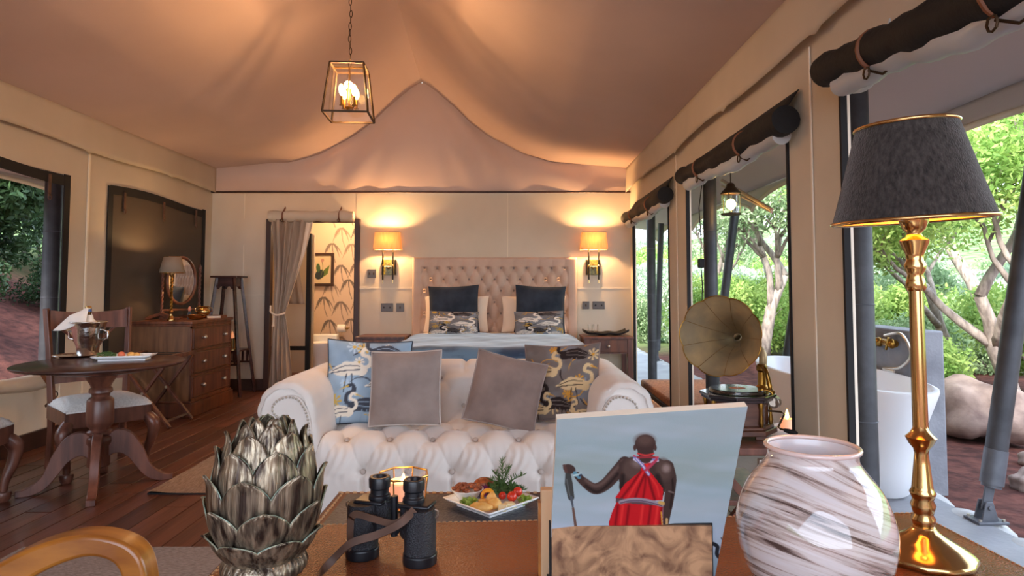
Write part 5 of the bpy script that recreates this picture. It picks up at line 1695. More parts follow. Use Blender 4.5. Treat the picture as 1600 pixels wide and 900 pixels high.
# canvas roll with strap below the left opening
t = thing('window_roll', 'rolled canvas flap with leather strap below the far left opening', 'blind', (-3.50, 4.3, .52))
mb = MB(); mb.tube([(0, -.95 + 1.75 * k / 20, .0 - .012 * math.sin(k * .5)) for k in range(21)], [.055 + .006 * math.sin(k * .9) for k in range(21)], 14); local(mb, 'canvas_roll', M['canvas'], t, smooth=60)
mb = MB(); mb.bar((.062, .42, .05), (.066, .55, -.10), .03, .005, up=(1, 0, 0)); s_ = local(mb, 'strap', M['strapl'], t)
mb = MB(); mb.tube([(.07, .56 + .02 * math.cos(a), -.12 + .022 * math.sin(a)) for a in np.linspace(0, 2 * PI, 9)[:-1]], .005, 5, closed=True); mb.bar((.066, .55, -.14), (.066, .46, -.19), .02, .004, up=(1, 0, 0)); local(mb, 'buckle', M['iron'], s_)

# =================================================================== RUGS
def rug(label, x0, x1, y0, y1, m, rz=0, curl=0):
    t = thing('woven_rug', label, 'rug', ((x0 + x1) / 2, (y0 + y1) / 2, 0), rz)
    hx, hy = (x1 - x0) / 2, (y1 - y0) / 2
    U, V = np.meshgrid(np.linspace(-1, 1, 60), np.linspace(-1, 1, 40), indexing='ij')
    z = .011 + .002 * wob(U * 3, V * 3) + curl * np.exp(-((U + 1) / .06) ** 2 - ((V + 1) / .05) ** 2)
    mb = MB(); mb.grid(np.stack([U * hx, V * hy, z], -1)); local(mb, 'rug_weave', m, t, smooth=180)
    mb = MB(); mb.bb(-hx + .002, hx - .002, -hy + .002, hy - .002, .001, .008); local(mb, 'rug_backing', M['black'], t, smooth=0)
    return t
c = G(229, 773)
rug('beige jute rug under the sofa with a lifted corner', c.x, 1.15, c.y, 5.75, M['rug'], curl=.012)
c = G(215, 858)
rug('grey woven rug in front, under the golden wood armchair', -2.25, .9, 1.5, c.y, M['rug2'])

# =================================================================== SOFA
SX = -.27
FY = 3.07            # front of seat and arms
HW, IW = .935, .665  # outer and inner half widths
t = thing('chesterfield_sofa', 'cream velvet button tufted sofa with rolled arms and nailhead trim', 'sofa', (SX, 3.6, 0))
sofa = t
def arc(cx, cz, r_, a0, a1, n):
    return [(cx + r_ * math.cos(R(a)), cz + r_ * math.sin(R(a))) for a in np.linspace(a0, a1, n)]
# roll profile in (outward, up) coordinates, outward measured from the inner face
ac, az, ar = .145, .615, .142
prof = [(.0, .10), (.0, .30), (-.008, .42), (-.01, .52), (-.002, .58)] + arc(ac, az, ar, 168, -70, 22) + [(.165, .46), (.155, .40), (.15, .30), (.15, .10)]
pa = np.array(prof)
def resample(pa, n):
    d = np.r_[0, np.cumsum(np.hypot(*np.diff(pa, axis=0).T))]
    s_ = np.linspace(0, d[-1], n)
    return np.stack([np.interp(s_, d, pa[:, 0]), np.interp(s_, d, pa[:, 1])], 1), s_
PR, PS = resample(pa, 110)
dP = np.gradient(PR, axis=0); NL = np.stack([-dP[:, 1], dP[:, 0]], 1); NL /= np.linalg.norm(NL, axis=1)[:, None]
for nm, sg in (('left', -1), ('right', 1)):
    ys_ = np.linspace(0, 1.02, 80)
    I, YY = np.meshgrid(np.arange(110), ys_, indexing='ij')
    th = np.arctan2(PR[:, 1] - az, PR[:, 0] - ac)
    inset = -.030 * (1 - np.sqrt(np.clip(1 - (1 - np.clip(YY / .05, 0, 1)) ** 2, 0, 1)))
    isroll = np.clip((PR[I, 1] - .46) / .1, 0, 1)
    pleat = -.006 * np.abs(np.sin(th[I] * 5.0)) ** 6 * np.clip(1 - YY / .22, 0, 1) * isroll - .004 * np.exp(-((YY - .5) / .015) ** 2) * isroll
    wv = .003 * wob(YY * 2, PS[I] * 2, 2.0, sg)
    off = -(inset + pleat + wv)
    X = PR[I, 0] + NL[I, 0] * -off * -1; Z = PR[I, 1] + NL[I, 1] * -off * -1
    X = PR[I, 0] - NL[I, 0] * off * -1 * -1; Z = PR[I, 1] - NL[I, 1] * off
    # NL points to the left of travel, which is outward of the body here
    X = PR[I, 0] + NL[I, 0] * (inset + pleat + wv); Z = PR[I, 1] + NL[I, 1] * (inset + pleat + wv)
    mb = MB()
    mb.grid(np.stack([SX + sg * (IW + X), FY + .0 + YY, Z], -1), flip=sg < 0)
    arm = mb.build('arm', M['sofa'], t, smooth=180)
    # front scroll panel
    fq = bez([(.012, .10), (.008, .38), (.012, .52), (.030, .615), (.075, .680), (.130, .692), (.185, .668), (.205, .625), (.180, .588), (.140, .575), (.112, .53), (.100, .44), (.096, .30), (.096, .10)], 6)
    poly = [(SX + sg * (IW + a), b) for a, b in fq]
    mb = MB(); mb.prism(poly, FY - .012, FY + .03)
    pn = mb.build('scroll_panel', M['sofa'], arm, smooth=50, bevel=.006)
    poly2 = [(SX + sg * (IW + a), b) for a, b in PR[::2] - NL[::2] * .012]
    mb = MB(); mb.prism(poly2, FY + .01, FY + .05); mb.build('arm_front', M['sofa'], arm, smooth=50, bevel=.008)
    nb = MB()
    fa = np.array(fq); fd_ = np.gradient(fa, axis=0); fn = np.stack([fd_[:, 1], -fd_[:, 0]], 1); fn /= np.linalg.norm(fn, axis=1)[:, None] + 1e-9
    q = fa + fn * .008
    d = np.r_[0, np.cumsum(np.hypot(*np.diff(q, axis=0).T))]
    for s_ in np.arange(.10, d[-1] - .10, .0165):
        x_ = np.interp(s_, d, q[:, 0]); z_ = np.interp(s_, d, q[:, 1])
        nb.ball((SX + sg * (IW + x_), FY - .014, z_), .0062, 6, 4)
    o = nb.build('nailhead_trim', M['pewter'], arm, smooth=180); o['kind'] = 'stuff'
# back: same roll, leaning, tufted on its face
bprof = [(.0, .36), (.02, .44), (.06, .52), (.085, .60)] + [(.235 + .145 * math.cos(R(a)), .615 + .142 * math.sin(R(a))) for a in np.linspace(165, -60, 22)] + [(.29, .45), (.29, .10)]
BP, BS = resample(np.array(bprof), 130)
dB = np.gradient(BP, axis=0); NB = np.stack([-dB[:, 1], dB[:, 0]], 1); NB /= np.linalg.norm(NB, axis=1)[:, None]
xs = np.linspace(-IW - .12, IW + .12, 300)
I, XX = np.meshgrid(np.arange(130), xs, indexing='ij')
S_ = BS[I]
lat = tuft(XX, S_ - .20, .27, .15, .045, .35)
topz = np.clip((S_ - .36) / .06, 0, 1) * np.clip((.62 - S_) / .10, 0, 1)
pleats = .040 - .012 * np.abs(np.cos(XX / .27 * PI)) ** 14 - .0 * XX
facem = np.clip((.40 - S_) / .06, 0, 1) * np.clip(S_ / .04, 0, 1)
off = lat * facem + (.028 - .018 * np.exp(-((((XX / .27) + .5) % 1 - .5) / .06) ** 2)) * topz
off = off * np.clip((IW + .12 - np.abs(XX)) / .06, 0, 1)
mb = MB(); mb.grid(np.stack([SX + XX, 3.56 + BP[I, 0] + NB[I, 0] * off, BP[I, 1] + NB[I, 1] * off], -1))
mb.bb(SX - IW - .1, SX + IW + .1, 3.85, 3.87, .1, .6)
back = mb.build('backrest', M['sofa'], t, smooth=180)
# seat: tufted bench
sp = [(.80, .40), (.62, .435), (.40, .452), (.20, .452)] + [(.115 + .085 * math.cos(R(a)) * 1.1, .36 + .092 * math.sin(R(a))) for a in np.linspace(90, 180, 9)] + [(.02, .30), (.03, .20), (.04, .10)]
SPR, SS = resample(np.array(sp), 170)
dS = np.gradient(SPR, axis=0); NS = np.stack([dS[:, 1], -dS[:, 0]], 1); NS /= np.linalg.norm(NS, axis=1)[:, None]
xs = np.linspace(-IW + .0, IW - .0, 420)
I, XX = np.meshgrid(np.arange(170), xs, indexing='ij')
S_ = SS[I]
# arc position of the front button row: where z = .315 on the front face
sf = SS[np.argmin(np.abs(SPR[:, 1] - .335) + (SPR[:, 0] > .1) * 9)]
A_, D_ = .2105, .185
phx = .014
lat = tuft(XX + phx, S_ - sf, A_, D_, .040, .38)
below = .040 * (1 - .7 * np.exp(-((((XX + phx) / A_ + .5) % 1 - .5) / .05) ** 2)) * .8
fade = np.clip((S_ - sf) / .03, 0, 1)
off = lat * (1 - fade) + below * fade
wr = .0035 * np.sin(XX * 150 + 4 * np.sin(S_ * 30)) * np.exp(-((S_ - sf + .05) / .06) ** 2) * np.abs(np.sin(PI * (XX + phx) / A_))
off = off + wr
off *= np.clip((IW - np.abs(XX)) / .03, 0, 1) ** .5
mb = MB(); mb.grid(np.stack([SX + XX, FY + SPR[I, 0] - .012 + NS[I, 0] * off * 1.0, SPR[I, 1] + NS[I, 1] * off], -1))
seat = mb.build('seat', M['sofa'], t, smooth=180)
bt = MB(); bt.ball((0, 0, 0), .0135, 10, 7, sc=(1, .7, 1)); bo = bt.build('button', M['sofabtn'], None, smooth=180)
first = True
for r_i in range(4):
    s_ = sf - r_i * D_
    k_ = np.argmin(np.abs(SS - s_))
    for k in range(-4, 5):
        x_ = -phx + (k + (.5 if r_i % 2 else 0)) * A_
        if abs(x_) > IW - .04:
            continue
        o = bo if first else bo.copy()
        if not first: COL.objects.link(o)
        first = False
        o.parent = seat
        n_ = NS[k_] * .004
        o.location = (SX + x_, FY + SPR[k_, 0] - .012 + n_[0], SPR[k_, 1] + n_[1]); o.rotation_euler = (0 if r_i == 0 else R(-60), 0, 0)
for r_i in range(2):
    s_ = .20 + r_i * .15
    k_ = np.argmin(np.abs(BS - s_))
    for k in range(-3, 4):
        x_ = (k + (.5 if r_i % 2 else 0)) * .27
        if abs(x_) > IW: continue
        o = bo.copy(); COL.objects.link(o); o.parent = back
        o.location = (SX + x_, 3.56 + BP[k_, 0] - .004, BP[k_, 1])
mb = MB(); mb.bb(SX - IW, SX + IW, FY + .04, 3.86, .08, .36); mb.build('seat_base', M['sofa'], t, smooth=0)
for i in (-1, 1):
    for Y_ in (FY + .08, 3.95):
        mb = MB(); mb.lathe([(.022, 0), (.035, .02), (.04, .06), (.03, .10)], (SX + i * (HW - .13), Y_, .012), 16); mb.build('leg', M['wood'], t)

# cushions on the sofa
cushion('crane_cushion', 'light blue crane patterned cushion against the left sofa arm', (D(578, 608, 3.50).x - .01, 3.51, .69), .46, .46, .16, R(-16), R(3), R(14), M['paint'],
        cloth=((150, 172, 190), (188, 208, 222), (238, 228, 210), (214, 178, 92), (70, 74, 84), 4), pinch=.07, seedw=1, piping=M['navy'])
cushion('velvet_cushion', 'upright plain taupe grey velvet cushion on the left of the sofa', (D(634, 611, 3.38).x, 3.37, .68), .375, .385, .13, R(-14), R(-2), R(-4), M['taupe'], pinch=.04, seedw=2, piping=M['sofabtn'])
cushion('velvet_cushion', 'tilted plain taupe velvet cushion on the right of the sofa', (D(790, 615, 3.36).x, 3.35, .665), .375, .37, .13, R(-18), R(14), R(4), M['taupe2'], pinch=.05, seedw=6, piping=M['taupe'])
cushion('crane_cushion', 'dark grey crane patterned cushion against the right sofa arm', (D(878, 605, 3.50).x, 3.49, .69), .42, .42, .15, R(-16), R(-3), R(-16), M['paint'],
        cloth=((116, 104, 98), (128, 138, 150), (214, 184, 138), (206, 146, 56), (46, 36, 34), 6), pinch=.07, seedw=3, piping=M['taupe2'])

# =================================================================== TRUNK TABLE WITH PLATE AND CANDLE
TKZ = .52
bl = G(531, 768, TKZ); br = Vector((bl.x + 1.02, bl.y + .01, 0))
t = thing('coffee_table', 'low slate leather topped trunk table with stitched edge before the sofa', 'coffee table', ((bl.x + br.x) / 2, bl.y - .35, 0))
hx_, hy_ = (br.x - bl.x) / 2, .34
mb = MB(); mb.bb(-hx_, hx_, -hy_, .35, 0.02, TKZ - .02); local(mb, 'trunk_body', M['leather'], t, bevel=.01)
mb = MB(); mb.bb(-hx_ - .006, hx_ + .006, -hy_, .356, TKZ - .05, TKZ - .002); local(mb, 'lid_edge', M['leatheredge'], t, bevel=.006)
mb = MB(); mb.bb(-hx_ + .03, hx_ - .03, -hy_ + .03, .325, TKZ - .004, TKZ); local(mb, 'top_panel', M['slate'], t, smooth=0)
mb = MB()
x_ = -hx_ + .005
while x_ < hx_:
    mb.box((x_, .34, TKZ + .0), (.012, .006, .005)); x_ += .024
y_ = -hy_
while y_ < .34:
    mb.box((-hx_ + .014, y_, TKZ + .0), (.006, .012, .005)); mb.box((hx_ - .014, y_, TKZ), (.006, .012, .005)); y_ += .024
o = local(mb, 'edge_stitching', M['stitch'], t, smooth=0); o['kind'] = 'stuff'
# glass candle holder
c = G(630, 789, TKZ)
t = thing('candle_holder', 'octagonal glass candle holder with gold edges on the trunk', 'candle holder', (c.x, c.y, TKZ), rz=R(10))
r0, r1, h_ = .070, .080, .096
def oc(r_, k, z):
    a = k * PI / 4 + PI / 8
    return Vector((r_ * math.cos(a), r_ * math.sin(a), z))
mb = MB(); mb.add([oc(r0, k, .004) for k in range(8)], [tuple(range(8))]); mb.tube([oc(r0, k, .004) for k in range(8)], .003, 6, closed=True); local(mb, 'base_rim', M['brassglass'], t)
mb = MB(); mb.tube([oc(r1, k, h_) for k in range(8)], .0032, 6, closed=True); local(mb, 'top_rim', M['brassglass'], t)
for k in range(8):
    mb = MB(); mb.cyl(oc(r0, k, .004), oc(r1, k, h_), .0024, n=6); local(mb, 'edge_bar', M['brassglass'], t)
    mb = MB(); mb.add([oc(r0, k, .004), oc(r0, k + 1, .004), oc(r1, k + 1, h_), oc(r1, k, h_)], [(0, 1, 2, 3)]); local(mb, 'glass_pane', M['glass'], t, smooth=0)
mb = MB(); mb.lathe([(.046, .006), (.047, .070), (.044, .075), (.001, .071)], (0, 0, 0), 28); cw = local(mb, 'candle_wax', M['candle'], t)
mb = MB(); mb.lathe([(.001, .072), (.006, .080), (.004, .090), (.001, .098)], (0, 0, 0), 10); local(mb, 'flame', M['flame'], t)
point_light('candle_light', (0, 0, .13), .5, r=.01, parent=t)
# white square plate
pts = [G(692, 781, TKZ + .02), G(765, 809, TKZ + .012), G(842, 781, TKZ + .02)]
cx_ = (pts[0].x + pts[2].x) / 2; cy_ = (pts[0].y + pts[2].y) / 2
PLX, PLY = cx_, cy_
hd = (pts[2].x - pts[0].x) / 2 / math.sqrt(2)
t = thing('square_plate', 'white square plate of food turned cornerwise on the trunk', 'plate', (cx_, cy_ + .005, TKZ), rz=PI / 4)
U, V = np.meshgrid(np.linspace(-1, 1, 24), np.linspace(-1, 1, 24), indexing='ij')
mb = MB(); mb.grid(np.stack([U * hd, V * hd, .008 + .018 * np.maximum(np.abs(U), np.abs(V)) ** 6], -1)); mb.bb(-hd * .7, hd * .7, -hd * .7, hd * .7, 0.0005, .009)
local(mb, 'plate_dish', M['white'], t, smooth=60, solid=.004)
def pix(px, py, z):
    q = G(px, py, z); return q
FZ = TKZ + .014
def food(nm, label, px, py, mb, m, dz=0, rz=0, cat='food', rot=None, group=None, smooth=180):
    q = pix(px, py, FZ)
    o = mb.build(nm, m, None, smooth=smooth)
    o.location = (q.x, q.y, FZ + dz); o.rotation_euler = rot or (0, 0, rz)
    return tag(o, label, cat, group)
# nut bowl
q = pix(730, 778, FZ)
t = thing('nut_bowl', 'small white bowl of glazed nuts on the square plate', 'bowl', (q.x, q.y, FZ))
mb = MB(); mb.lathe([(.03, 0), (.052, .03), (.050, .031), (.028, .004), (.001, .004)], (0, 0, 0), 32, caps=False); local(mb, 'bowl_dish', M['white'], t, smooth=60)
mb = MB(); r_ = random.Random(2)
for k in range(46):
    a, rr_ = r_.uniform(0, 6.28), .043 * r_.random() ** .5
    mb.ball((rr_ * math.cos(a), rr_ * math.sin(a), .026 + .012 * (1 - rr_ / .05) + r_.uniform(0, .006)), .0075, 7, 5, sc=(1.2, .8, .8))
o = local(mb, 'glazed_nuts', M['food_nut'], t, smooth=180); o['kind'] = 'stuff'
for i, (px, py, lab, s_) in enumerate(((800, 787, 'front red cherry tomato on the square plate', .0155), (809, 779, 'cherry tomato at the right behind the front one', .015), (785, 784, 'small cherry tomato left of the two right ones', .012))):
    mb = MB(); mb.ball((0, 0, s_ * .9), s_, 18, 12); food('cherry_tomato', lab, px, py, mb, M['tomato'], cat='tomato', group='cherry tomatoes on the square plate', dz=.008)
for i, (px, py, lab, sc_, rz_) in enumerate(((752, 799, 'long golden pastry roll at the front corner of the plate', (.036, .015, .013), -.25), (773, 795, 'round golden pastry roll right of the long one', (.021, .017, .016), .3), (768, 790, 'curled golden pastry in the middle of the plate', (.018, .015, .02), .8), (756, 790, 'flat golden pastry slice behind the long roll', (.022, .012, .010), -.5))):
    mb = MB(); mb.ball((0, 0, sc_[2]), 1, 18, 12, sc=sc_); mb.v = [(a * (1 + .05 * math.sin(b * 300)), b, c_ * (1 + .05 * math.sin(a * 260))) for a, b, c_ in mb.v]
    food('pastry_roll', lab, px, py, mb, M['food_bread'], rz=rz_, group='golden pastries on the plate')
mb = MB(); mb.tube([(.017 * math.cos(a), -.004 * a / 3, .018 + .017 * math.sin(a)) for a in np.linspace(-1.2, 4.2, 22)], .0058, 8); mb.v = [(a, b * 2.2, c_) for a, b, c_ in mb.v]
food('pepper_ring', 'orange pepper ring standing on the plate behind the pastries', 762, 783, mb, mat('orange_pepper', (232, 158, 40), .3), cat='food')
for i, (px, py, lab) in enumerate(((796, 793, 'pale cheese wedge at the right front of the plate'), (786, 796, 'pale cheese slice near the front corner of the plate'))):
    mb = MB(); mb.prism([(-.02, 0), (.02, 0), (.014, .014), (-.01, .016)], -.012, .012); food('cheese_piece', lab, px, py, mb, M['cheese'], rz=.4 + i, bevel=0) if False else food('cheese_piece', lab, px, py, mb, M['cheese'], rz=.4 + i, smooth=0)
def leafbits(cs, rs, n, size, seed, flat=.7):
    V_, F_ = leaves_np(cs, rs, n, size, seed, flat)
    mb = MB(); mb.add(V_.tolist(), F_.tolist()); return mb
food('lettuce', 'pale green lettuce leaf at the left front of the plate', 731, 789, leafbits([(0, 0, .01), (.015, 0, .012), (-.012, .004, .01)], [.018, .014, .014], 110, .010, 3), M['lettuce'], smooth=0)
food('lettuce', 'pale green lettuce leaf at the right corner of the plate', 817, 786, leafbits([(0, 0, .01), (.012, 0, .012)], [.016, .014], 90, .010, 8), M['lettuce'], smooth=0)
food('beet_shreds', 'purple beetroot shreds beside the nut bowl', 753, 775, leafbits([(0, 0, .014), (.01, 0, .02)], [.02, .016], 160, .008, 13), M['beet'], smooth=0)
mb = MB(); mb.ball((0, 0, .022), 1, 18, 12, sc=(.036, .028, .022)); food('grain_mound', 'brown grain mound behind the nut bowl', 757, 768, mb, M['food_nut'], dz=.002)
food('salad_greens', 'dark green salad leaves heaped in the middle of the plate', 780, 772, leafbits([(0, 0, .02), (.03, 0, .02), (-.02, 0, .02), (.05, 0, .014)], [.026] * 4, 420, .011, 21), M['herb'], smooth=0)
q = pix(785, 772, FZ)
t = thing('rosemary_sprig', 'rosemary sprig rising from the salad on the plate', 'herb', (q.x, q.y, FZ + .02))
mb = MB(); nm_ = MB(); r_ = random.Random(4)
for (dx, dy, dz, L_) in ((-.3, 0, .8, .06), (.0, 0, 1, .085), (.25, .1, .9, .07), (.6, 0, .55, .085), (-.55, .05, .6, .055), (.9, 0, .3, .07)):
    d = Vector((dx, dy, dz)).normalized(); pts = [d * L_ * k / 8 + Vector((0, 0, -.004 * k * k / 8 * abs(dx))) for k in range(9)]
    mb.tube(pts, .0011, 5)
    for k in range(2, 9):
        for s_ in range(5):
            a = r_.uniform(0, 6.28); e = (d * .8 + Vector((math.cos(a), math.sin(a), .3)) * .9).normalized() * .019
            nm_.tube([pts[k], pts[k] + e * .5, pts[k] + e], [.0009, .0013, .0004], 4)
local(mb, 'stem', M['herb'], t); o = local(nm_, 'needles', M['herb'], t); o['kind'] = 'stuff'

# =================================================================== GRAMOPHONE ON ITS SIDE TABLE
c = G(1183, 692, .47)
GXc, GYc = c.x - .02, c.y + .20
t = thing('side_table', 'dark low side table with crossed legs under the gramophone', 'side table', (GXc, GYc, 0))
mb = MB(); mb.bb(-.27, .16, -.30, .30, .435, .47); local(mb, 'top', M['wood'], t, smooth=0, bevel=.006)
mb = MB(); mb.bb(-.24, .13, -.27, .27, .20, .225); local(mb, 'shelf', M['wood'], t, smooth=0, bevel=.004)
for sg in (-1, 1):
    mb = MB(); mb.bar((-.22, sg * .26, .02), (.12, sg * .26, .43), .035, .03, up=(0, 1, 0)); local(mb, 'leg', M['wood'], t, smooth=0)
    mb = MB(); mb.bar((.12, sg * .225, .02), (-.22, sg * .225, .43), .035, .03, up=(0, 1, 0)); local(mb, 'leg', M['wood'], t, smooth=0)
mb = MB(); mb.bb(-.02, .13, -.33, -.30, .375, .425); local(mb, 'metal_band', M['pewter'], t, smooth=0, bevel=.003)
t = thing('gramophone', 'antique gramophone with large petalled brass horn on the side table', 'gramophone', (GXc, GYc, .47), rz=R(-20))
def octa(r_, z0, z1, mb, sx=1, sy=1):
    mb.lathe([(r_, z0), (r_, z1)], (0, 0, 0), 8, sx=sx, sy=sy)
mb = MB(); octa(.185, .02, .045, mb); octa(.170, .045, .06, mb)
for k in range(4):
    a = k * PI / 2 + PI / 4; mb.box((.15 * math.cos(a), .15 * math.sin(a), .012), (.05, .05, .024))
local(mb, 'plinth', M['carcass'], t, smooth=0, bevel=.004)
mb = MB(); octa(.145, .06, .175, mb); local(mb, 'case', M['carcass'], t, smooth=0, bevel=.003)
mb = MB(); octa(.175, .175, .190, mb); octa(.185, .190, .205, mb); local(mb, 'case_top', M['record'], t, smooth=0, bevel=.003)
for k in range(8):
    a = k * PI / 4; mb = MB(); mb.lathe([(.008, .06), (.012, .08), (.007, .11), (.007, .14), (.012, .165), (.009, .178)], (.155 * math.cos(a), .155 * math.sin(a), 0), 10); local(mb, 'corner_post', M['oldbrass'], t)
mb = MB(); mb.lathe([(.135, .210), (.137, .222), (.001, .222)], (0, 0, 0), 48); local(mb, 'turntable', M['silver'], t)
mb = MB(); mb.lathe([(.128, .223), (.128, .226), (.045, .2262), (.001, .226)], (0, 0, 0), 56); rc = local(mb, 'record', M['record'], t)
mb = MB(); mb.lathe([(.04, .2263), (.001, .2268)], (0, 0, 0), 28); local(mb, 'record_label', mat('record_label', (196, 120, 92), .6), rc)
mb = MB(); mb.cyl((0, 0, .226), (0, 0, .238), .004); local(mb, 'spindle', M['silver'], rc)
# crank
mb = MB(); mb.tube([(.14, -.05, .13), (.20, -.06, .13), (.215, -.06, .12), (.185, -.075, .06), (.195, -.08, .052), (.215, -.085, .05)], .005, 7); cr_ = local(mb, 'crank', M['iron'], t)
mb = MB(); mb.tube([(.21, -.085, .05), (.23, -.09, .046), (.26, -.095, .04), (.27, -.097, .038)], [.008, .012, .012, .006], 10); local(mb, 'crank_grip', M['black'], cr_)
# horn in world space of the thing
t_inv = (Matrix.Translation((GXc, GYc, .47)) @ Matrix.Rotation(R(-20), 4, 'Z')).inverted()
mc_ = D(1124, 525, GYc - .14)
hc = t_inv @ mc_
th_ = t_inv @ D(1160, 534, GYc + .02)
el = t_inv @ D(1184, 556, GYc + .10)
ax = (hc - th_).normalized()
# frame whose z runs from throat to mouth
zc = ax; xc = zc.cross(Vector((0, 0, 1))).normalized(); yc = xc.cross(zc).normalized()
axis_w = Vector((-.50, -.85, .08)).normalized()
zc = (t_inv.to_3x3() @ axis_w).normalized(); xc = Vector((0, 0, 1)).cross(zc).normalized(); yc = zc.cross(xc)
Rm = .196
hp = [(1.0, .0), (.955, -.018), (.88, -.044), (.78, -.075), (.67, -.11), (.56, -.15), (.45, -.20), (.35, -.26), (.26, -.32), (.18, -.38), (.11, -.43)]
hl = bez([(a, b) for a, b in hp], 4)
nA = 128
vs = []
for (r_, z) in hl:
    for j in range(nA):
        a = 2 * PI * j / nA
        pet = abs(math.sin(a * 4.5 + .3)) 
        k = 1 - .05 * (1 - pet ** .5) * r_ ** 2
        zz_ = z - .014 * (1 - pet) * r_ ** 4 + .012 * (pet ** .7) * max(0, r_ - .8) * 2 * -1
        vs.append(hc + xc * (Rm * r_ * k * math.cos(a)) + yc * (Rm * r_ * k * math.sin(a)) + zc * zz_)
fs = [(i * nA + j, i * nA + (j + 1) % nA, (i + 1) * nA + (j + 1) % nA, (i + 1) * nA + j) for i in range(len(hl) - 1) for j in range(nA)]
mb = MB(); mb.add(vs, fs)
hn = local(mb, 'horn', M['horn'], t, smooth=180, solid=.0015)
mb = MB(); mb.tube(vs[:nA], .0028, 6, closed=True); local(mb, 'horn_rim', M['oldbrass'], hn, smooth=180)
for k in range(9):
    a = (k * PI - .3) / 4.5
    j = int(round(a / (2 * PI) * nA)) % nA
    mb = MB(); mb.tube([vs[i * nA + j] for i in range(0, len(hl) - 6, 2)], .0016, 5); local(mb, 'horn_seam', M['oldbrass'], hn, smooth=180)
he = hc + zc * -.43
mb = MB(); mb.tube(bez([he - zc * .005, he - zc * .012, he - zc * .05 + Vector((.03, 0, -.03)), el + Vector((.02, .02, .02)), el + Vector((.02, .01, -.08)), Vector((.12, .10, .22))], 6), .020, 14)
local(mb, 'elbow', M['horn'], t, smooth=180)
mb = MB(); mb.lathe([(.032, .205), (.034, .22), (.022, .235), (.02, .30), (.028, .31), (.028, .33), (.02, .34)], (.12, .10, 0), 20); local(mb, 'bracket_post', M['oldbrass'], t)
sbx = t_inv @ D(1208, 628, GYc - .06)
mb = MB(); mb.tube(bez([(.12, .10, .33), (.14, .04, .31), (sbx.x - .01, sbx.y + .03, sbx.z + .06), (sbx.x, sbx.y, sbx.z + .045)], 6), .011, 10)
mb.tube([(sbx.x - .03 + .035 * math.cos(a), sbx.y, sbx.z + .02 + .035 * math.sin(a)) for a in np.linspace(R(20), R(230), 14)], .008, 8)
ta = local(mb, 'tone_arm', M['oldbrass'], t, smooth=180)
mb = MB(); mb.cyl((sbx.x + .0, sbx.y - .014, sbx.z), (sbx.x + .012, sbx.y + .014, sbx.z), .030, n=28); mb.cyl((sbx.x, sbx.y - .018, sbx.z), (sbx.x, sbx.y - .013, sbx.z), .022, n=24); local(mb, 'sound_box', M['pewter'], ta, bevel=.003)

# =================================================================== NEAR DESK
DZ_ = .75
qa, qb = G(396, 820, DZ_), G(1433, 799, DZ_)
qc = G(1600, 890, DZ_)
ang = math.atan2(qb.y - qa.y, qb.x - qa.x)
t = thing('leather_desk', 'long writing desk covered in brown leather with stitched edge, nearest the camera', 'desk', (qa.x, qa.y, 0), rz=ang)
Wd = (qb - qa).length; Dd = .78
mb = MB(); mb.bb(0, Wd, -Dd, 0, DZ_ - .035, DZ_); local(mb, 'leather_top', M['leather'], t, bevel=.008, seg=3)
mb = MB(); mb.bb(.02, Wd - .02, -Dd + .02, -.02, DZ_ - .11, DZ_ - .035); local(mb, 'apron', M['mahog'], t, smooth=0)
mb = MB(); mb.bb(-.003, Wd + .003, -Dd - .003, .003, DZ_ - .022, DZ_ - .010); local(mb, 'edge_band', M['leatheredge'], t, smooth=0, bevel=.002)
mb = MB()
x_ = .01
while x_ < Wd:
    mb.box((x_, -.007, DZ_ + .0004), (.0065, .0022, .0016)); x_ += .011
y_ = -Dd
while y_ < 0:
    mb.box((.008, y_, DZ_ + .0004), (.0022, .0065, .0016)); mb.box((Wd - .008, y_, DZ_ + .0004), (.0022, .0065, .0016)); y_ += .011
o = local(mb, 'edge_stitching', M['stitch'], t, smooth=0); o['kind'] = 'stuff'
for (i, j) in ((.05, -.05), (Wd - .05, -.05), (.05, -Dd + .05), (Wd - .05, -Dd + .05)):
    mb = MB(); mb.box((i, j, (DZ_ - .11) / 2), (.06, .06, DZ_ - .11), taper=.7); local(mb, 'leg', M['mahog'], t, smooth=0, bevel=.004)

# brass table lamp with hide shade
c = G(1445, 872, DZ_)
LX, LY = c.x, c.y
t = thing('brass_lamp', 'tall polished brass table lamp with dark hide shade on the desk', 'table lamp', (LX, LY, DZ_))
S1_ = 1.0
mb = MB(); mb.lathe([(.072, 0), (.076, .004), (.076, .010), (.070, .016), (.052, .026), (.028, .040), (.019, .048), (.016, .054)], (0, 0, 0), 12, wob=None); local(mb, 'base', M['brass'], t, smooth=25, bevel=.002)
mb = MB(); mb.lathe([(.014, .05), (.018, .056), (.020, .066), (.016, .072), (.018, .078), (.021, .088), (.017, .096), (.0205, .104), (.022, .108), (.0185, .113), (.0175, .118), (.0135, .155), (.0115, .172), (.013, .180), (.020, .188), (.026, .199), (.018, .206), (.014, .212), (.011, .22)], (0, 0, 0), 32); mb.v = [(a * .9, b * .9, c_) for a, b, c_ in mb.v]; local(mb, 'turned_foot', M['brass'], t, smooth=60)
zsh = D(1432, 345, LY).z - DZ_
mb = MB(); mb.lathe([(.0112, .215), (.0104, zsh - .118)], (0, 0, 0), 20, wob=lambda a, z: 1 + .05 * math.cos(a * 10)); local(mb, 'stem', M['brass'], t, smooth=60)
k_ = zsh - .12
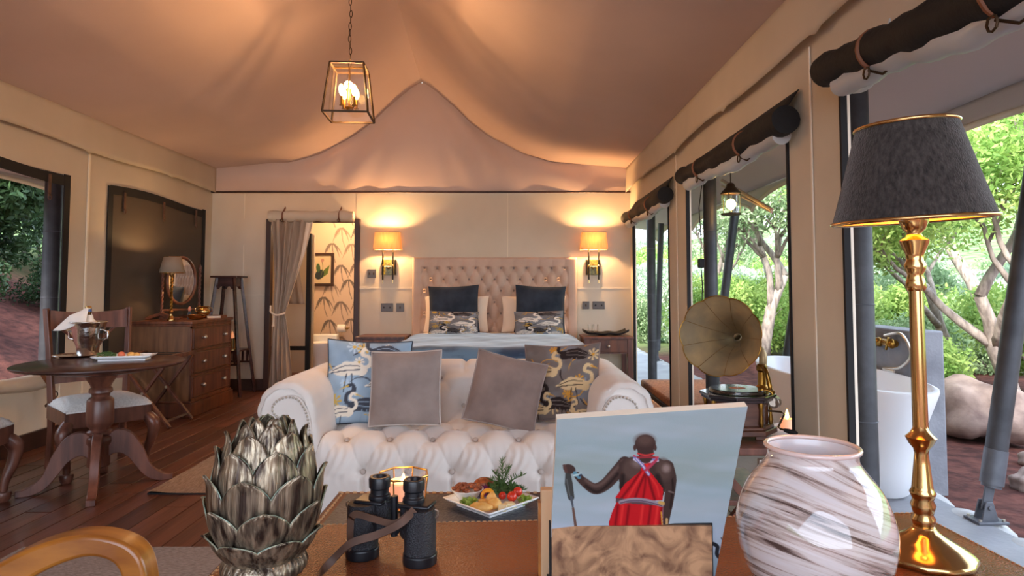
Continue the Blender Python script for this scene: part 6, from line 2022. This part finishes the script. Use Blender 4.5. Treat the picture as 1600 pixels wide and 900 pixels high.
mb = MB(); mb.lathe([(.015, k_), (.019, k_ + .006), (.0165, k_ + .018), (.014, k_ + .028), (.018, k_ + .036), (.020, k_ + .044), (.015, k_ + .052), (.017, k_ + .064), (.026, k_ + .082), (.027, k_ + .086), (.015, k_ + .092), (.013, k_ + .098), (.02, k_ + .106), (.026, k_ + .118), (.026, k_ + .135), (.018, k_ + .14)], (0, 0, 0), 32); mb.v = [(a * .86, b * .86, c_) for a, b, c_ in mb.v]; local(mb, 'turned_neck', M['brass'], t, smooth=60)
zb_ = D(1435, 344, LY).z - DZ_; zt_ = D(1420, 198, LY).z - DZ_
SHX, rb_, rt_ = -.004, .122, .077
tl = Matrix.Translation((0, 0, zb_)) @ Matrix.Rotation(R(-3), 4, 'Y') @ Matrix.Rotation(R(2), 4, 'X') @ Matrix.Translation((0, 0, -zb_))
def tilt_mb(mb):
    mb.v = [tuple(tl @ Vector(p)) for p in mb.v]
Hs = zt_ - zb_
mb = MB(); mb.lathe([(rb_, zb_), (rb_ * .62 + rt_ * .38, zb_ + Hs * .37), (rt_, zb_ + Hs)], (SHX, 0, 0), 96, caps=False); tilt_mb(mb); sh_ = local(mb, 'lamp_shade', M['fur'], t, smooth=180)
mb = MB(); mb.lathe([(rb_ - .003, zb_ + .001), (rt_ - .003, zb_ + Hs - .001)], (SHX, 0, 0), 64, caps=False); tilt_mb(mb); local(mb, 'shade_lining', M['shadein'], sh_, smooth=180)
for r_, z in ((rb_, zb_), (rt_, zb_ + Hs)):
    mb = MB(); mb.tube([(SHX + r_ * math.cos(a), r_ * math.sin(a), z) for a in np.linspace(0, 2 * PI, 97)[:-1]], .0035, 8, closed=True); tilt_mb(mb); local(mb, 'shade_rim', M['brass'], sh_, smooth=180)
mb = MB()
for k in range(3):
    a = k * 2.1 + .4; mb.cyl((0, 0, zb_ + Hs * .75), (SHX + rt_ * .97 * math.cos(a), rt_ * .97 * math.sin(a), zb_ + Hs), .002, n=5)
tilt_mb(mb); local(mb, 'shade_carrier', M['brass'], sh_)
mb = MB(); mb.ball((0, 0, zb_ + .055), .024, 14, 10, sc=(1, 1, 1.4)); local(mb, 'bulb', M['bulb'], t, smooth=180)
point_light('lamp_light', (0, 0, zb_ + .115), 2.0, r=.015, parent=t)

# swirled glass vase
vc = D(1271, 800, .93)
t = thing('swirl_vase', 'round glossy white vase with brown swirls at the right front of the desk', 'vase', (vc.x, .93, DZ_))
ztop = D(1266, 698, .93).z - DZ_
vp = bez([(.060, 0), (.070, .012), (.092, .05), (.104, .09), (.104, .125), (.090, .165), (.068, .195), (.0605, .208), (.0615, .222), (.063, ztop)], 6)
mb = MB(); mb.lathe([(.060, ztop + .0005), (.057, ztop - .01), (.056, .2), (.085, .16), (.095, .1), (.06, .01), (.001, .008)], (0, 0, 0), 64, caps=False); local(mb, 'vase_inside', mat('milk_glass', (226, 220, 224), .2, coat=.5), t, smooth=180)
mb = MB(); mb.lathe(vp, (0, 0, 0), 96, caps=False)
vm = mat('vase_swirl', (226, 220, 218), 0.06, coat=1.0)
nt = vm.node_tree; N_, Lk = nt.nodes, nt.links
tcn = N_.new('ShaderNodeTexCoord'); sep = N_.new('ShaderNodeSeparateXYZ'); Lk.new(tcn.outputs['Object'], sep.inputs[0])
at2 = N_.new('ShaderNodeMath'); at2.operation = 'ARCTAN2'; Lk.new(sep.outputs['Y'], at2.inputs[0]); Lk.new(sep.outputs['X'], at2.inputs[1])
# height made to climb with the angle so the streaks wind round the body; sine pair keeps the seam closed
sn = N_.new('ShaderNodeMath'); sn.operation = 'SINE'; ad = N_.new('ShaderNodeMath'); ad.operation = 'ADD'; ad.inputs[1].default_value = -.5; Lk.new(at2.outputs[0], ad.inputs[0]); Lk.new(ad.outputs[0], sn.inputs[0])
cs_ = N_.new('ShaderNodeMath'); cs_.operation = 'COSINE'; Lk.new(ad.outputs[0], cs_.inputs[0])
m1 = N_.new('ShaderNodeMath'); m1.operation = 'MULTIPLY_ADD'; Lk.new(cs_.outputs[0], m1.inputs[0]); m1.inputs[1].default_value = .040; Lk.new(sep.outputs['Z'], m1.inputs[2])
cmb = N_.new('ShaderNodeCombineXYZ'); Lk.new(sn.outputs[0], cmb.inputs['X']); Lk.new(cs_.outputs[0], cmb.inputs['Y']); Lk.new(m1.outputs[0], cmb.inputs['Z'])
mp = N_.new('ShaderNodeMapping'); mp.inputs['Scale'].default_value = (.5, .5, 105); Lk.new(cmb.outputs[0], mp.inputs[0])
nz = N_.new('ShaderNodeTexNoise'); nz.inputs['Scale'].default_value = 1.0; nz.inputs['Detail'].default_value = 7; nz.inputs['Roughness'].default_value = .6; nz.inputs['Distortion'].default_value = .5; Lk.new(mp.outputs[0], nz.inputs['Vector'])
cr = N_.new('ShaderNodeValToRGB'); Lk.new(nz.outputs['Fac'], cr.inputs[0])
e = cr.color_ramp.elements; e[0].position = .37; e[0].color = (*srgb((78, 62, 58)), 1); e[1].position = .64; e[1].color = (*srgb((220, 214, 216)), 1)
e2 = e.new(.45); e2.color = (*srgb((176, 158, 152)), 1); e3 = e.new(.52); e3.color = (*srgb((212, 202, 200)), 1)
Lk.new(cr.outputs[0], N_['Principled BSDF'].inputs['Base Color'])
local(mb, 'vase_body', vm, t, smooth=180)
mb = MB(); mb.tube([(.0615 * math.cos(a), .0615 * math.sin(a), ztop) for a in np.linspace(0, 2 * PI, 97)[:-1]], .0036, 8, closed=True); local(mb, 'vase_lip', mat('lip_glass', (226, 204, 200), .08, coat=1.0), t, smooth=180)

# photographic print standing in a burl wood holder
t = thing('photo_print', 'canvas photo print of a red robed herder seen from behind, leaning in the burl holder', 'picture', (0.19, .96, DZ_))
TL, TR = D(870, 655, .88), D(1168, 635, .885)
BLc = D(858, 896, .975)
n0_ = (TR - TL).cross(BLc - TL)
r0_ = ray(1117, 900); o0_ = Vector((0, 0, CAMZ))
BRc = o0_ + r0_ * ((TL - o0_).dot(n0_) / r0_.dot(n0_))
nu, nv = 300, 280
U, V = np.meshgrid(np.linspace(0, 1, nu), np.linspace(0, 1, nv), indexing='ij')
def bil(a, b, c_, d):
    a, b, c_, d = [np.array(q, float) for q in (a, b, c_, d)]
    return (a * (1 - U[..., None]) + b * U[..., None]) * (1 - V[..., None]) + (c_ * (1 - U[..., None]) + d * U[..., None]) * V[..., None]
pxy = bil((100, 115), (1056, 50), (62, 890), (890, 900))
P_ = Paint(pxy[..., 0], pxy[..., 1], (150, 172, 180))
yb = pxy[..., 1]
for y0_, y1_, c_ in ((0, 260, (160, 174, 178)), (200, 470, (148, 164, 162)), (430, 640, (170, 182, 190)), (560, 900, (178, 188, 204)), (760, 1000, (134, 156, 168))):
    P_.put(np.clip((yb - y0_) / 90, 0, 1) * np.clip((y1_ - yb) / 90, 0, 1) * (.75 + .25 * wob(pxy[..., 0] / 300, yb / 120, 1, 2)), c_)
P_.put(np.clip(wob(pxy[..., 0] / 420, yb / 90, 1.0, 7), 0, 1) * .35, (184, 198, 214))
skin, skd, skl = (66, 50, 46), (38, 28, 27), (122, 104, 98)
red, redd, redl = (192, 26, 34), (122, 12, 22), (222, 52, 50)
# staff
P_.stroke([(156, 368), (160, 420), (172, 488)], [13, 20, 16], (62, 64, 62), 3); P_.stroke([(150, 400), (165, 480)], 3, (96, 100, 98), 3)
P_.stroke([(172, 488), (182, 545)], [7, 4], (78, 84, 92), 3); P_.stroke([(182, 545), (196, 650)], [6, 7], (104, 78, 68), 3)
# arms
P_.stroke(bez([(440, 320), (385, 380), (340, 425), (290, 445), (240, 415), (200, 378)], 5), list(np.interp(np.linspace(0, 1, 26), [0, .3, .55, .7, 1], [34, 30, 28, 24, 16])), skin, 3)
P_.stroke(bez([(430, 310), (375, 370), (330, 415), (290, 430), (245, 402)], 4), 8, skl if False else (96, 76, 70), 12)
P_.stroke(bez([(405, 370), (355, 425), (300, 460), (245, 430)], 4), 6, skd, 8)
P_.ell(163, 348, 32, 22, skin, .35, 3)
for k in range(4):
    P_.ell(138 + 3 * k, 332 + 10 * k, 9, 6, (86, 62, 56), 0, 3)
P_.stroke([(190, 368), (212, 388)], 9, (90, 140, 160), 3); P_.stroke([(186, 380), (222, 372)], 5, (176, 204, 206), 3); P_.stroke([(214, 380), (222, 376)], 5, (52, 60, 80), 3)
P_.stroke(bez([(650, 340), (672, 400), (664, 480), (652, 560), (645, 620)], 4), list(np.interp(np.linspace(0, 1, 17), [0, .3, .6, 1], [38, 26, 24, 14])), skin, 3)
P_.stroke([(676, 360), (682, 440), (668, 540)], 5, skd, 8); P_.stroke([(662, 455), (684, 462)], 4, (110, 96, 92), 3)
# torso
P_.poly([(410, 320), (440, 296), (500, 284), (590, 284), (640, 306), (680, 340), (688, 380), (650, 430), (625, 500), (430, 500), (412, 440), (412, 370)], skin)
P_.ell(478, 345, 48, 52, (84, 66, 60), .2, 22); P_.ell(498, 322, 24, 16, skl, .3, 22)
P_.ell(636, 350, 38, 52, (84, 66, 60), -.2, 22); P_.ell(648, 342, 20, 20, (140, 122, 116), 0, 20)
P_.stroke([(430, 380), (425, 440)], 10, skd, 12); P_.stroke([(605, 380), (625, 440)], 12, skd, 14)
# cloth on the torso
P_.poly([(530, 300), (575, 296), (560, 350), (600, 400), (632, 440), (630, 500), (400, 505), (392, 488), (440, 420), (520, 355)], red)
for pts, w_, c_ in (([(520, 360), (470, 430), (420, 495)], 5, redd), ([(540, 370), (510, 440), (490, 495)], 5, redd), ([(555, 370), (570, 430), (590, 495)], 6, redd), ([(530, 365), (490, 430), (455, 490)], 4, redl), ([(565, 380), (600, 430), (612, 480)], 4, redl), ([(545, 380), (540, 440), (530, 495)], 4, redd), ([(550, 300), (552, 345)], 7, redl)):
    P_.stroke(bez(pts, 4), w_, c_, 10)
# skirt
P_.poly([(400, 505), (632, 520), (628, 560), (632, 660), (370, 660), (358, 620), (376, 560)], red)
for x_, c_ in ((395, redd), (420, redl), (450, redd), (480, red), (520, redl), (560, redd), (595, redl), (618, redd)):
    P_.stroke([(x_ + 10, 530), (x_ - 6, 650)], 5, c_, 12)
P_.poly([(395, 490), (640, 510), (640, 530), (395, 512)], (92, 66, 72))
P_.stroke(bez([(418, 512), (470, 500), (540, 502), (625, 524)], 5), 10, (150, 140, 150), 3)
P_.stroke(bez([(418, 516), (470, 504), (540, 506), (625, 528)], 5), 3, (92, 70, 92), 2)
P_.stroke([(615, 512), (632, 516)], 9, (196, 156, 88), 3); P_.stroke([(622, 560), (628, 640)], 3, (206, 156, 60), 2); P_.stroke([(650, 596), (650, 632)], 6, (196, 160, 110), 3)
# beads
for i, off in enumerate((0, 8, 16)):
    P_.stroke(bez([(486, 284 + off), (520, 300 + off), (560, 296 + off), (606, 290 + off)], 5), 5, [(196, 60, 76), (110, 130, 190), (200, 196, 214)][i], 3)
P_.stroke([(498, 296), (530, 330), (560, 372)], 8, (112, 122, 176), 3); P_.stroke([(498, 296), (530, 330), (560, 372)], 3, (206, 190, 206), 2)
P_.stroke([(600, 300), (570, 330), (545, 352)], 7, (176, 60, 84), 3)
# neck, head
P_.stroke([(542, 250), (545, 285)], 34, skin, 3)
P_.ell(543, 226, 52, 44, (58, 42, 40), 0, 3); P_.stroke([(540, 240), (545, 262)], 40, (62, 46, 43), 3)
P_.ell(540, 208, 44, 26, (88, 68, 62), 0, 26); P_.ell(490, 244, 8, 14, (72, 52, 48), 0, 3); P_.ell(592, 244, 8, 14, (72, 52, 48), 0, 3)
P_.stroke([(505, 290), (588, 288)], 5, (150, 50, 60), 3)
P_.stroke(bez([(505, 272), (545, 280), (585, 272)], 4), 4, (196, 60, 60), 3)
# tail of an animal at the lower right
P_.stroke(bez([(885, 724), (905, 740), (902, 780), (925, 808)], 5), 10, (36, 38, 44), 3); P_.stroke([(925, 692), (940, 726)], 3, (50, 54, 60), 2)
W3 = bil(TL, TR, BLc, BRc)
nrm = (Vector(W3[-1, 0]) - Vector(W3[0, 0])).cross(Vector(W3[0, -1]) - Vector(W3[0, 0])).normalized()
if nrm.y > 0:
    nrm = -nrm
mb = MB(); mb.grid(W3 + np.array(nrm) * .0006)
mb.build('printed_face', M['print'], t, smooth=0, colors=P_.linear())
mb = MB()
cs4 = [Vector(W3[0, 0]), Vector(W3[-1, 0]), Vector(W3[-1, -1]), Vector(W3[0, -1])]
mb.add([q for q in cs4] + [q - nrm * .012 for q in cs4], [(0, 1, 2, 3), (7, 6, 5, 4), (0, 4, 5, 1), (1, 5, 6, 2), (2, 6, 7, 3), (3, 7, 4, 0)])
mb.build('stretcher_board', M['seam'], t, smooth=0)
# holder
a, b = D(862, 822, .945), D(1112, 822, .945)
t = thing('burl_holder', 'burl wood fronted holder with black edges gripping the photo print', 'holder', ((a.x + b.x) / 2, .96, DZ_))
mb = MB(); mb.bb(a.x, b.x, .945, .951, DZ_ + .004, a.z); mb.build('burl_panel', M['burl'], t, smooth=0)
mb = MB(); mb.bb(a.x - .003, b.x + .003, .9505, .9625, DZ_ + .0, a.z + .002); mb.bb(a.x - .003, b.x + .003, .94, 1.02, DZ_, DZ_ + .006); mb.build('black_backing', M['black'], t, smooth=0)
a, b = D(845, 766, 1.02), D(866, 766, 1.02)
t = thing('pale_board', 'narrow pale wooden board standing on edge left of the photo print', 'board', ((a.x + b.x) / 2, 1.03, DZ_))
mb = MB(); mb.bb(a.x, b.x, 1.02, 1.04, DZ_, a.z); mb.build('board_slab', M['palewood'], t, smooth=0, bevel=.002)
mb = MB(); mb.bb(a.x - .004, a.x + .002, 1.022, 1.038, DZ_, a.z - .02); mb.build('board_edge', M['golden'], t, smooth=0)

# carved lotus bud ornament
c = D(415, 800, .985)
AX, AY = c.x, .985
LOT = t = thing('lotus_ornament', 'antique bronze and silver lotus bud ornament of overlapping petals on the desk', 'ornament', (AX, AY, DZ_))
zt_ = D(425, 672, .985).z - DZ_
H_ = zt_
mb = MB(); mb.lathe([(.05, 0), (.055, .008), (.05, .016), (.035, .022)], (0, 0, 0), 40); local(mb, 'foot', M['patina'], t, smooth=50)
mb = MB(); mb.lathe(bez([(.035, .018), (.060, .024), (.068, .038), (.060, .052), (.045, .058)], 6), (0, 0, 0), 96, wob=lambda a, z: 1 + .05 * abs(math.sin(a * 14))); local(mb, 'gadrooned_ring', M['petal'], t, smooth=180)
mb = MB(); mb.lathe(bez([(.035, .05), (.068, .075), (.080, .115), (.074, .155), (.056, .195), (.035, .22), (.015, .232), (.001, .235)], 5), (0, 0, 0), 40); local(mb, 'inner_bud', M['petal'], t, smooth=180)
# petal rows: base height, tip height, body radius at base / middle / tip, count, half width
rows = [(.046, .092, .052, .075, .086, 7, .042, 0, .10), (.054, .138, .056, .083, .093, 7, .046, .5, .07), (.074, .182, .066, .086, .088, 7, .047, 0, .03), (.106, .216, .070, .080, .070, 7, .042, .5, .01),
        (.140, .238, .064, .068, .054, 6, .036, 0, 0), (.165, .250, .052, .052, .038, 6, .028, .5, 0), (.188, .254, .036, .034, .022, 5, .020, 0, 0), (.200, .252, .02, .018, .010, 3, .012, .3, 0)]
for ri, (z0, z1, rA, rB, rC, cnt, hw_, ph, fl) in enumerate(rows):
    U, V = np.meshgrid(np.linspace(-1, 1, 15), np.linspace(0, 1, 16), indexing='ij')
    rad = (1 - V) ** 2 * rA + 2 * V * (1 - V) * (2 * rB - .5 * (rA + rC)) + V ** 2 * rC
    rad = rad + .009 * (np.clip(V - .8, 0, 1) / .2) ** 2 * (1 if ri < 5 else .3)
    wdt = hw_ * np.sin(np.clip((V * .86 + .14), 0, 1) * PI) ** .55 * (1 - .25 * V)
    wdt = np.where(V > .5, hw_ * np.clip(1 - ((V - .46) / .54) ** 2.2, 0, 1) ** .72, wdt)
    anl = U * wdt / rad
    curl_ = .0045 * np.abs(U) ** 3 * (V > 0) - .0035 * (1 - U ** 2)
    rr_ = rad + .0045 * (1 - U ** 2) + .0028 * np.exp(-((np.abs(U) - .93) / .09) ** 2) * np.clip(1 - V * .2, 0, 1) + .0009 * np.sin(U * 22) * (1 - np.abs(U))
    Z = z0 + (z1 - z0) * V
    mbp = MB(); mbp.grid(np.stack([rr_ * np.cos(anl), rr_ * np.sin(anl), Z], -1))
    # raised verdigris rim as a tube along the petal edge
    eg = MB()
    edge = [(float(rr_[0, k] * math.cos(anl[0, k])), float(rr_[0, k] * math.sin(anl[0, k])), float(Z[0, k])) for k in range(3, 16)] + [(float(rr_[-1, k] * math.cos(anl[-1, k])), float(rr_[-1, k] * math.sin(anl[-1, k])), float(Z[-1, k])) for k in range(15, 2, -1)]
    eg.tube(edge, .0011, 5)
    p0 = e0 = None
    for k in range(cnt):
        a = 2 * PI * (k + ph) / cnt + ri * .11
        if p0 is None:
            p0 = local(mbp, 'petal', M['petal'], t, smooth=180, solid=.0022); e0 = local(eg, 'petal_rim', M['patedge'] if ri < 4 else M['patina'], p0, smooth=180)
            o = p0
        else:
            o = dup(p0, t)
        o.rotation_euler = (0, 0, a)

LOT.scale = (.88, .88, 1.0)
# binoculars
c = G(607, 882, DZ_)
BXc, BYc = c.x, c.y + .02
t = thing('binoculars', 'old black hide covered binoculars standing on their lenses', 'binoculars', (BXc, BYc, DZ_), rz=R(-15))
for sg in (-1, 1):
    sxo = sg * .052
    mb = MB(); mb.lathe([(.027, 0), (.028, .004), (.028, .016), (.026, .018)], (sxo, 0, 0), 36); b_ = local(mb, 'objective_ring', M['binom'], t, bevel=.001)
    mb = MB(); mb.lathe([(.026, .018), (.026, .082), (.024, .088), (.001, .088)], (sxo, 0, 0), 36); local(mb, 'barrel', M['bino'], t, smooth=40)
    # prism housing and eyepiece sit inboard
    ix = sg * .031; iy = .020
    mb = MB(); mb.lathe([(.020, .034), (.022, .038), (.022, .086), (.02, .09), (.001, .09)], (ix, iy, 0), 28); local(mb, 'prism_housing', M['bino'], t, smooth=40)
    mb = MB(); mb.prism([(min(sxo, ix) - .016, .086), (max(sxo, ix) + .016, .086), (max(sxo, ix) + .016, .0925), (min(sxo, ix) - .016, .0925)], -.006, .034); local(mb, 'cover_plate', M['binom'], t, bevel=.003)
    mb = MB(); mb.lathe([(.0185, .090), (.0185, .097), (.0155, .100), (.0155, .108), (.018, .110), (.0185, .124), (.017, .128), (.012, .128), (.009, .122), (.001, .122)], (ix * 1.02, iy, 0), 32, wob=None); local(mb, 'eyepiece', M['binom'], t, smooth=30, bevel=.0006)
    mb = MB(); mb.tube([(sg * .079, 0, .075), (sg * .083, 0, .080), (sg * .083, 0, .086), (sg * .078, 0, .088)], .0015, 5); local(mb, 'strap_lug', M['pewter'], t)
mb = MB(); mb.cyl((0, .012, .034), (0, .012, .10), .006, n=16); mb.lathe([(.010, .040), (.010, .055)], (0, .012, 0), 20, wob=lambda a, z: 1 + .06 * math.sin(14 * a)); mb.box((0, .015, .084), (.05, .010, .008)); mb.box((0, .015, .048), (.04, .008, .010)); local(mb, 'hinge_bridge', M['binom'], t)
# strap: a flat ribbon
def ribbon(mb, pts, w_, th, wdir=(0, 0, 1)):
    pts = [Vector(p) for p in bez(pts, 8)]
    vs, fs = [], []
    wv = Vector(wdir)
    for i, p in enumerate(pts):
        tdir = (pts[min(i + 1, len(pts) - 1)] - pts[max(i - 1, 0)]).normalized()
        n_ = tdir.cross(wv)
        if n_.length < .05: n_ = Vector((0, 1, 0))
        n_.normalize(); ww = n_.cross(tdir).normalized()
        vs += [p + ww * w_ / 2 + n_ * th / 2, p - ww * w_ / 2 + n_ * th / 2, p - ww * w_ / 2 - n_ * th / 2, p + ww * w_ / 2 - n_ * th / 2]
    for i in range(len(pts) - 1):
        for j in range(4):
            fs.append((i * 4 + j, i * 4 + (j + 1) % 4, (i + 1) * 4 + (j + 1) % 4, (i + 1) * 4 + j))
    fs.append((0, 1, 2, 3)); fs.append(tuple((len(pts) - 1) * 4 + k for k in (3, 2, 1, 0)))
    mb.add(vs, fs)
mb = MB(); ribbon(mb, [(.050, -.020, .092), (.035, -.040, .075), (.0, -.050, .058), (-.04, -.062, .045), (-.066, -.075, .02), (-.072, -.10, .008), (-.05, -.14, .004)], .012, .0022, (0, .6, 1))
local(mb, 'neck_strap', M['strap'], t, smooth=60)
mb = MB(); ribbon(mb, [(-.058, -.022, .012), (-.060, -.0285, .05), (-.052, -.030, .078), (-.02, -.028, .074), (.02, -.028, .070), (.045, -.026, .088)], .011, .002, (.3, 0, 1))
local(mb, 'carry_strap', M['strap'], t, smooth=60)
mb = MB(); ribbon(mb, [(-.05, -.14, .004), (.0, -.10, .004), (.04, -.085, .005), (.05, -.12, .006), (.035, -.16, .006)], .013, .002, (0, .3, 1))
local(mb, 'strap_end', M['strap'], t, smooth=60)
mb = MB(); mb.box((.030, -.115, .010), (.03, .012, .003), Euler((R(20), R(-50), R(20))).to_matrix()); local(mb, 'strap_buckle', M['silver'], t, bevel=.001)

# golden wood armchair at the lower left
t = thing('wooden_armchair', 'golden polished wood armchair with curved arm at the lower left corner', 'armchair', (-1.30, 1.0, 0))
AYc = 1.30
outer = [(-90, 935), (0, 880), (60, 852), (125, 838), (180, 845), (213, 866), (227, 905), (228, 960), (215, 1040)]
inner = [(-60, 965), (20, 920), (80, 888), (130, 872), (165, 876), (184, 893), (190, 925), (186, 975), (172, 1040)]
po = bez([tuple(D(x_, y_, AYc)) for x_, y_ in outer], 6); pi_ = bez([tuple(D(x_, y_, AYc)) for x_, y_ in inner], 6)
mb = MB(); nn = len(po)
vs = []
for a, b in zip(po, pi_):
    vs += [(a[0], AYc - .0, a[2]), (b[0], AYc, b[2]), (b[0], AYc + .052, b[2] + .0), (a[0], AYc + .052, a[2] + .004)]
fs = []
for i in range(nn - 1):
    for j in range(4):
        fs.append((i * 4 + j, i * 4 + (j + 1) % 4, (i + 1) * 4 + (j + 1) % 4, (i + 1) * 4 + j))
fs.append((0, 1, 2, 3)); fs.append(tuple((nn - 1) * 4 + k for k in (3, 2, 1, 0)))
mb.add(vs, fs); mb.build('arm_rail', M['golden'], t, smooth=50, bevel=.008, seg=3)
pe = po[-1]; ps = po[0]
mb = MB(); mb.tube([(pe[0] - .02, AYc + .026, pe[2] + .01), (pe[0] - .03, AYc + .03, .25), (pe[0] - .0, AYc + .03, 0)], [.024, .026, .018], 10); mb.build('front_leg', M['golden'], t)
mb = MB(); mb.tube([(ps[0] + .02, AYc + .02, ps[2] + .3), (ps[0] + .02, AYc + .02, .4), (ps[0] - .06, AYc + .02, 0)], [.022, .026, .018], 10); mb.build('rear_leg', M['golden'], t)
for Y_ in (.72,):
    mb = MB(); mb.tube([(pe[0] - .02, Y_, .40), (pe[0] - .03, Y_, .25), (pe[0] - .0, Y_, 0)], [.024, .026, .018], 10); mb.build('front_leg', M['golden'], t)
    mb = MB(); mb.tube([(ps[0] + .02, Y_, ps[2] + .3), (ps[0] + .02, Y_, .4), (ps[0] - .06, Y_, 0)], [.022, .026, .018], 10); mb.build('rear_leg', M['golden'], t)
mb = MB(); mb.bb(ps[0] + .0, pe[0] - .01, .70, AYc + .045, .35, .40); mb.build('seat_frame', M['golden'], t, smooth=0, bevel=.008)
mb = MB(); mb.bb(ps[0] + .02, pe[0] - .04, .73, AYc + .01, .40, .45); mb.build('seat_cushion', M['strap'], t, bevel=.02, seg=3)
mb = MB(); mb.bb(ps[0] + .0, ps[0] + .04, .72, AYc + .03, .62, ps[2] + .3); mb.build('backrest', M['golden'], t, smooth=0, bevel=.01)
